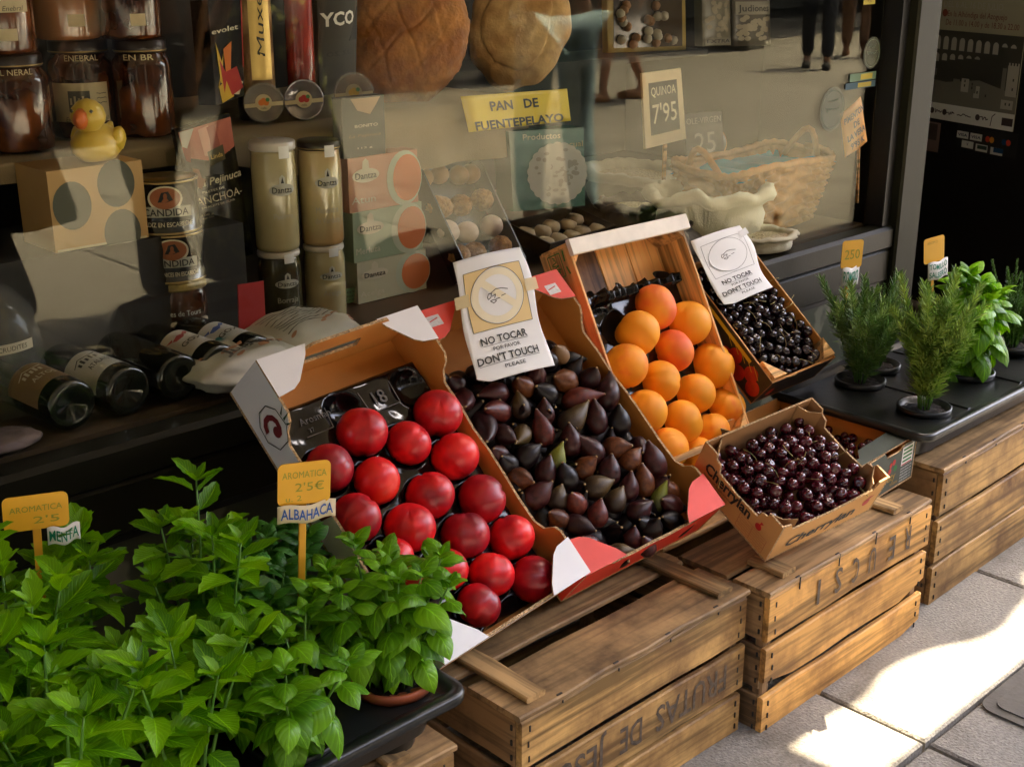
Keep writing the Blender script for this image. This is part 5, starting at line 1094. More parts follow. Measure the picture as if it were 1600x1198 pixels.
def sprig_plant(label, cat, name, x, y, zr, nst, H, spread, nlen, nwid, per, seed, mt, stemm, lean=(0, 0), group=None):
    r = random.Random(seed); t = thing(name, label, cat, T(x, y, zr), group); pot(t, mt=BPOT); nm = MB(); sm = MB()
    def branch(b0, b1, h, dens):
        mid = b0.lerp(b1, .5)+V((r.uniform(-.006, .006), r.uniform(-.006, .006), 0))+V((b0.x-b1.x, b0.y-b1.y, 0))*.15; pts = [b0.lerp(mid, u/4) if u < 4 else mid.lerp(b1, (u-4)/4) for u in range(9)]
        sm.tube(pts, [.0016-.00012*k for k in range(9)], 5); L = (b1-b0).length; n = int(L/.0050*dens); ax = (b1-b0).normalized(); X = ax.orthogonal().normalized(); Y = ax.cross(X)
        for i in range(n):
            u = .12+.88*i/n; p = (b0.lerp(mid, u*2) if u < .5 else mid.lerp(b1, u*2-1))
            for q in range(per):
                a = i*1.1+q*2*PI/per+r.uniform(-.3, .3); out_ = (X*math.cos(a)+Y*math.sin(a)); up_ = .45+.75*u+r.uniform(-.15, .15); d = (out_+ax*up_).normalized(); l = nlen*(1.0-.35*u+.0)*r.uniform(.75, 1.15); sd = d.cross(ax).normalized()*nwid*.5; nn = sd.cross(d).normalized()*nwid*.3
                tip = p+d*l+ax*l*.12; md = p+d*l*.5
                nm.add([p, md+sd+nn, tip, md-sd+nn, md-nn*.4], [(0, 1, 4), (1, 2, 4), (2, 3, 4), (3, 0, 4)], 0, True)
    for k in range(nst):
        a = 2*PI*k/nst+r.uniform(-.5, .5); q = spread*r.uniform(.25, 1); h = H*r.uniform(.6, 1)
        b0 = V((.010*math.cos(a), .010*math.sin(a), -.008)); b1 = V((q*math.cos(a), q*math.sin(a), h))+V((lean[0], lean[1], 0))*h; branch(b0, b1, h, 1)
        for e in range(r.choice((1, 2, 2, 3))):
            u = r.uniform(.25, .6); c0 = b0.lerp(b1, u); a2 = a+r.uniform(-1.5, 1.5); l = h*r.uniform(.25, .42); branch(c0, c0+V((math.cos(a2)*l*.5, math.sin(a2)*l*.5, l*.9)), l, 1)
    sm.build('stem', stemm, t); o = nm.build('needles' if 'rosemary' in name else 'small_leaves', mt, t); o['kind'] = 'stuff'
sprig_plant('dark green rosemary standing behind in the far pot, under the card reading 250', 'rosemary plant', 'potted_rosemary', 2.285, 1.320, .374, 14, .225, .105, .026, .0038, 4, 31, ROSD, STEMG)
sprig_plant('bright rosemary in the nearest pot of the right tray, above its corner', 'rosemary plant', 'potted_rosemary', 2.235, 1.145, .374, 13, .265, .100, .028, .0042, 4, 32, ROSM, STEMG, lean=(.10, .02))
sprig_plant('fine leaved thyme at the right edge of the picture', 'thyme plant', 'potted_thyme', 2.72, 1.20, .384, 24, .185, .085, .010, .005, 3, 33, THYM, STEMG)
sprig_plant('pale thyme behind the rosemary with the leaning card', 'thyme plant', 'potted_thyme', 2.395, 1.350, .376, 26, .190, .07, .010, .005, 3, 34, THYM, STEMG)
print('leaves', n_)
# ================================================================== goods behind the glass
ZF, ZS = .5765, .926                                   # display floor, raised shelf
def facing(p, off=0, roll=0):
    a = math.atan2(CAM.y-p[1], CAM.x-p[0]); return T(p[0], p[1], p[2]) @ RZ(a+PI/2+off) @ RY(roll)
def sn(p, n): return px(p, n)
JARG = mat('dark_brown_preserve_glass', (.045, .012, .004), .10, .5, 16, 0, col2=(.18, .05, .012), c2scale=14, c2lo=.5, c2hi=.7, coat=.3)
JARL = mat('dark_jar_lid', (.02, .012, .01), .35, .2, 20, metal=.3); LABEL = mat('aged_cream_label', (.50, .42, .26), .6, .08, 30)
TINB = mat('black_printed_tin', (.010, .010, .010), .22, .1, 10, coat=.4); TING = mat('tin_rim_gold', (.42, .30, .12), .3, .1, 10, metal=.8)
CLEARM = mat('clear_plastic', (.55, .52, .48), .12, .1, 10, alpha=.35); PALEJ = mat('pale_asparagus_jar', (.46, .40, .22), .14, .2, 8, coat=.6); GREYP = flat('dark_grey_print', (.07, .065, .055))
LIDW = mat('white_jar_lid', (.62, .58, .54), .3, .05); ORAP = flat('orange_food_print', (.60, .17, .05)); PALEG = flat('pale_green_box', (.30, .38, .26)); SALM = flat('salmon_box', (.50, .24, .15)); CREAMB = flat('cream_box', (.50, .48, .34))
def jar(label, p, r, h, body=JARG, lid=JARL, texts=(), paper=None, ptex=(), neck=.86, cat='jar', name='glass_jar', off=0, group=None, lidh=.13, tex_m=None, ribs=0, lidtext=None, tab=False):
    t = thing(name, label, cat, facing(p, off), group); m = MB(); b = h*(1-lidh)
    rib = (lambda a, z: 1+.012*math.cos(a*ribs)) if ribs else None
    m.lathe([(r*.86, 0), (r*.97, h*.015), (r, h*.05), (r, b*.82), (r*.97, b*.90), (r*neck, b*.97), (r*neck, b)], 32, rib=rib); m.build('jar_body', body, t)
    m = MB(); rl = r*(neck+.04); m.lathe([(rl, 0), (rl*1.02, .002), (rl*1.02, h*lidh-.002), (rl*.98, h*lidh), (0, h*lidh)], 32, M=T(0, 0, b)); m.build('lid', lid, t)
    m = MB(); m.lathe([(rl*1.025, 0), (rl*1.035, .001), (rl*1.025, .0022)], 32, M=T(0, 0, b+.002)); m.build('lid_ring', TING if lid is JARL else lid, t)
    if tab: m = MB(); f = cyl(rl*1.03, b, -PI/2+.5); m.grid(lambda i, j: f((i-.5)*r*.5, -h*.06+h*.11*j, .001), 4, 2); m.build('seal_tab', WHITE, t)
    if paper:
        a0, a1, z0, z1, pm = paper; f = cyl(r, 0); m = MB(); patch(m, f, a0*r, a1*r, z0*h, z1*h, 0, 14, .0006); m.build('paper_label', pm, t)
        m = MB()
        if 'drawing' in ptex:
            c = (a0+a1)/2*r; patch(m, f, c-r*.35, c+r*.3, z0*h+(z1-z0)*h*.30, z0*h+(z1-z0)*h*.80, 0, 6, .0012)
            for k in range(5): patch(m, f, c-r*.30+k*r*.12, c-r*.24+k*r*.12, z0*h+(z1-z0)*h*.45, z0*h+(z1-z0)*h*(.62+.05*(k % 2)), 1, 1, .0016)
            for k in range(3): scribble(m, f, a1*r-r*.42, a1*r-r*.08, z0*h+(z1-z0)*h*(.72-.12*k), .002, .0012, 0, k, 8)
        for s, x, y, hh, wd, mi in texts: text(m, s, f, x*r, y*h, hh*h, width=wd*r, m=mi, lift=.0014, shear=.2)
        m.build('label_print', tex_m or [GREYP, LABEL], t)
    elif texts:
        m = MB(); f = cyl(r, 0)
        for s, x, y, hh, wd, mi in texts: text(m, s, f, x*r, y*h, hh*h, width=wd*r, m=mi, lift=.0012)
        m.build('label_print', tex_m or [WHITEINK, GREYP], t)
    if lidtext:
        m = MB(); f = cyl(rl*1.02, b); text(m, lidtext, f, 0, -h*.04, h*.06, width=r*1.0, lift=.002); m.build('lid_lettering', LABEL, t)
    return t
# --- big dark preserve jars, two tiers
J = [(50, 238, 52), (153, 216, 49), (249, 215, 44)]; LAB_LO = ['dark preserve jar at the left edge of the lower tier with handwritten lid', 'preserve jar with cream label behind the rubber duck', 'dark preserve jar right of the duck with a panelled glass body']
LAB_UP = ['upper tier jar with cream label in the top left corner', 'upper tier jar of pale sausages in the middle of three', 'upper tier jar with cream label and price tag, beside the black box']
r = random.Random(2)
for k, (x, y, w_) in enumerate(J):
    p = onz(x, y, ZS); p = V((p.x, p.y+.04, ZS)); rr_ = sn(p, w_); h = sn(p, 142)*1.02
    pap = (-1.1, .75, .18, .58, LABEL) if k == 1 else ((-1.9, -.9, .2, .6, LABEL) if k == 0 else None)
    jar(LAB_LO[k], p, rr_, h, paper=pap, ptex=('drawing',) if k == 1 else (), texts=(('Embutidos Enebral', .0, .21, .05, 1.3, 0),) if k == 1 else (), lidtext=('EL NERAL', 'ENEBRAL', 'EN BR')[k], group='dark preserve jars on the raised shelf', neck=.84, off=r.uniform(-.1, .1))
    p2 = V((p.x-.012, p.y, ZS+h+.0015)); pap = (-1.0, .95, .42, .88, LABEL) if k != 1 else None
    t = jar(LAB_UP[k], p2, rr_*1.02, h, paper=pap, ptex=('drawing',), texts=(('Embutidos Enebral', .0, .46, .05, 1.5, 0),) if k != 1 else (), body=JARG if k != 1 else mat('pale_sausage_preserve', (.26, .11, .04), .1, .4, 9, coat=.6), group='dark preserve jars on the raised shelf', neck=.84)
    m = MB(); f = cyl(rr_*1.02, 0); patch(m, f, .0, rr_*.5, h*.14, h*.26, 0, 4, .0016); m.build('price_tag', LABEL, t)
m = MB(); 
# --- black box with flower, tubes and sack on the shelf
def qthing(name, label, cat, C4, depth_, mt, group=None, curve=0, nx=8, ny=8, bulge=0):
    """flat-fronted thing: front face spans four world corners (TL, TR, BR, BL); extruded away from the street by depth_"""
    TL, TR, BR, BL = [V(c) for c in C4]; o = (BL+BR)/2; t = thing(name, label, cat, T(o), group); n = (TR-TL).cross(TL-BL).normalized()
    if n.dot(CAM-o) < 0: n = -n
    def f(s, q, h=0): return (BL*(1-s)+BR*s)*(1-q)+(TL*(1-s)+TR*s)*q-o+n*(h+bulge*math.sin(PI*s)*math.sin(PI*max(0, min(1, q)))**.5+curve*math.sin(PI*s))
    m = MB(); m.grid(lambda i, j: f(i, j), nx, ny, 0, bool(curve or bulge)); 
    k = len(m.v); front = list(m.v); m.grid(lambda i, j: f(1-i, j)-n*(depth_+2*(curve+bulge)*0), nx, ny, 0, False)
    def idx(i, j): return j*(nx+1)+i
    def bidx(i, j): return k+j*(nx+1)+(nx-i)
    for i in range(nx): m.add([], []); m.f.append((idx(i, 0), bidx(i, 0), bidx(i+1, 0), idx(i+1, 0))); m.f.append((idx(i+1, ny), bidx(i+1, ny), bidx(i, ny), idx(i, ny))); m.m += [0, 0]; m.s += [False, False]
    for j in range(ny): m.f.append((idx(0, j+1), bidx(0, j+1), bidx(0, j), idx(0, j))); m.f.append((idx(nx, j), bidx(nx, j), bidx(nx, j+1), idx(nx, j+1))); m.m += [0, 0]; m.s += [False, False]
    m.build('body' if cat not in ('sign', 'sticker') else 'sheet', mt, t); return t, f
def Q(pts, Y): 
    Ys = Y if isinstance(Y, (list, tuple)) else [Y]*4; return [ony(p[0], p[1], y) for p, y in zip(pts, Ys)]
def q_poly(m, f, P, mi=0, l=.0008): m.add([f(a, b, l) for a, b in P], [tuple(range(len(P)))], mi)
def q_text(m, f, s, x, y, h, wd, mi=0, bold=.01, l=.0010, shear=0):
    vs, fs = text_geo(s, bold); x0, x1 = min(v[0] for v in vs), max(v[0] for v in vs); k = wd/(x1-x0); ky = h/.7
    m.add([f(x+(v[0]-(x0+x1)/2)*k+(v[1]-.35)*shear*k, y+(v[1]-.35)*ky, l) for v in vs], fs, mi)
def q_rect(m, f, a, b, c, d, mi=0, l=.0008): m.grid(lambda i, j: f(a+(b-a)*i, c+(d-c)*j, l), 6, 3, mi)
def q_disc(m, f, x, y, rx, ry, mi=0, l=.001, n=24): m.add([f(x, y, l)]+[f(x+rx*math.cos(2*PI*k/n), y+ry*math.sin(2*PI*k/n), l) for k in range(n)], [(0, k+1, (k+1) % n+1) for k in range(n)], mi)
WARMW = flat('warm_white_print', (.60, .55, .42)); YEL = flat('yellow_print', (.60, .38, .03)); ORG = flat('flower_orange', (.62, .16, .02)); DRED = flat('flower_red', (.38, .02, .015))
t, f = qthing('oil_carton', 'tall black carton with a yellow and red flower, right of the dark jars', 'carton', Q([(318, -70), (374, -75), (382, 150), (338, 166)], [2.06, 2.06, 2.04, 2.04]), .06, mat('glossy_black_carton', (.008, .008, .009), .15, .1, 5))
m = MB(); q_text(m, f, 'evolet', .45, .49, .035, .82, 0, .01)
for P, mi in (([(.1, .1), (.35, .34), (.28, .2)], 1), ([(.12, .42), (.30, .26), (.35, .12), (.2, .14)], 1), ([(.35, .36), (.62, .40), (.55, .2), (.4, .14)], 2), ([(.3, .2), (.75, .22), (.95, .06), (.55, .03)], 3), ([(.12, .12), (.5, .16), (.62, .02), (.2, .0)], 1), ([(.5, .16), (.95, .10), (.8, .02), (.55, .04)], 0), ([(.2, .3), (.42, .18), (.3, .06)], 3)): q_poly(m, f, P, mi, .0008+.0002*len(P)+mi*.0002)
m.build('printed_flower', [WARMW, YEL, ORG, DRED], t)
m = MB(); q_rect(m, f, .97, 1.0, .2, 1, 0, .0012); m.build('red_edge', DRED, t)
def tube_pack(label, x, y, w_, hpx, mt, name, cat, texts=(), tm=None, tops=.97, vertical=None, foot=None):
    p = onz(x, y, ZS); p = V((p.x, p.y, ZS)); r_ = sn(p, w_/2); h = sn(p, hpx)*1.05; t = thing(name, label, cat, facing(p)); m = MB()
    m.lathe([(r_*.98, 0), (r_, .004), (r_, h*tops), (r_*.8, h)], 28); m.build('body', mt, t); f = cyl(r_, 0)
    if foot: m = MB(); patch(m, f, -r_*1.45, r_*1.45, 0, h*.13, 0, 14, .0008); m.build('foot_band', foot, t)
    if vertical:
        m = MB(); patch(m, f, -.2*r_, 1.0*r_, h*.2, h, 1, 8, .0008); text(m, vertical, f, .35*r_, h*.50, r_*.42, rot=PI/2, width=h*.36, lift=.0014, shear=.3); m.build('label_print', tm, t)
    return t
tube_pack('brown speckled cylinder pack with upright script, beside the black flower carton', 404, 186, 58, 290, mat('speckled_brown_pack', (.20, .10, .04), .35, .4, 14, col2=(.45, .28, .12), c2scale=18), 'cylinder_pack', 'pack', vertical='Muxén', tm=[BLACK, GOLD], foot=JARL)
tube_pack('red foil cylinder pack between the brown pack and the black sack', 474, 180, 44, 285, mat('red_foil', (.26, .02, .012), .18, .4, 16, .4, 30, coat=.5), 'foil_pack', 'pack')
t, f = qthing('paper_sack', 'black and grey flour sack with white capitals next to the first bread', 'sack', Q([(492, -90), (560, -95), (556, 140), (500, 152)], 2.09), .07, mat('grey_sack_paper', (.045, .042, .036), .7, .15, 10, .2, 20), bulge=.018)
m = MB(); q_poly(m, f, [(.02, .58), (.98, .56), (.98, .34), (.7, .34), (.02, .44)], 1, .001); q_text(m, f, 'YCO', .42, .50, .085, .78, 0, .03, .002); q_text(m, f, 'OS, S.L.', .45, .27, .028, .62, 1, .01); m.build('sack_print', [WHITEINK, BLACK], t)
# --- breads
def bread(label, c, hw, hh, roll, mt, kind, lean=R(12)):
    p = V(c); t = thing('bread_loaf', label, 'bread', facing(p) @ RX(-lean) @ RY(roll)); m = MB(); nu, nv = 140, 90; vs = []
    def disp(x, z):
        d = 0
        if kind == 0:
            wx, wz = x+.10*noise.noise(V((x*2, z*2, 7))), z+.10*noise.noise(V((x*2, z*2, 3)))
            for a, w9 in ((wx*.8+wz*.6, 2.0), (-wx*.75+wz*.66, 2.3)):
                q = abs(((a*w9+.5) % 1)-.5)*2; d -= .055*math.exp(-(q/.11)**2)*max(.0, 1-(x*x+z*z)/.75)-.012*math.exp(-((q-.3)/.15)**2)
            d += .03*noise.noise(V((x*5, z*5, 1)))+.018*noise.noise(V((x*16, z*16, 4)))+.008*noise.noise(V((x*45, z*45, 4)))
        else:
            rr_ = math.hypot(x+.05, z*.95); a = math.atan2(z, x); q = rr_+(.04*math.sin(a*3+1)+.015*math.sin(a*7))*min(1, rr_*1.6)**3
            d += .010*math.sin(q*24)*(min(1, rr_*4) if rr_ < .68 else .1)-.09*math.exp(-((q-.72)/.03)**2)-.05*max(0, q-.72)+.03*noise.noise(V((x*6, z*6, 9)))+.008*noise.noise(V((x*40, z*40, 2)))
        return d
    for j in range(nv+1):
        th = PI*j/nv
        for i in range(nu):
            ph = 2*PI*i/nu; x, y, z = math.sin(th)*math.cos(ph), -math.cos(th), math.sin(th)*math.sin(ph)
            if kind == 1: s = 1+(.025*math.sin(ph*7)+.012*math.sin(ph*13))*math.sin(th)**4
            else: s = 1+.02*math.sin(ph*3+1)*math.sin(th)
            s += disp(x, z)*(1 if y < 0 else 0); vs.append((x*hw*s, y*hw*(.36 if kind == 0 else .26)*s, z*hh*s))
    m.add(vs, [(j*nu+i, (j+1)*nu+i, (j+1)*nu+(i+1) % nu, j*nu+(i+1) % nu) for j in range(nv) for i in range(nu)], 0, True); m.build('crust', mt, t); return t
BR1 = mat('dark_baked_crust', (.34, .115, .020), .5, .3, 40, .5, 160, col2=(.50, .21, .050), c2scale=14, c2lo=.42, c2hi=.62); BR2 = mat('golden_crust', (.50, .27, .085), .55, .2, 40, .35, 160, col2=(.62, .40, .17), c2scale=10)
c = ony(636, 52, 2.13); bread('large dark brown round loaf scored in diamonds, standing on the linen shelf', c, sn(c, 94), sn(c, 118), R(12), BR1, 0)
c = ony(812, 42, 2.16); bread('golden loaf with wavy rings pressed into the crust, right of the dark loaf', c, sn(c, 78), sn(c, 100), R(18), BR2, 1)
# --- yellow bread sign
t, f = qthing('bread_sign', 'yellow sign saying pan de Fuentepelayo below the two loaves', 'sign', Q([(720, 152), (886, 140), (892, 190), (733, 208)], [1.952, 1.952, 1.945, 1.945]), .0012, mat('yellow_sign_card', (.62, .46, .012), .35, .05, 10), curve=-.006)
m = MB(); q_text(m, f, 'PAN   DE', .48, .66, .26, .46, 0, .03); q_text(m, f, 'FUENTEPELAYO', .50, .14, .24, .86, 0, .03); m.build('lettering', BLACK, t)
# --- clear round tubs
for k, (x, y, col, lab) in enumerate(((412, 162, ORG, 'clear round tub with orange sweets label, first of three on the shelf'), (475, 157, DRED, 'clear round tub with red cherry label and shiny rainbow lid'), (553, 146, YEL, 'clear round tub with orange and green label under the black sack'))):
    p = ony(x, y, 2.02-.01*k); r_ = sn(p, 31); t = thing('sweet_tub', lab, 'tub', facing(p) @ RX(-.15), 'clear round tubs on the shelf edge'); M_ = RX(PI/2)
    m = MB(); m.lathe([(r_*.92, -.03), (r_*.95, 0), (r_, .002), (r_, .006), (r_*.95, .008), (r_*.90, .004), (0, .004)], 32, M=M_); m.build('tub', CLEARM if k != 1 else mat('shiny_tub', (.35, .32, .36), .08, .5, 20, metal=.6), t)
    m = MB(); m.lathe([(r_*.88, -.028), (r_*.90, -.002), (0, -.001)], 24, M=M_); m.build('sweets', mat('brown_sweets%d' % k, ((.10, .05, .03), (.12, .10, .12), (.12, .05, .02))[k], .5, .6, 40, .6, 40), t)
    m = MB(); f = lambda a, b, h=0: V((a, -.0085-h, b)); disc(m, f, 0, 0, r_*.42, 0, lift=.0004); m.add([f(-r_*.95, -r_*.15-.004), f(r_*.95, -r_*.02-.004), f(r_*.95, r_*.18-.004), f(-r_*.95, r_*.05-.004)], [(0, 1, 2, 3)], 0)
    for q in range(3): disc(m, f, r_*(.12*(q-1)), r_*.08*(q % 2), r_*.15, 1, lift=.0008+.0002*q)
    disc(m, f, r_*.2, r_*.14, r_*.10, 2, lift=.0016); text(m, 'cafe', f, 0, -r_*.26, r_*.12, m=3, lift=.0012); m.build('label', [LABEL, col, flat('leaf_print%d' % k, (.03, .18, .05)), BLACK], t)
# --- duck on the holed carton
CARTB = mat('tan_holed_carton', (.42, .26, .10), .7, .06, 10)
cq = Q([(72, 270), (222, 262), (226, 362), (78, 398)], [1.86, 1.86, 1.86, 1.86]); zr_ = cq[3].z
MB().box((cq[0].x+.11, 1.975, (ZF+zr_)/2), (.44, .24, zr_-ZF-.002)).build('display_riser', DARKW, shop)
t, f = qthing('holed_carton', 'tan carton printed with dark ovals under the rubber duck', 'carton', [V((cq[0].x, 1.86, cq[0].z)), V((cq[1].x, 1.86, cq[0].z)), V((cq[1].x, 1.86, zr_)), V((cq[0].x, 1.86, zr_))], .11, CARTB)
m = MB()
for (x, y) in ((.22, .55), (.70, .75), (.72, .12)): q_disc(m, f, x, y, .20, .30, 0, .0008)
q_rect(m, f, .02, .98, .0, .03, 1, .0006); m.build('printed_ovals', [flat('oval_dark', (.06, .065, .045)), LABEL], t)
dp = V((cq[0].x+.105, 1.90, cq[0].z+.001)); YD = mat('yellow_rubber', (.66, .46, .05), .35, .05, 10, sss=.1)
t = thing('rubber_duck', 'yellow rubber duck with orange bill sitting on the tan carton', 'toy', T(dp) @ RZ(R(-52)) @ S(1.12)); m = MB()
m.lathe([(0, 0), (.022, .002), (.032, .014), (.033, .028), (.026, .040), (.016, .048), (0, .050)], 24, ell=1.35); m.build('duck_body', YD, t)
m = MB(); m.lathe([(0, -.024), (.013, -.020), (.022, -.009), (.024, 0), (.021, .011), (.012, .020), (0, .0235)], 24, M=T(0, -.018, .064)); m.build('head', YD, t)
m = MB(); m.lathe([(0, 0), (.010, .001), (.008, .010), (0, .016)], 10, ell=1.5, M=T(0, -.038, .062) @ RX(PI/2)); m.build('bill', mat('orange_bill', (.62, .13, .015), .35, .05), t)
for s in (-1, 1):
    m = MB(); m.lathe([(0, -.003), (.003, 0), (0, .003)], 8, M=T(.014*s, -.036, .072)); m.build('eye', BLACK, t)
    m = MB(); m.lathe([(0, -.016), (.006, -.010), (.008, 0), (.006, .012), (0, .022)], 10, ell=2.2, M=T(.030*s, .006, .030) @ RX(-1.2)); m.build('wing', YD, t)
m = MB(); m.tube([(0, .035, .032), (0, .050, .046)], [.012, .003], 8); m.build('tail', YD, t)
# --- tins on top of each other
b0 = onz(283, 552, ZF); b0 = V((b0.x, b0.y, ZF)); z = ZF
def tin(label, p, r_, h, l1, l2):
    t = thing('food_tin', label, 'tin', facing(p)); m = MB(); m.lathe([(r_, 0), (r_*1.02, .001), (r_*1.02, .004), (r_, .005), (r_, h-.005), (r_*1.02, h-.004), (r_*1.02, h), (r_*.96, h), (r_*.95, h-.004), (0, h-.004)], 40); m.build('can', TINB, t)
    for zz in (.0, h-.0045): m = MB(); m.lathe([(r_*1.022, zz), (r_*1.03, zz+.0015), (r_*1.022, zz+.0035)], 40); m.build('rim', TING, t)
    f = cyl(r_, 0); m = MB(); g = lambda a, b, l=0: f(a, b, l)
    m.add([g(0, h*.68, .0010)]+[g(r_*.52*math.cos(2*PI*k/28), h*.68+h*.24*math.sin(2*PI*k/28), .0010) for k in range(28)], [(0, k+1, (k+1) % 28+1) for k in range(28)], 0)
    m.add([g(0, h*.69, .0014)]+[g(r_*.45*math.cos(2*PI*k/28), h*.69+h*.20*math.sin(2*PI*k/28), .0014) for k in range(28)], [(0, k+1, (k+1) % 28+1) for k in range(28)], 1)
    m.add([g(.04*r_, h*.62, .0018), g(.22*r_, h*.66, .0018), g(.10*r_, h*.82, .0018), g(-.10*r_, h*.80, .0018), g(-.22*r_, h*.62, .0018)], [(0, 1, 2, 3, 4)], 2)
    m.grid(lambda i, j: g(r_*(-.80+1.6*i), h*(.32+.20*j)+h*.02*math.sin(i*PI), .0012), 14, 2, 3); text(m, 'CANDIDA', lambda a, b, l=0: g(a, b, .0022), 0, h*.43, h*.13, width=r_*1.35, bold=.015, m=2)
    text(m, l1, lambda a, b, l=0: g(a, b, .0012), 0, h*.20, h*.085, width=r_*1.65, bold=.01, m=4); m.build('tin_print', [WARMW, flat('tin_oval_brown', (.28, .09, .03)), BLACK, flat('tin_banner', (.42, .42, .36)), WARMW], t)
    return t
rt_ = sn(b0, 48)
jar('jam jar with white cloth cap and pink label, under the tin stack', b0, rt_*.95, sn(b0, 62), body=mat('amber_jam', (.20, .07, .02), .1, .3, 10, coat=.5), lid=mat('white_cloth_cap', (.62, .55, .45), .85, .1, 30), lidh=.30, neck=.98, paper=(-.9, .9, .08, .60, flat('dusty_pink_label', (.42, .26, .22))), texts=(('Fruit', 0, .45, .12, .8, 0), ('extra', .1, .28, .1, .7, 0)), tex_m=[MAROON, LABEL])
z += sn(b0, 62)+.001
p = V((b0.x+.002, b0.y, z)); h = sn(p, 54)*1.1
jar('dark jar with gold checked lid and white name, between the tins and the jam', p, rt_*.98, h, lid=mat('gold_check_lid', (.30, .22, .06), .4, .5, 90), texts=(('Rillettes de Tours', 0, .22, .14, 1.5, 0),), lidh=.22, neck=.95); z += h+.001
for k, (hp, l, lab) in enumerate(((70, '2 CODORNICES EN ESCABECHE', 'black partridge and quail tin with banner, lower of the two stacked tins'), (76, 'PERDIZ EN ESCABECHE', 'black tin with brown oval picture, topmost on the tin stack'))):
    p = V((b0.x-.004*k, b0.y, z)); h = sn(p, hp)*1.08; tin(lab, p, rt_*(1.0+.02*k), h, l, ''); z += h+.001
# --- anchovy pouch leaning behind the tins
t, f = qthing('anchovy_pouch', 'leaning black pouch with pink fillets picture and white script, behind the tins', 'pouch', Q([(272, 204), (358, 178), (396, 398), (318, 420)], [1.94, 1.94, 1.93, 1.93]), .012, mat('glossy_black_pouch', (.014, .012, .012), .2, .2, 10), bulge=.006)
m = MB(); q_poly(m, f, [(.02, .98), (.97, .98), (.95, .78), (.55, .72), (.05, .80)], 0, .007)
for k in range(5): q_poly(m, f, [(.05+.15*k, .96), (.22+.16*k, .97), (.12+.18*k, .76), (.05+.16*k, .78)], (1, 0, 2)[k % 3], .0076+.0002*k)
q_poly(m, f, [(.03, .98), (.28, .98), (.1, .86), (.03, .88)], 3, .0092); q_poly(m, f, [(.42, .80), (.72, .82), (.72, .72), (.42, .70)], 4, .0094); q_text(m, f, 'Linda', .57, .76, .03, .22, 5, .01, .0100)
q_text(m, f, 'La Pejinuca', .56, .60, .050, .86, 6, .02, .0085, .2); q_text(m, f, 'ANCHOA-', .50, .48, .055, .86, 6, .0, .0088); q_text(m, f, 'FILETES DE', .4, .535, .015, .4, 6, 0, .0085); q_text(m, f, 'EN ACEITE DE OLIVA', .45, .43, .015, .62, 6, 0, .0085)
for k in range(3): q_text(m, f, ('100 g', 'peso neto', 'escurrido')[k], .22, .38-.022*k, .013, .2, 6, 0, .0085)
q_poly(m, f, [(.12, .72), (.22, .70), (.24, .64), (.30, .62), (.2, .56), (.1, .60)], 7, .009)
m.build('pouch_print', [flat('fillet_pink', (.38, .10, .06)), flat('fillet_red', (.26, .05, .03)), flat('fillet_pale', (.50, .22, .16)), flat('pouch_white_corner', (.40, .38, .34)), flat('pouch_badge', (.05, .04, .01)), GOLD, WARMW, flat('pouch_figure', (.25, .12, .08))], t)
# --- tall jars and boxes of vegetables
c0 = onz(430, 508, ZF); c0 = V((c0.x, c0.y-.025, ZF)); d0 = onz(496, 492, ZF); d0 = V((d0.x, d0.y-.030, ZF)); DKJ = mat('dark_green_jar', (.05, .045, .022), .12, .3, 10, coat=.5)
def badge(t, r_, h, zc, word):
    f = cyl(r_, 0); m = MB(); a = .35*r_
    m.add([f(a, zc, .0016)]+[f(a+r_*.58*math.cos(2*PI*k/24), zc+h*.055*math.sin(2*PI*k/24), .0016) for k in range(24)], [(0, k+1, (k+1) % 24+1) for k in range(24)], 0)
    m.add([f(a-r_*.14, zc+h*.05, .0018), f(a+r_*.14, zc+h*.05, .0018), f(a+r_*.13, zc+h*.11, .0018), f(a, zc+h*.14, .0018), f(a-r_*.13, zc+h*.11, .0018)], [(0, 1, 2, 3, 4)], 0)
    m.add([f(a-r_*.07, zc+h*.06, .0022), f(a+r_*.07, zc+h*.06, .0022), f(a, zc+h*.12, .0022)], [(0, 1, 2)], 1)
    text(m, word, lambda u, v, l=0: f(u, v, .0022), a, zc, h*.055, width=r_*.9, bold=.01, m=1); m.build('badge', [flat('badge_white', (.50, .50, .44)), BLACK], t)
rj = sn(c0, 33); hc = sn(c0, 118)*1.06; hd = sn(d0, 112)*1.06
WS = flat('silver_script', (.40, .38, .30))
badge(jar('dark jar of borage with white lid tab, lower left of the four tall jars', c0, rj, hc, body=DKJ, lid=LIDW, neck=.92, lidh=.07, texts=(('Borraja', .35, .42, .07, 1.0, 0), ('Verdura', .25, .18, .07, .9, 0), ('Natural', .25, .09, .06, .8, 0)), tex_m=[WS, GREYP], tab=True), rj, hc, hc*.62, 'Dantza')
badge(jar('jar of pale vegetables, lower right of the four tall jars', d0, rj*.98, hd, body=PALEJ, lid=LIDW, neck=.92, lidh=.07, texts=(('Acelga', .35, .40, .07, .9, 0),), tex_m=[WS, GREYP], tab=True, ribs=14), rj*.98, hd, hd*.62, 'Dantza')
p = V((c0.x, c0.y, ZF+hc+.001)); h = sn(p, 160)*1.05; badge(jar('pale asparagus jar with broad clear lid, upper left of the four tall jars', p, rj*1.02, h, body=PALEJ, lid=LIDW, neck=.96, lidh=.08, texts=(('Puerro', .35, .34, .05, .9, 0),), tex_m=[WS, GREYP], tab=True, ribs=14), rj*1.02, h, h*.58, 'Dantza')
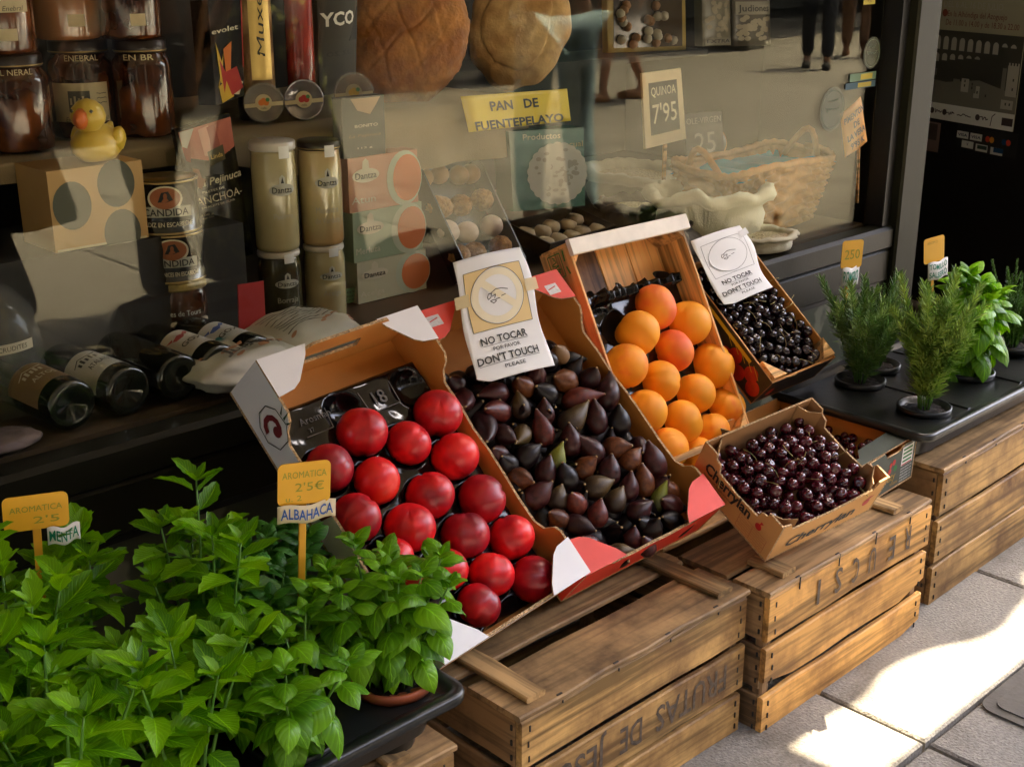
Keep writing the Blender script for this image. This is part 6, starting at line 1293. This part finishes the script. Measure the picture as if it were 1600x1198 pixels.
p = V((d0.x, d0.y, ZF+hd+.001)); h = sn(p, 152)*1.05; badge(jar('jar of orange and pale vegetables, upper right of the four tall jars', p, rj, h, body=mat('orange_veg_jar', (.48, .27, .10), .12, .3, 6, coat=.5, col2=(.46, .40, .22), c2scale=4), lid=JARL, neck=.94, lidh=.08, texts=(('Menestra', .30, .36, .06, 1.1, 0), ('de Verdura', .30, .26, .06, 1.2, 0)), tex_m=[WS, GREYP], tab=True, ribs=12), rj, h, h*.62, 'Dantza')
e0 = onz(540, 470, ZF); zb_ = ZF
YB = min(e0.y, 1.925)
for k, (hp, bm, txt, lab) in enumerate(((62, CREAMB, 'Acelga', 'cream vegetable box with orange dish, lowest of the three'), (74, PALEG, 'Merluza', 'green vegetable box with orange dish, middle of the three'), (80, SALM, 'Atun', 'salmon coloured box with orange dish, top of the three'))):
    p = V((e0.x, YB, zb_)); h = sn(p, hp)*1.06; W_ = sn(p, 100)/.72; xo = -.006*k
    t, f = qthing('food_box', lab, 'box', [V((e0.x+xo, YB, zb_+h)), V((e0.x+W_+xo, YB, zb_+h)), V((e0.x+W_+xo, YB, zb_)), V((e0.x+xo, YB, zb_))], .07, bm)
    m = MB(); q_disc(m, f, .80, .5, .26, .52, 1, .0008); q_disc(m, f, .84, .5, .21, .44, 2, .0012); m.v = [tuple(v) for v in m.v]
    q_disc(m, f, .24, .66, .19, .13, 0, .0016); q_poly(m, f, [(.19, .78), (.29, .78), (.28, .92), (.24, .97), (.20, .92)], 0, .0018); q_text(m, f, 'Dantza', .24, .66, .12, .30, 3, .01, .0022); q_text(m, f, txt, .20, .22, .13, .34, 0, .0, .0012)
    m.build('box_print', [WARMW, flat('dish_rim%d' % k, (.46, .50, .38)), ORAP, BLACK], t); zb_ += h+.0008
p = V((e0.x-.02, YB, zb_)); h = sn(p, 88)*1.05; W_ = sn(p, 60)/.72
t, f = qthing('fish_box', 'dark narrow tuna box standing on the salmon coloured box', 'box', [V((p.x, YB, zb_+h)), V((p.x+W_, YB, zb_+h)), V((p.x+W_, YB, zb_)), V((p.x, YB, zb_))], .03, flat('slate_box', (.035, .04, .03)))
m = MB(); q_poly(m, f, [(.2, .98), (.9, .98), (.8, .86), (.65, .70), (.35, .78)], 1, .001); q_text(m, f, 'BONITO', .55, .52, .05, .55, 0, .01); q_text(m, f, 'La Pejinuca', .52, .36, .05, .75, 2, .0, .001, .2); q_text(m, f, '112 g', .5, .15, .03, .35, 0, 0); m.build('box_print', [WARMW, flat('fillet_beige', (.36, .24, .14)), flat('dull_gold_print', (.2, .15, .07))], t)
# small hanging red tag and green leaflet
t, f = qthing('red_tag', 'translucent red rounded tag standing before the dark jars', 'tag', Q([(372, 446), (412, 440), (416, 518), (374, 524)], 1.80), .003, mat('red_tag_plastic', (.40, .035, .04), .3, .1, 5))
t, f = qthing('green_leaflet', 'small green leaflet lying in front of the cream vegetable box', 'leaflet', [onz(524, 455, ZF+.035), onz(570, 448, ZF+.03), onz(574, 468, ZF+.002), onz(530, 478, ZF+.002)], .001, flat('leaflet_green', (.16, .33, .18)))
m = MB()
for k in range(3): q_text(m, f, ('100%', 'natural', 'sin nada')[k], .4, .75-.25*k, .15, .6, 0, 0)
m.build('leaflet_print', BLACK, t)
# --- wine bottles lying with their bases to the street
BOT = mat('dark_bottle_glass', (.008, .010, .007), .07, .1, 5, coat=.7)
def bottle(label, x, y, yaw, lm=None, word='', wm=None, bird=None, cap=BLACK, len_=.30):
    r_ = .0375; p = ony(x, y, 1.675); t = thing('wine_bottle', label, 'bottle', T(p.x, 1.672, ZF+r_+.0012) @ RZ(R(yaw)) @ RX(-PI/2), 'wine bottles lying behind the glass')
    m = MB(); L = len_; m.lathe([(0, .012), (r_*.6, .004), (r_*.86, 0), (r_, .006), (r_, L*.58), (r_*.92, L*.64), (r_*.55, L*.72), (r_*.40, L*.78), (r_*.38, L*.96), (r_*.44, L*.965), (r_*.44, L*.985), (r_*.36, L)], 36); m.build('bottle_glass', BOT, t)
    m = MB(); m.lathe([(r_*.42, 0), (r_*.43, L*.14), (r_*.47, L*.145), (0, L*.215)], 20, M=T(0, 0, L*.80)); m.build('capsule', cap, t)
    if lm:
        f0 = cyl(r_, 0, -PI/2-.40); m = MB()
        # label lies round the top of the bottle: s round the body, q along it
        m.grid(lambda i, j: f0(r_*(1.25-2.5*i), .030+.085*j, .0006), 18, 3); m.build('paper_label', lm, t)
        g = lambda a, b, h=0: f0(-b, .095+a*1.0 if False else .095-a, h)
        m = MB(); text(m, word, lambda a, b, l=0: f0(a+.006, .060+b, .0014), 0, 0, .012, width=.038, bold=.015)
        if bird: 
            for P in ([(-.016, .0), (-.002, .006), (.010, .004), (.002, -.008), (-.012, -.007)], [(.004, .002), (.014, .014), (.020, .012), (.012, .0)], [(-.016, 0), (-.026, .010), (-.012, .006)]): m.add([f0(a+.004, .088+b, .0014) for a, b in P], [tuple(range(len(P)))], 1)
        else:
            for k in range(5): m.add([f0(-(-.016+.007*k), .078, .0014), f0(-(-.012+.007*k), .078, .0014), f0(-(-.012+.007*k), .088+.004*(k % 2), .0014), f0(-(-.016+.007*k), .088+.004*(k % 2), .0014)], [(0, 1, 2, 3)], 0)
            strokes(m, lambda a, b, h=0: f0(a, .084+b, .0016), [(-.022, .006), (-.008, .014), (.008, .010), (.022, .016)], .002)
        m.build('label_print', wm, t)
GR = [BLACK, BLACK]
bottle('wine bottle with brown label, leftmost of the lying bottles', 120, 690, 4, flat('brown_wine_label', (.22, .13, .06)), 'ALTOS', [WARMW, WARMW])
bottle('wine bottle with white label and dark skyline drawing', 208, 672, 6, mat('white_wine_label', (.55, .55, .52), .5, .03), 'ATALAYA', GR)
bottle('unlabelled black bottle between the skyline label and the pink bird label', 285, 645, 3)
bottle('wine bottle with pink bird on a white label', 348, 622, 5, mat('white_wine_label_two', (.60, .56, .52), .5, .03), 'GOX', [GREYP, flat('bird_pink', (.45, .08, .08))], True)
bottle('wine bottle with blue bird on a white label, nearest the nectarine box', 404, 604, 5, mat('white_wine_label_three', (.58, .58, .58), .5, .03), 'GOX', [GREYP, flat('bird_blue', (.05, .10, .40))], True)
for k, (x, y, lm, lab) in enumerate(((122, 592, flat('bluish_label', (.36, .42, .42)), 'squat dark jar with bluish label, left of the three behind the bottles'), (170, 575, flat('ochre_label', (.48, .34, .17)), 'squat dark jar with ochre label, middle of the three behind the bottles'), (229, 565, flat('pale_cream_label', (.52, .46, .28)), 'squat dark jar with pale cream label beside the tin stack'))):
    p = onz(x, y, ZF); p = V((p.x, p.y+.02, ZF)); r_ = sn(p, 28); h = sn(p, 105)
    t = jar(lab, p, r_, h, body=BOT, paper=(-1.3, 1.3, .12, .62, lm), texts=(('FINCA', 0, .48, .05, .35, 0), ('SELECCION', 0, .18, .035, .6, 0)), tex_m=[GREYP, LABEL], neck=.8)
    m = MB(); f = cyl(r_, 0); strokes(m, lambda a, b, l=0: f(a, b, .0016), [(-r_*.4, h*.25), (r_*.4, h*.25), (r_*.4, h*.55), (-r_*.4, h*.55), (-r_*.4, h*.25)], .0008); m.add([f(a*r_, b*h, .0016) for a, b in ((-.2, .34), (.2, .36), (.22, .40), (-.1, .41), (-.22, .39))], [(0, 1, 2, 3, 4)]); m.build('bull_mark', GREYP, t)
# bags of beans with printed cloth, lying
BAGM = mat('printed_bean_bag', (.52, .50, .42), .7, .12, 10, .2, 30); 
def bag(label, x, y, z, w_, d_, h_, yaw, mt=BAGM, prints=None, name='bean_bag', seed=1):
    p = onz(x, y, z); t = thing(name, label, 'bag', T(p.x, p.y, ZF+.001) @ RZ(R(yaw))); m = MB(); nu, nv = 48, 30; vs = []
    for j in range(nv+1):
        th = PI*j/nv
        for i in range(nu):
            ph = 2*PI*i/nu; c_, s_ = math.cos(ph), math.sin(ph); X = (abs(c_)**.7)*(1 if c_ > 0 else -1)*math.sin(th)**.6; Y = (abs(s_)**.7)*(1 if s_ > 0 else -1)*math.sin(th)**.6; Z = math.cos(th)
            nn = .10*noise.noise(V((X*2.5, Y*2.5, Z*2+seed)))+.04*noise.noise(V((X*8, Y*8, seed)))
            vs.append((X*w_/2*(1+nn), Y*d_/2*(1+nn), max(0, h_/2+Z*h_/2*(1+nn*1.5)*(1-.35*X*X))))
    m.add(vs, [(j*nu+i, (j+1)*nu+i, (j+1)*nu+(i+1) % nu, j*nu+(i+1) % nu) for j in range(nv) for i in range(nu)], 0, True); m.build('bag', mt, t)
    def f(a, b, l=0):
        nn = .10*noise.noise(V((a*2.5, b*2.5, 1*2+seed)))+.04*noise.noise(V((a*8, b*8, seed))); return V((a*w_/2, b*d_/2, h_/2+h_/2*math.sqrt(max(0.0, 1-(a*a+b*b)**1.6*.75))*(1+nn*1.5)*(1-.35*a*a)+.003+l))
    if prints:
        m = MB(); prints(m, f); m.build('bag_print', [GREYP, flat('bag_teal%d' % seed, (.03, .16, .17)), flat('bag_peach%d' % seed, (.42, .20, .10)), flat('bag_white%d' % seed, (.55, .52, .45))], t)
def bp1(m, f):
    for (x, y, a, b) in ((-.45, .35, .28, .18), (.15, .50, .25, .16)): m.add([f(x, y)]+[f(x+a*math.cos(2*PI*k/16), y+b*math.sin(2*PI*k/16), .001) for k in range(16)], [(0, k+1, (k+1) % 16+1) for k in range(16)], 1)
    rr_ = random.Random(3)
    for _ in range(16): x, y = rr_.uniform(-.7, .7), rr_.uniform(-.6, .1); m.add([f(x+.10*math.cos(2*PI*k/8), y+.06*math.sin(2*PI*k/8+.5), .0012) for k in range(8)], [tuple(range(8))], 2)
    text(m, 'Judión', lambda a, b, l=0: f(a, b, .003), .05, -.35, .26, width=1.1, bold=.02)
def bp2(m, f):
    for k in range(9): pts = [(-.7+.16*q, -.5+.11*k+.05*math.sin(q*.9+k)) for q in range(9)]; strokes(m, lambda a, b, l=0: f(a, b, .0015), pts, .022)
    rr_ = random.Random(5)
    for _ in range(8): x, y = rr_.uniform(-.7, .8), rr_.uniform(-.75, -.45); m.add([f(x+.08*math.cos(2*PI*k/8), y+.05*math.sin(2*PI*k/8+.5), .002) for k in range(8)], [tuple(range(8))], 2)
bag('printed bag of large beans with teal ovals, behind the bird label bottles', 372, 572, ZF+.03, .20, .15, .065, 8, prints=bp1, seed=1)
bag('pale bag with fine curved lines lying behind the upper corner of the nectarine box', 470, 528, ZF+.03, .20, .16, .07, 12, prints=bp2, seed=2)
bag('speckled purple paper bag at the lower left end of the window', 2, 694, ZF+.01, .11, .07, .024, 5, mat('mottled_purple_bag', (.07, .05, .055), .7, .4, 20, col2=(.16, .12, .12), c2scale=16), name='paper_bag', seed=3)
# glass bell with a price strip at the far left
p = onz(30, 640, ZF); t = thing('glass_bell', 'clear glass bell with a small printed strip at the left end of the window', 'glass bell', T(p.x-.02, p.y+.04, ZF+.001))
m = MB(); m.lathe([(.080, 0), (.082, .004), (.080, .10), (.070, .15), (.045, .18), (.010, .192), (0, .193)], 36); m.build('bell', mat('bell_glass', (.6, .62, .58), .03, .02, 5, alpha=.14, coat=1), t)
m = MB(); f = cyl(.081, 0, -PI/2-.1); patch(m, f, -.02, .05, .10, .115, 0, 8, .001); text(m, 'CRUDITES', lambda a, b, l=0: f(a, b, .0016), .015, .1075, .007, m=1); m.build('strip', [WARMW, BLACK], t)
# --- chocolate truffle box leaning
TB = Frame((onz(700, 446, ZF).x, onz(700, 446, ZF).y-.02, ZF+.004), 8, 58, 0, .185, .245, .045); t = thing('biscuit_box', 'black box with clear cover showing rows of round truffles and pale biscuits', 'box', TB.M); w_, l_, h_ = TB.w, TB.l, TB.h; BK = mat('black_box_card', (.012, .010, .009), .3, .1, 5)
MB().box((w_/2, l_/2, .002), (w_, l_, .004)).build('floor', BK, t)
for c_, d_ in (((.002, l_/2, h_/2+.0042), (.004, l_, h_)), ((w_-.002, l_/2, h_/2+.0042), (.004, l_, h_)), ((w_/2, .0062, h_/2+.0042), (w_-.0085, .004, h_-.001)), ((w_/2, l_-.0062, h_/2+.0042), (w_-.0085, .004, h_-.001))): MB().box(c_, d_).build('side', BK, t)
m = MB(); m.grid(lambda i, j: V((w_*i, l_*j, h_+.0055+.002*noise.noise(V((i*5, j*7, 1))))), 12, 16); m.build('clear_cover', mat('cellophane', (.8, .8, .75), .08, .02, 5, alpha=.04, coat=.3), t)
TR1 = mat('smooth_truffle', (.42, .22, .08), .6, .15, 30, .2, 80); TR2 = mat('crumbed_truffle', (.40, .20, .07), .8, .4, 120, 1, 150); TR3 = mat('sugared_biscuit', (.60, .48, .42), .7, .08, 40, .2, 60)
rows = [(TR1, 18, 'smooth brown truffle', [(652, 280), (685, 273), (717, 275), (747, 270)]), (TR2, 20, 'crumb coated truffle', [(665, 328), (690, 325), (720, 322), (758, 312)]), (TR3, 20, 'pale sugared biscuit', [(660, 372), (692, 366), (730, 364), (768, 354)]), (TR2, 20, 'crumb coated truffle', [(668, 415), (700, 405), (742, 396), (782, 386)])]
for ri, (mt, rp, nm, pts) in enumerate(rows):
    for q, (x, y) in enumerate(pts):
        h = TB.hit(x, y, .024); h.x = max(.022, min(w_-.022, h.x)); h.y = max(.02, min(l_-.02, h.y)); P_ = TB.w3(h); r_ = sn(P_, rp); m = MB(); vs = []; n = 24
        for i in range(17):
            for k in range(n):
                a, b = PI*i/16, 2*PI*k/n; d = V((math.sin(a)*math.cos(b), math.sin(a)*math.sin(b), math.cos(a))); s = 1+(.10*noise.noise(d*6+V((ri*9+q, 0, 0))) if mt is TR2 else .03*noise.noise(d*2+V((q, ri, 0)))); vs.append(d*s*r_)
        m.add(vs, [(i*n+k, (i+1)*n+k, (i+1)*n+(k+1) % n, i*n+(k+1) % n) for i in range(16) for k in range(n)], 0, True); o = link('sweet', m.mesh('sweet', mt), None, T(P_) @ S(.92, .92, .85))
        tag(o, '%s, %s across in the %s row of the black box' % (nm, ('first', 'second', 'third', 'fourth')[q], ('top', 'second', 'third', 'bottom')[ri]), 'sweet', 'sweets in the black clear topped box')
# --- green biscuit box
t, f = qthing('green_biscuit_box', 'dark green box with gothic lettering and a scalloped sugared biscuit picture', 'box', Q([(795, 207), (912, 200), (914, 322), (802, 332)], 1.955), .05, flat('bottle_green_card', (.010, .075, .050), .35))
m = MB(); q_text(m, f, 'Productos', .42, .92, .075, .50, 0, .015); q_text(m, f, 'Pascual', .80, .80, .07, .36, 3, .01)
P = []; 
for k in range(96): a = 2*PI*k/96; rr_ = .40*(1+.05*abs(math.sin(a*11))); P.append((.62+rr_*math.cos(a), .44+rr_*.95*math.sin(a)))
m.add([f(.62, .44, .0012)]+[f(a, b, .0012) for a, b in P], [(0, k+1, (k+1) % 96+1) for k in range(96)], 1); rr2 = random.Random(6)
for k in range(60): a, q = rr2.uniform(0, 6.28), rr2.uniform(0, .33); q_disc(m, f, .62+q*math.cos(a), .44+q*math.sin(a), rr2.uniform(.02, .05), rr2.uniform(.015, .035), 2 if k % 3 else 1, .0014+.00002*k, 7)
m.build('box_print', [WARMW, flat('biscuit_pale', (.46, .42, .35)), flat('biscuit_shadow', (.30, .26, .20)), flat('lettering_gold', (.35, .3, .15))], t)
# --- black tray of pale round cheeses
q0 = onz(850, 392, ZF+.03); MT = Frame((q0.x-.02, q0.y-.03, ZF+.02), 6, 14, 0, .24, .13, .03); t = thing('small_black_tray', 'shallow black tray of pale round biscuits behind the apricot tray', 'tray', MT.M); w_, l_, h_ = MT.w, MT.l, MT.h
MB().box((w_/2, l_/2, .002), (w_, l_, .004)).build('floor', BK, t)
for c_, d_ in (((.002, l_/2, h_/2+.0042), (.004, l_, h_)), ((w_-.002, l_/2, h_/2+.0042), (.004, l_, h_)), ((w_/2, .0022, h_/2+.0042), (w_-.0085, .004, h_-.001)), ((w_/2, l_-.0022, h_/2+.0042), (w_-.0085, .004, h_-.001))): MB().box(c_, d_).build('side', BK, t)
m = MB(); m.lathe([(.001, 0), (.017, .002), (.021, .012), (.017, .021), (.001, .024)], 20); RB = m.mesh('round_biscuit', mat('pale_round_biscuit', (.46, .36, .24), .7, .15, 30, .2, 60))
for k in range(10):
    o = link('round_biscuit', RB, None, MT.M @ T(.028+.045*(k % 5), .032+.052*(k//5)+.008*math.sin(k*3), .006) @ RZ(k) @ RX(.12*math.sin(k))); tag(o, 'pale round biscuit, %s in the %s row of the shallow black tray' % (('first', 'second', 'third', 'fourth', 'fifth')[k % 5], ('front', 'back')[k//5]), 'biscuit', 'pale round biscuits in the shallow tray')
# --- signs on sticks
def stick(t, f, z0, w_=.012):
    b = f(.52, 0, -.006); m = MB(); m.bbox((0, 0, 0), (w_, .005, .16), .001, M=T(b.x, b.y, b.z-.078+.02)); m.build('stick', PINE, t)
t, f = qthing('quinoa_sign', 'cream framed chalkboard sign reading quinoa and a price, on a stick', 'sign', Q([(1003, 116), (1064, 108), (1072, 218), (1009, 234)], 1.98), .006, mat('cream_wood_frame', (.58, .47, .28), .6, .06, 20))
m = MB(); q_rect(m, f, .14, .86, .16, .86, 0, .0008); m.build('chalkboard', mat('chalkboard', (.018, .017, .013), .8, .2, 8), t); m = MB(); q_text(m, f, 'QUINOA', .50, .74, .12, .62, 0, .005, .0016); q_text(m, f, "7'95", .50, .44, .26, .60, 0, .005, .0016); m.build('chalk_writing', WARMW, t); stick(t, f, 0)
t, f = qthing('paprika_sign', 'tilted orange paper sign for sweet paprika on a long stick beside the window post', 'sign', Q([(1313, 180), (1345, 152), (1355, 222), (1321, 247)], 1.74), .0012, mat('orange_sign_paper', (.78, .34, .045), .6, .05, 20), curve=.003)
m = MB(); 
for k, (s, wd, x) in enumerate((('PIMENTON', .90, .5), ('DE', .28, .55), ('LA VERA', .80, .5), ("9'95 K", .62, .5))): q_text(m, f, s, x, .80-.21*k, .13, wd, 0, .035, .0050)
m.build('lettering', BLACK, t); b = f(.62, 0, -.006); m = MB(); m.tube([b+V((0, 0, .03)), b+V((.02, .0, -.145))], .0045, 6); m.build('stick', PINE, t)
t, f = qthing('chalk_board', 'dark chalkboard with faint oil price behind the quinoa sign', 'sign', Q([(1068, 180), (1128, 174), (1132, 250), (1074, 258)], 2.15), .006, mat('chalkboard_two', (.03, .03, .024), .8, .2, 8)); m = MB(); q_text(m, f, 'OLE-VIRGEN', .5, .85, .12, .9, 0, 0, .0012); q_text(m, f, '25', .5, .4, .42, .55, 0, 0, .0012); m.build('chalk_writing', flat('faint_chalk', (.26, .25, .2)), t); stick(t, f, 0)
# --- cloth sacks
CLOTH = mat('cream_cotton_sack', (.60, .56, .42), .85, .06, 20, .4, 300); CLOTHG = mat('grey_cotton_sack', (.16, .14, .135), .85, .1, 20, .4, 300)
def sack(label, x, y, r_, h, mt, seed, fill=None, tilt=0, fillname='grain', sq=1.0, lip=1):
    p = onz(x, y, ZF); t = thing('cotton_sack', label, 'sack', T(p.x, p.y, ZF+.001) @ RZ(seed*1.3) @ RX(tilt)); m = MB(); n = 72; prof = [(.80, 0), (1.0, .06), (1.08, .25), (1.06, .5), (1.0, .72), (1.0, .88), (1.10, 1.0), (1.22, .98), (1.26, .88), (1.20, .78)] if lip else [(.8, 0), (1, .06), (1.05, .3), (.9, .6), (.5, .85), (.3, 1.0), (.45, 1.15)]
    vs = []
    for k, (q, z) in enumerate(prof):
        for i in range(n):
            a = 2*PI*i/n; d = V((math.cos(a), math.sin(a), 0)); nn = .16*noise.noise(d*1.6+V((seed, z*2, 0)))*z+.08*noise.noise(d*4+V((0, z*5, seed)))+.035*math.sin(a*11+z*4+seed)*z*z+.10*z*(.5-abs(noise.noise(d*3.1+V((seed*2, z*1.5, 4)))))
            vs.append((d.x*r_*q*(1+nn), d.y*r_*q*(1+nn)*sq, h*z*(1+.16*noise.noise(d*1.8+V((seed*3, 7, 0)))*z+.07*noise.noise(d*5+V((seed, 3, 0)))*z)))
    m.add(vs, [(k*n+i, k*n+(i+1) % n, (k+1)*n+(i+1) % n, (k+1)*n+i) for k in range(len(prof)-1) for i in range(n)], 0, True); o = m.build('cloth', mt, t); o.modifiers.new('thickness', 'SOLIDIFY').thickness = .0012
    if fill: m = MB(); m.grid(lambda i, j: V((r_*.97*j*math.cos(2*PI*i), r_*.97*j*sq*math.sin(2*PI*i), h*(.76+.05*(1-j))+.003*noise.noise(V((i*20, j*9, 1))))), 40, 10); m.build(fillname, fill, t)
GRAIN = mat('pale_grain', (.50, .42, .26), .8, .5, 250, .8, 250)
sack('large cream cotton sack of grain at the back left of the quinoa sign', 985, 325, .135, .105, CLOTH, 3, GRAIN, sq=.75)
sack('grey cotton sack with folded rim in front of the cream sacks', 985, 362, .075, .075, CLOTHG, 5, GRAIN, sq=.8)
sack('open cream cotton sack with an upturned rim in the middle of the sacks', 1105, 378, .115, .125, CLOTH, 2, GRAIN, sq=.8)
sack('low crumpled cream sack with grey lining right of the open sack', 1190, 392, .070, .040, CLOTH, 7, GRAIN, lip=1, sq=.7)
sack('small grey crumpled cloth between the sacks and the smaller notice', 1062, 395, .055, .055, CLOTHG, 9, None, lip=0)
# --- woven basket
WEAVE = mat('woven_basket_straw', (.42, .21, .06), .7, .25, 40, .3, 200); p = onz(1226, 366, ZF); t = thing('woven_basket', 'woven straw basket lined with bright blue cloth near the window post', 'basket', T(p.x+.03, p.y+.12, ZF+.001) @ RZ(R(2)))
def bk(i, j, ins=0):
    a = 2*PI*i; c_, s_ = math.cos(a), math.sin(a); X = (abs(c_)**.55)*(1 if c_ >= 0 else -1); Y = (abs(s_)**.55)*(1 if s_ >= 0 else -1); fl = .78+.28*j; wv = .012*math.sin(i*2*PI*26+(math.floor(j*9) % 2)*PI)*abs(math.sin(j*9*PI))-ins
    return V((X*(.215*fl+wv), Y*(.115*fl+wv), .155*j+.008*math.sin(i*20)*j))
m = MB(); m.grid(lambda i, j: bk(i, j), 312, 54); o = m.build('wicker', WEAVE, t); m = MB(); m.grid(lambda i, j: bk(i, j, .012), 60, 6); m.build('lining_wall', WEAVE, t)
m = MB(); m.tube([bk(k/60, 1)+V((0, 0, .003+.003*(k % 2))) for k in range(61)], .009, 7); m.build('rim_braid', WEAVE, t)
for s in (-1, 1): m = MB(); m.tube([V((s*(.205+.03*math.sin(PI*k/8)), -.05+.10*k/8, .14+.07*math.sin(PI*k/8))) for k in range(9)], .008, 7); m.build('handle', WEAVE, t)
m = MB(); m.grid(lambda i, j: V((.205*(2*i-1), .105*(2*j-1), .140+.014*noise.noise(V((i*5, j*4, 2)))+.006*math.sin(i*22+j*5))), 50, 26); m.build('cloth_lining', mat('bright_blue_cloth', (.01, .28, .42), .8, .08, 20), t)
# --- packs on the rear shelf, tin by the basket
zb2 = ony(1010, 84, 2.42).z; MB().box((2.55, 2.50, zb2-.010), (1.1, .22, .018)).build('rear_shelf', DARKW, shop)
t, f = qthing('dried_food_bag', 'clear gold edged bag of pale and brown dried food at the window top', 'bag', Q([(948, -40), (1070, -40), (1072, 80), (950, 84)], 2.42), .02, mat('gold_edged_bag', (.40, .29, .08), .2, .1, 10), bulge=.012)
m = MB(); q_rect(m, f, .06, .94, .06, .94, 0, .002); m.build('clear_window', mat('bag_dark_inside', (.05, .035, .02), .15, .3, 8), t); rr2 = random.Random(9); m = MB()
for k in range(26):
    x, y = rr2.uniform(.12, .88), rr2.uniform(.10, .9); c_ = f(x, y, .006); m.lathe([(0, -.014), (.011, -.008), (.014, 0), (.010, .010), (0, .015)], 10, k % 2, M=T(c_) @ Euler((rr2.uniform(0, 3), rr2.uniform(0, 3), 0)).to_matrix().to_4x4())
o = m.build('dried_pieces', [mat('dried_brown', (.24, .12, .04), .6, .3, 30), mat('dried_pale', (.42, .38, .28), .6, .2, 30)], t); o['kind'] = 'stuff'
for k, (x0, x1, lab, wd) in enumerate(((1096, 1140, 'bag of big white beans, left of the two bean bags on the rear shelf', 'EXTRA'), (1143, 1202, 'dark topped bag of striped beans with a name band on the rear shelf', 'Judiones'))):
    t, f = qthing('bean_packet', lab, 'bag', Q([(x0, -40), (x1, -40), (x1+2, 72), (x0+2, 74)], 2.42), .03, mat('bean_packet%d' % k, ((.16, .145, .10), (.06, .05, .035))[k], .3, .2, 10), bulge=.012); m = MB(); rr2 = random.Random(k)
    for q in range(34): q_disc(m, f, rr2.uniform(.12, .88), rr2.uniform(.10, .42 if k else .62), .08, .035, 1, .0012+.00005*q, 8)
    q_rect(m, f, .05, .95, .44 if k else .02, .62 if k else .12, 2, .0035); q_text(m, f, wd, .5, .53 if k else .07, .09 if k else .05, .8, 0, .01, .0045); m.build('packet_print', [BLACK, flat('bean_pale%d' % k, (.30, .26, .18)), flat('packet_band%d' % k, (.22, .20, .15))], t)
p = onz(1160, 300, ZF); p = V((p.x, p.y, ZF)); q = ony(1160, 232, p.y+.0); t = thing('round_tin', 'dark round tin with an orange edge tilted behind the blue cloth', 'tin', T(p.x, p.y+.12, q.z) @ RZ(R(-40)) @ RX(R(70)))
m = MB(); m.lathe([(.045, -.015), (.046, 0), (.044, .004), (0, .004)], 30); m.build('lid', mat('slate_tin', (.06, .07, .06), .3, .2, 10), t); m = MB(); m.lathe([(.047, -.013), (.049, -.006), (.047, .001)], 30); m.build('orange_edge', flat('tin_orange', (.42, .18, .03)), t)
m = MB(); m.bbox((0, 0, 0), (.02, .02, q.z-ZF-.02), .002, M=T(p.x, p.y+.14, (q.z+ZF)/2-.01)); o = m.build('display_stand', BK); tag(o, 'slim black stand propping the tilted round tin behind the basket', 'stand')
# --- stickers on the glass
STK = mat('window_sticker', (.20, .22, .15), .5, .05, 10, alpha=.35) if 1 else flat('window_sticker', (.09, .10, .07), .5); g = plane((0, GY-.0045, 0), (1, 0, 0), (0, 0, 1))
def sticker(label, x, y, r_=None, wh=None, cols=None, word=None):
    p = ony(x, y, GY-.004); t = thing('window_sticker', label, 'sticker', T(p.x, GY-.0046, p.z)); f = lambda a, b, h=0: V((a, -h, b)); m = MB()
    if r_: 
        R_ = sn(p, r_)*1.1; m.panel(circ(R_, 28), (0, 0, 0), (1, 0, 0), (0, 0, 1), .0006); m.build('disc', STK, t); m = MB(); strokes(m, f, circ(R_*.86, 28)+[circ(R_*.86, 28)[0]], .0012, 0, .0012); scribble(m, f, -R_*.6, R_*.6, 0, R_*.2, .0015, 0, 2, 16); scribble(m, f, -R_*.4, R_*.4, R_*.4, R_*.1, .0015, 0, 3, 12); m.build('print', flat('sticker_green_print', (.10, .13, .09)), t)
    else:
        a, b = sn(p, wh[0])/.72, sn(p, wh[1]); m.panel([(-a/2, -b/2), (a/2, -b/2), (a/2, b/2), (-a/2, b/2)], (0, 0, 0), (1, 0, 0), (0, 0, 1), .0006); m.build('strip', flat('strip_%s' % label[:6], cols[0]), t); m = MB(); patch(m, f, -a*.1, a*.35, -b*.35, b*.35, 0, 1, .0012)
        if word: text(m, word, f, 0, 0, b*.4, m=1, lift=.0016)
        m.build('print', [flat('strip_print_%s' % label[:6], cols[1]), BLACK], t)
sticker('faint round pale green sticker inside the glass near the paprika sign', 1300, 172, r_=31)
sticker('half round pale sticker at the upper right edge of the glass', 1362, 84, r_=22)
sticker('green and yellow strip sticker on the glass, upper of two', 1348, 121, wh=(54, 12), cols=((.12, .20, .12), (.42, .33, .03)))
sticker('blue and yellow strip sticker on the glass, lower of two', 1344, 134, wh=(62, 10), cols=((.03, .08, .11), (.35, .28, .03)))
sticker('small yellow date sticker in the top corner of the glass', 1358, 2, wh=(24, 12), cols=((.40, .33, .03), (.40, .33, .03)), word='9 JU')
